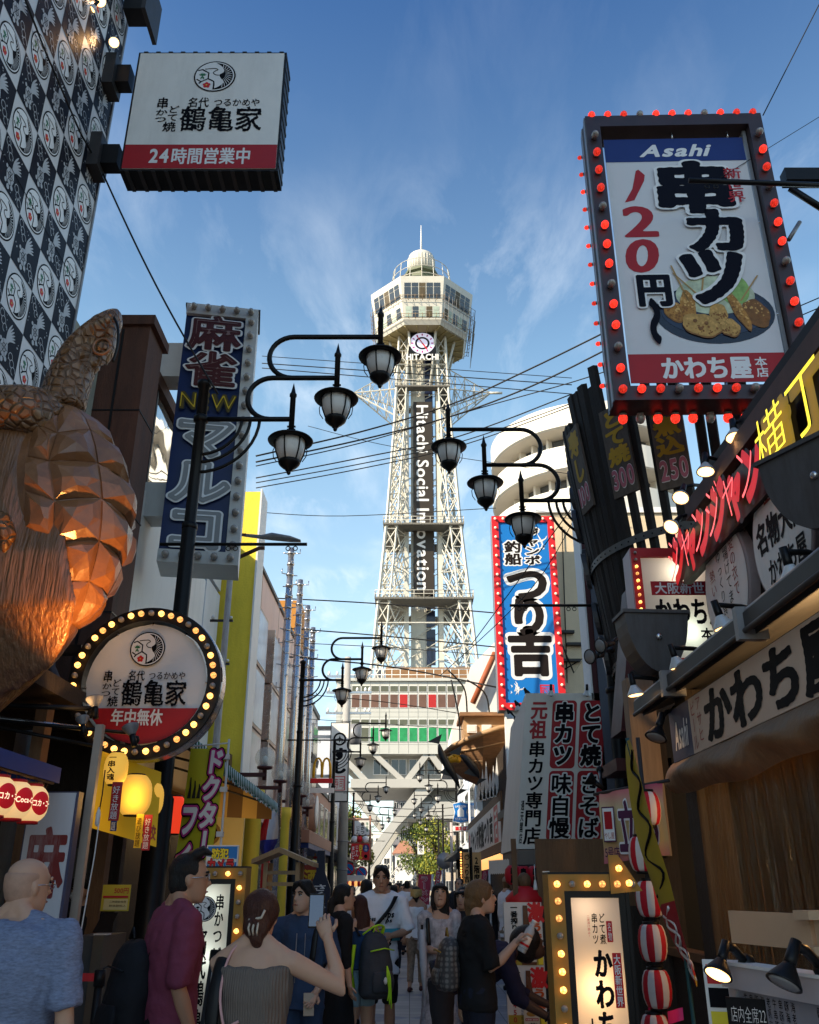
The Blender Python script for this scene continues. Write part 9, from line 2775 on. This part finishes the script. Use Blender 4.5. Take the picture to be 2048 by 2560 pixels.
PCORD = mat("cord_pink",(0.6,0.32,0.30),0.5,var=0)
strap(t,[o3(0.07,0.0,0.54),o3(-0.06,-0.03,0.545),o3(-0.12,-0.07,0.47),o3(-0.12,-0.15,0.3),o3(-0.05,-0.17,0.12),o3(0.06,-0.165,0.06),o3(0.16,-0.12,0.0)],.006,PCORD,"cord",1)
strap(t,[o3(-0.02,-0.165,0.22),o3(-0.08,-0.172,0.18),o3(-0.07,-0.17,0.1),o3(-0.03,-0.168,0.16),o3(-0.0,-0.165,-0.05)],.006,PCORD,"cord",1)
strap(t,[o3(-0.13,0.1,0.40),o3(-0.15,0.0,0.49),o3(-0.155,-0.1,0.4),o3(-0.16,-0.14,0.2),o3(-0.17,-0.13,-0.1)],.03,BLACK)
NAVYC = cloth("cloth_navy",(0.028,0.05,0.10),0.15)
t,o3,h3,J,AX,s = person("man in a dark navy short sleeved shirt facing us behind the photographing woman",PX(763,2280,7.4),7.4,1.61,168,SK1,HBLK,'fringe',NAVYC,NAVYC,sleeve=0.98,leglen=1.9,bw=1.1,fat=1.06,yaw=-22,pitch=-8,hem=-0.14,la=((0.2,0.05,-1),(-0.35,0.55,-0.75)))
mb = MB(); mb.tube([o3(0.01,0.155,0.4),o3(0.01,0.165,0.2),o3(0.01,0.16,0.05)],.004,GREY,n=5); mb.tube([o3(-0.06,0.15,0.4),o3(-0.06,0.16,0.15)],.003,GREY,n=5); mb.build("zip",t)
strap(t,[o3(-0.12,0.14,0.2),o3(-0.13,0.1,0.42),o3(-0.12,0.0,0.51),o3(-0.12,-0.1,0.4)],.022,BLACK)
phone("pale gold phone with three lenses held low by the navy shirted man",t.matrix_basis@(J[-1][2]+J[-1][3]*0.1),190,20,mat("phone_gold",(0.40,0.30,0.20),0.3,var=0))
person("woman in a long black dress with a low ponytail facing away",PX(848,2270,8.6),8.6,1.60,-62,SK1,HBLK,'pony',BLKC,BLKC,kind='long',sleeve=1.5,fem=True,yaw=-8)
t,o3,h3,J,AX,s = person("girl with long auburn hair in a blue top and pale denim shorts",PX(903,2290,8.8),8.8,1.50,38,SK1,HRED,'long',cloth("top_blue",(0.02,0.05,0.12)),cloth("denim_pale",(0.24,0.36,0.42),0.15),sleeve=0,leglen=0.42,fem=True,fat=0.95,strapless=True,hem=0.09,ra=((0.12,0.0,-1),(0.0,0.3,-1)),la=((0.12,0.15,-1),(0.0,0.4,-1)))
mb = MB(); mb.tube([h3(-.06,.07,.085),h3(0,.09,.098),h3(.06,.07,.085)],.014,MAROON,n=6); mb.build("sunglasses",t)
for q in(-1,1):strap(t,[o3(q*.1,.13,.15),o3(q*.11,.1,.38),o3(q*.1,0,.5),o3(q*.1,-.12,.4)],.018,BLACK)
NEON = mat("neon_lime",(0.45,0.75,0.02),0.5,var=0.05)
pk = t.matrix_basis@o3(0.02,-0.24,-0.16)
bp = backpack("dark grey backpack with lime loops on the auburn haired girl's back",pk,38,0.32,0.52,0.24,cloth("bag_grey",(0.045,0.048,0.055),0.15),NEON)
mb = MB(); mb.tube(smooth2([(-.10,.06,.50),(-.02,-.02,.57),(.08,0,.56),(.1,.06,.48)],5),.016,NEON,n=6,flat=.5); mb.build("lime_loop",bp)
mb = MB(); mb.tube([(-.16,.1,.42),(-.18,.11,.2),(-.16,.1,.08)],.02,NEON,n=6,flat=.4); mb.build("lime_loop",bp)
mb = MB()
for q in range(3):mb.tube(smooth2([(.0,-.17,.26),(-.02+.015*q,-.2,.18),(.01*q,-.2,.08),(.02*q-.01,-.195,.0-.03*q)],4),.006,NEON,n=5)
mb.ball((-.03,-.19,.15),(.018,.015,.03),SHEET,n=8); mb.build("key_charm",bp)
TEE = cloth("tee_white",(0.78,0.77,0.80),0.04)
t,o3,h3,J,AX,s = person("young man in a white tee with a turquoise stripe walking towards us",PX(953,2205,10.0),10.0,1.77,182,SK2,HBLK,'fringe',TEE,BLKC,sleeve=1.0,leglen=0.98,bw=1.12,fat=1.05,hem=-0.2,ra=((0.3,0.1,-1),(-0.75,0.8,0.05)),la=((0.3,0.05,-1),(-0.8,0.75,-0.15)),rl=((0.03,0.12,-1),(0,-0.05,-1)),ll=((0.03,-0.08,-1),(0,-0.2,-1)),curl=1.2,shoe=SHEET)
mb = MB(); mb.loft([(o3(0,0,q),(.184*s*1.06,.138*s*1.06),AX[0],AX[1])for q in(.10,.21)],mat("turquoise_print",(0.06,0.33,0.42),0.8,var=0.05),n=26,caps=False); mb.build("stripe",t)
mb = MB(Matrix.Rotation(R(180),4,'Z')); yb = -.148*s
def pr_(w_,a,b,c,d):text(mb,w_,a,b,c,d,yb,INK,w=0.04,slant=0.2,N=40)
bz = 0.91*s
pr_("pps",.03,.14,bz+.30*s,bz+.38*s); pr_("ps",.05,.12,bz+.26*s,bz+.31*s); pr_("vibes",-.15,-.05,bz+.27*s,bz+.33*s); yb -= .012; pr_("ssesg",-.1,.12,bz+.07*s,bz+.16*s); pr_("and i peace",-.1,.02,bz-.01*s,bz+.02*s); mb.build("print",t)
strap(t,[o3(-.15,.1,.50),o3(-.08,.155,.38),o3(.08,.165,.2),o3(.17,.12,.08)],.03,BLACK); mb = MB(); mb.ball(J[-1][2]+J[-1][3]*.1,.02,BLUEV,n=8); mb.build("bottle_cap",t)
person("man in a white tee behind the turquoise striped one, dark hair from behind",PX(917,2210,12.2),12.2,1.66,10,SK2,HBLK,'short',TEE,DKP,sleeve=1,vox=.014)
t,o3,h3,J,AX,s = person("woman in a white tank top and patterned trousers with a yellow headscarf, walking away",PX(1040,2240,16),16,1.57,-8,SK2,HBLK,'bun',TEE,mat("print_trousers",(0.22,0.15,0.10),0.8,var=0.9,scale=22),sleeve=0,leglen=1.85,fem=True,vox=.013,strapless=True,rl=((0,.2,-1),(0,-.1,-1)),ll=((0,-.1,-1),(0,-.5,-1)),shoe=MAROON)
mb = MB(); mb.loft([(h3(0,-.02,q),.098,.11)for q in(-.05,.0,.05,.075)],mat("scarf_yellow",(0.55,0.36,0.13),0.7,var=0.5,scale=30),n=18); mb.ball(h3(0,-.1,-.02),.06,MATS["scarf_yellow"],n=10); mb.build("headscarf",t)
PAT = mat("dress_print",(0.36,0.33,0.34),0.85,var=0.95,scale=20,dirt=0.7,dirtcol=(0.04,0.035,0.05))
t,o3,h3,J,AX,s = person("long haired woman in a grey patterned dress looking down at her hands",PX(1099,2265,9.3),9.3,1.61,188,SK1,HBLK,'longface',PAT,PAT,kind='long',sleeve=1.45,fem=True,pitch=-16,yaw=-10,strapless=True,ra=((0.12,0.1,-1),(-0.5,0.75,-0.1)),la=((0.12,0.1,-1),(-0.5,0.75,-0.15)),curl=1.1)
strap(t,[o3(.13,.12,.2),o3(.14,.09,.42),o3(.12,0,.5)],.018,BLACK)
t = thing("parasol","folded pale grey umbrella hanging from the patterned dress woman's arm","umbrella",V((PX(1056,2400,9.0),9.0,1.10)))
mb = MB(); mb.tube([(0,0,.08),(0,0,0),(.01,0,-.2),(.02,0,-.5)],[.02,.03,.035,.006],cloth("umbrella_pale",(0.42,0.45,0.50)),n=10); mb.tube([(0,0,.0),(0,0,.12)],.012,BLACK,n=6); mb.build("canopy",t)
person("dark haired woman peering out behind the blonde woman",PX(1160,2262,10.2),10.2,1.57,160,SK1,HBLK,'longface',DKP,DKP,sleeve=1,leglen=1.9,fem=True,vox=.012)
t,o3,h3,J,AX,s = person("man with short curly hair bending far forward to film with his phone",PX(1115,2440,7.7),7.7,1.78,-92,SK3,HBLK,'afro',cloth("cloth_indigo",(0.012,0.013,0.04)),DKP,sleeve=1.3,leglen=1.9,bend=72,pel=(0,0,.90),hem=-.06,fat=1.08,pitch=-30,ra=((0.0,0.35,-1),(0.0,1,-0.55)),la=((0.0,0.5,-1),(0.0,1,-0.4)),curl=1.0)
phone("dark phone held low in front of the beer posters by the bending man",t.matrix_basis@(J[1][2]+J[1][3]*.12+V((0,.02,.03))),-90,-15)
mb = MB(); mb.tube([J[1][1].lerp(J[1][2],.92)+J[1][3].cross(V((1,0,0)))*.034*math.cos(R(a))+V((1,0,0))*.034*math.sin(R(a))for a in range(0,361,30)],.006,BLACK,n=5); mb.build("wristband",t)
DEN = cloth("denim_dark",(0.012,0.016,0.03),0.25,14)
t,o3,h3,J,AX,s = person("blonde woman in black tee and dark jeans holding a water bottle, facing right",PX(1188,2250,6.9),6.9,1.62,-78,SK1,HBLN,'bun',BLKC,DEN,sleeve=0.98,leglen=1.9,fem=True,fat=1.1,ra=((0.06,0.25,-1),(0.0,0.8,0.75)),la=((0.1,-0.2,-1),(0.0,-0.1,-1)),yaw=-6,pitch=-6,vox=.009,curl=1.0)
for q in(-1,1):strap(t,[o3(q*.09,.13,.25),o3(q*.1,.1,.42),o3(q*.1,0,.51),o3(q*.1,-.12,.4)],.014,BLACK)
hp_ = t.matrix_basis@(J[1][2]+J[1][3]*.09+V((0,.035,-.01)))
tb = thing("water_bottle","clear plastic water bottle with a white label in the blonde woman's hand","bottle",hp_)
mb = MB(Matrix.Rotation(R(28),4,'Y')); mb.lathe([(.03,-.12),(.033,-.11),(.033,.03),(.015,.07),(.014,.09)],glass_mat("bottle_clear",(0.8,0.85,0.88),0.4,0.05),n=16); mb.build("bottle_body",tb)
mb = MB(Matrix.Rotation(R(28),4,'Y')); mb.lathe([(.0336,-.09),(.0336,-.01)],SHEET,n=16); mb.lathe([(.0338,-.075),(.0338,-.06)],REDV,n=16); mb.lathe([(.017,.085),(.017,.105)],SHEET,n=12); mb.build("label",tb)
MONO = mat("bag_mono",(0.16,0.145,0.13),0.5,var=0.2,scale=5)
n_,l_,b_ = nodes_of(MONO); src = b_.inputs['Base Color'].links[0].from_socket; vo_ = n_.new('ShaderNodeTexVoronoi'); vo_.inputs['Scale'].default_value = 30; vo_.inputs['Randomness'].default_value = 0.15; mx_ = n_.new('ShaderNodeMix'); mx_.data_type = 'RGBA'; mx_.inputs[7].default_value =(0.05,0.045,0.045,1); mr_ = n_.new('ShaderNodeMapRange'); mr_.inputs[1].default_value = 0.3; mr_.inputs[2].default_value = 0.5; tc_ = n_.new('ShaderNodeTexCoord')
l_.new(tc_.outputs['Object'],vo_.inputs['Vector']); l_.new(vo_.outputs['Distance'],mr_.inputs[0]); l_.new(mr_.outputs[0],mx_.inputs[0]); l_.new(src,mx_.inputs[6]); l_.new(mx_.outputs[2],b_.inputs['Base Color'])
backpack("small grey patterned backpack on the blonde woman's back",t.matrix_basis@o3(-0.02,-0.22,0.03),-78,.24,.34,.17,MONO,GOLDF)
t,o3,h3,J,AX,s = person("man in an open white shirt and beige cap looking at the red lanterns",PX(1266,2215,16),16,1.74,-70,SK1,HBLN,'short',TEE,cloth("shorts_tan",(0.30,0.24,0.17)),sleeve=1.4,leglen=.95,hem=-.14,vox=.012)
mb = MB(); mb.loft([(h3(0,-.01,q),r_,r_*1.18)for q,r_ in((.03,.09),(.07,.088),(.105,.062),(.125,.02))],mat("cap_beige",(0.38,0.31,0.24),0.8),n=18); mb.loft([(h3(0,.09,.035),(.07,.01),V((1,0,0)),V((0,0,1))),(h3(0,.17,.02),(.05,.006),V((1,0,0)),V((0,0,1)))],MATS["cap_beige"],n=12); mb.build("cap",t)
t,o3,h3,J,AX,s = person("shop worker in black with a white face mask inside the dark shop front",PX(200,2260,9.0),9.0,1.66,175,SK1,HBLK,'fringe',BLKC,BLKC,sleeve=1.0,leglen=1.9,vox=.013,ra=((.1,.2,-1),(-.2,.9,-.1)))
mb = MB(); mb.loft([(h3(0,.062,-.095),.03,.03),(h3(0,.06,-.06),.058,.05),(h3(0,.05,-.02),.05,.05)],SHEET,n=14); mb.build("face_mask",t)
rnd = random.Random(21)
FAR =[(985,19,'long',BLKC,"woman in a black top with long dark hair coming up the middle of the street"),(972,21,'longface',NAVYC,"woman with a round face just behind the white tee man's shoulder"),(1003,25,'short',DKP,"distant man in dark clothes in the middle of the street"),(1018,24,'short',TEE,"distant man in a white shirt left of the rose banner"),(992,27,'pony',BURG,"distant woman in a dark red top walking up the street"),(948,30,'short',TEE,"distant man in white on the left side of the street"),(1010,33,'short',BLKC,"distant man in black near the street's middle"),(976,38,'fringe',NAVYC,"far away person in navy on the left half of the street"),(1030,42,'long',TEE,"far away woman in white below the rose banner"),(1000,48,'short',MATS["cloth_indigo"],"farthest person in indigo on the street"),(1148,18,'short',DKP,"man in dark clothes partly hidden beside the patterned dress woman"),(880,17,'short',MATS["shorts_tan"],"man in tan seen between the ponytail woman and the girl"),(1222,20,'pony',BLKC,"woman in black near the corrugated awning")]
for i,(px,Y,st,tp,lb)in enumerate(FAR):
 person(lb,PX(px,2230,Y),Y,rnd.uniform(1.58,1.74),180+rnd.uniform(-25,25)if i%3 else rnd.uniform(-20,20),(SK1,SK2)[i%2],HBLK,st,tp,(DKP,DEN,BLKC)[i%3],leglen=1.9,sleeve=1,vox=.018 if Y<20 else .026,group="people further down the street")
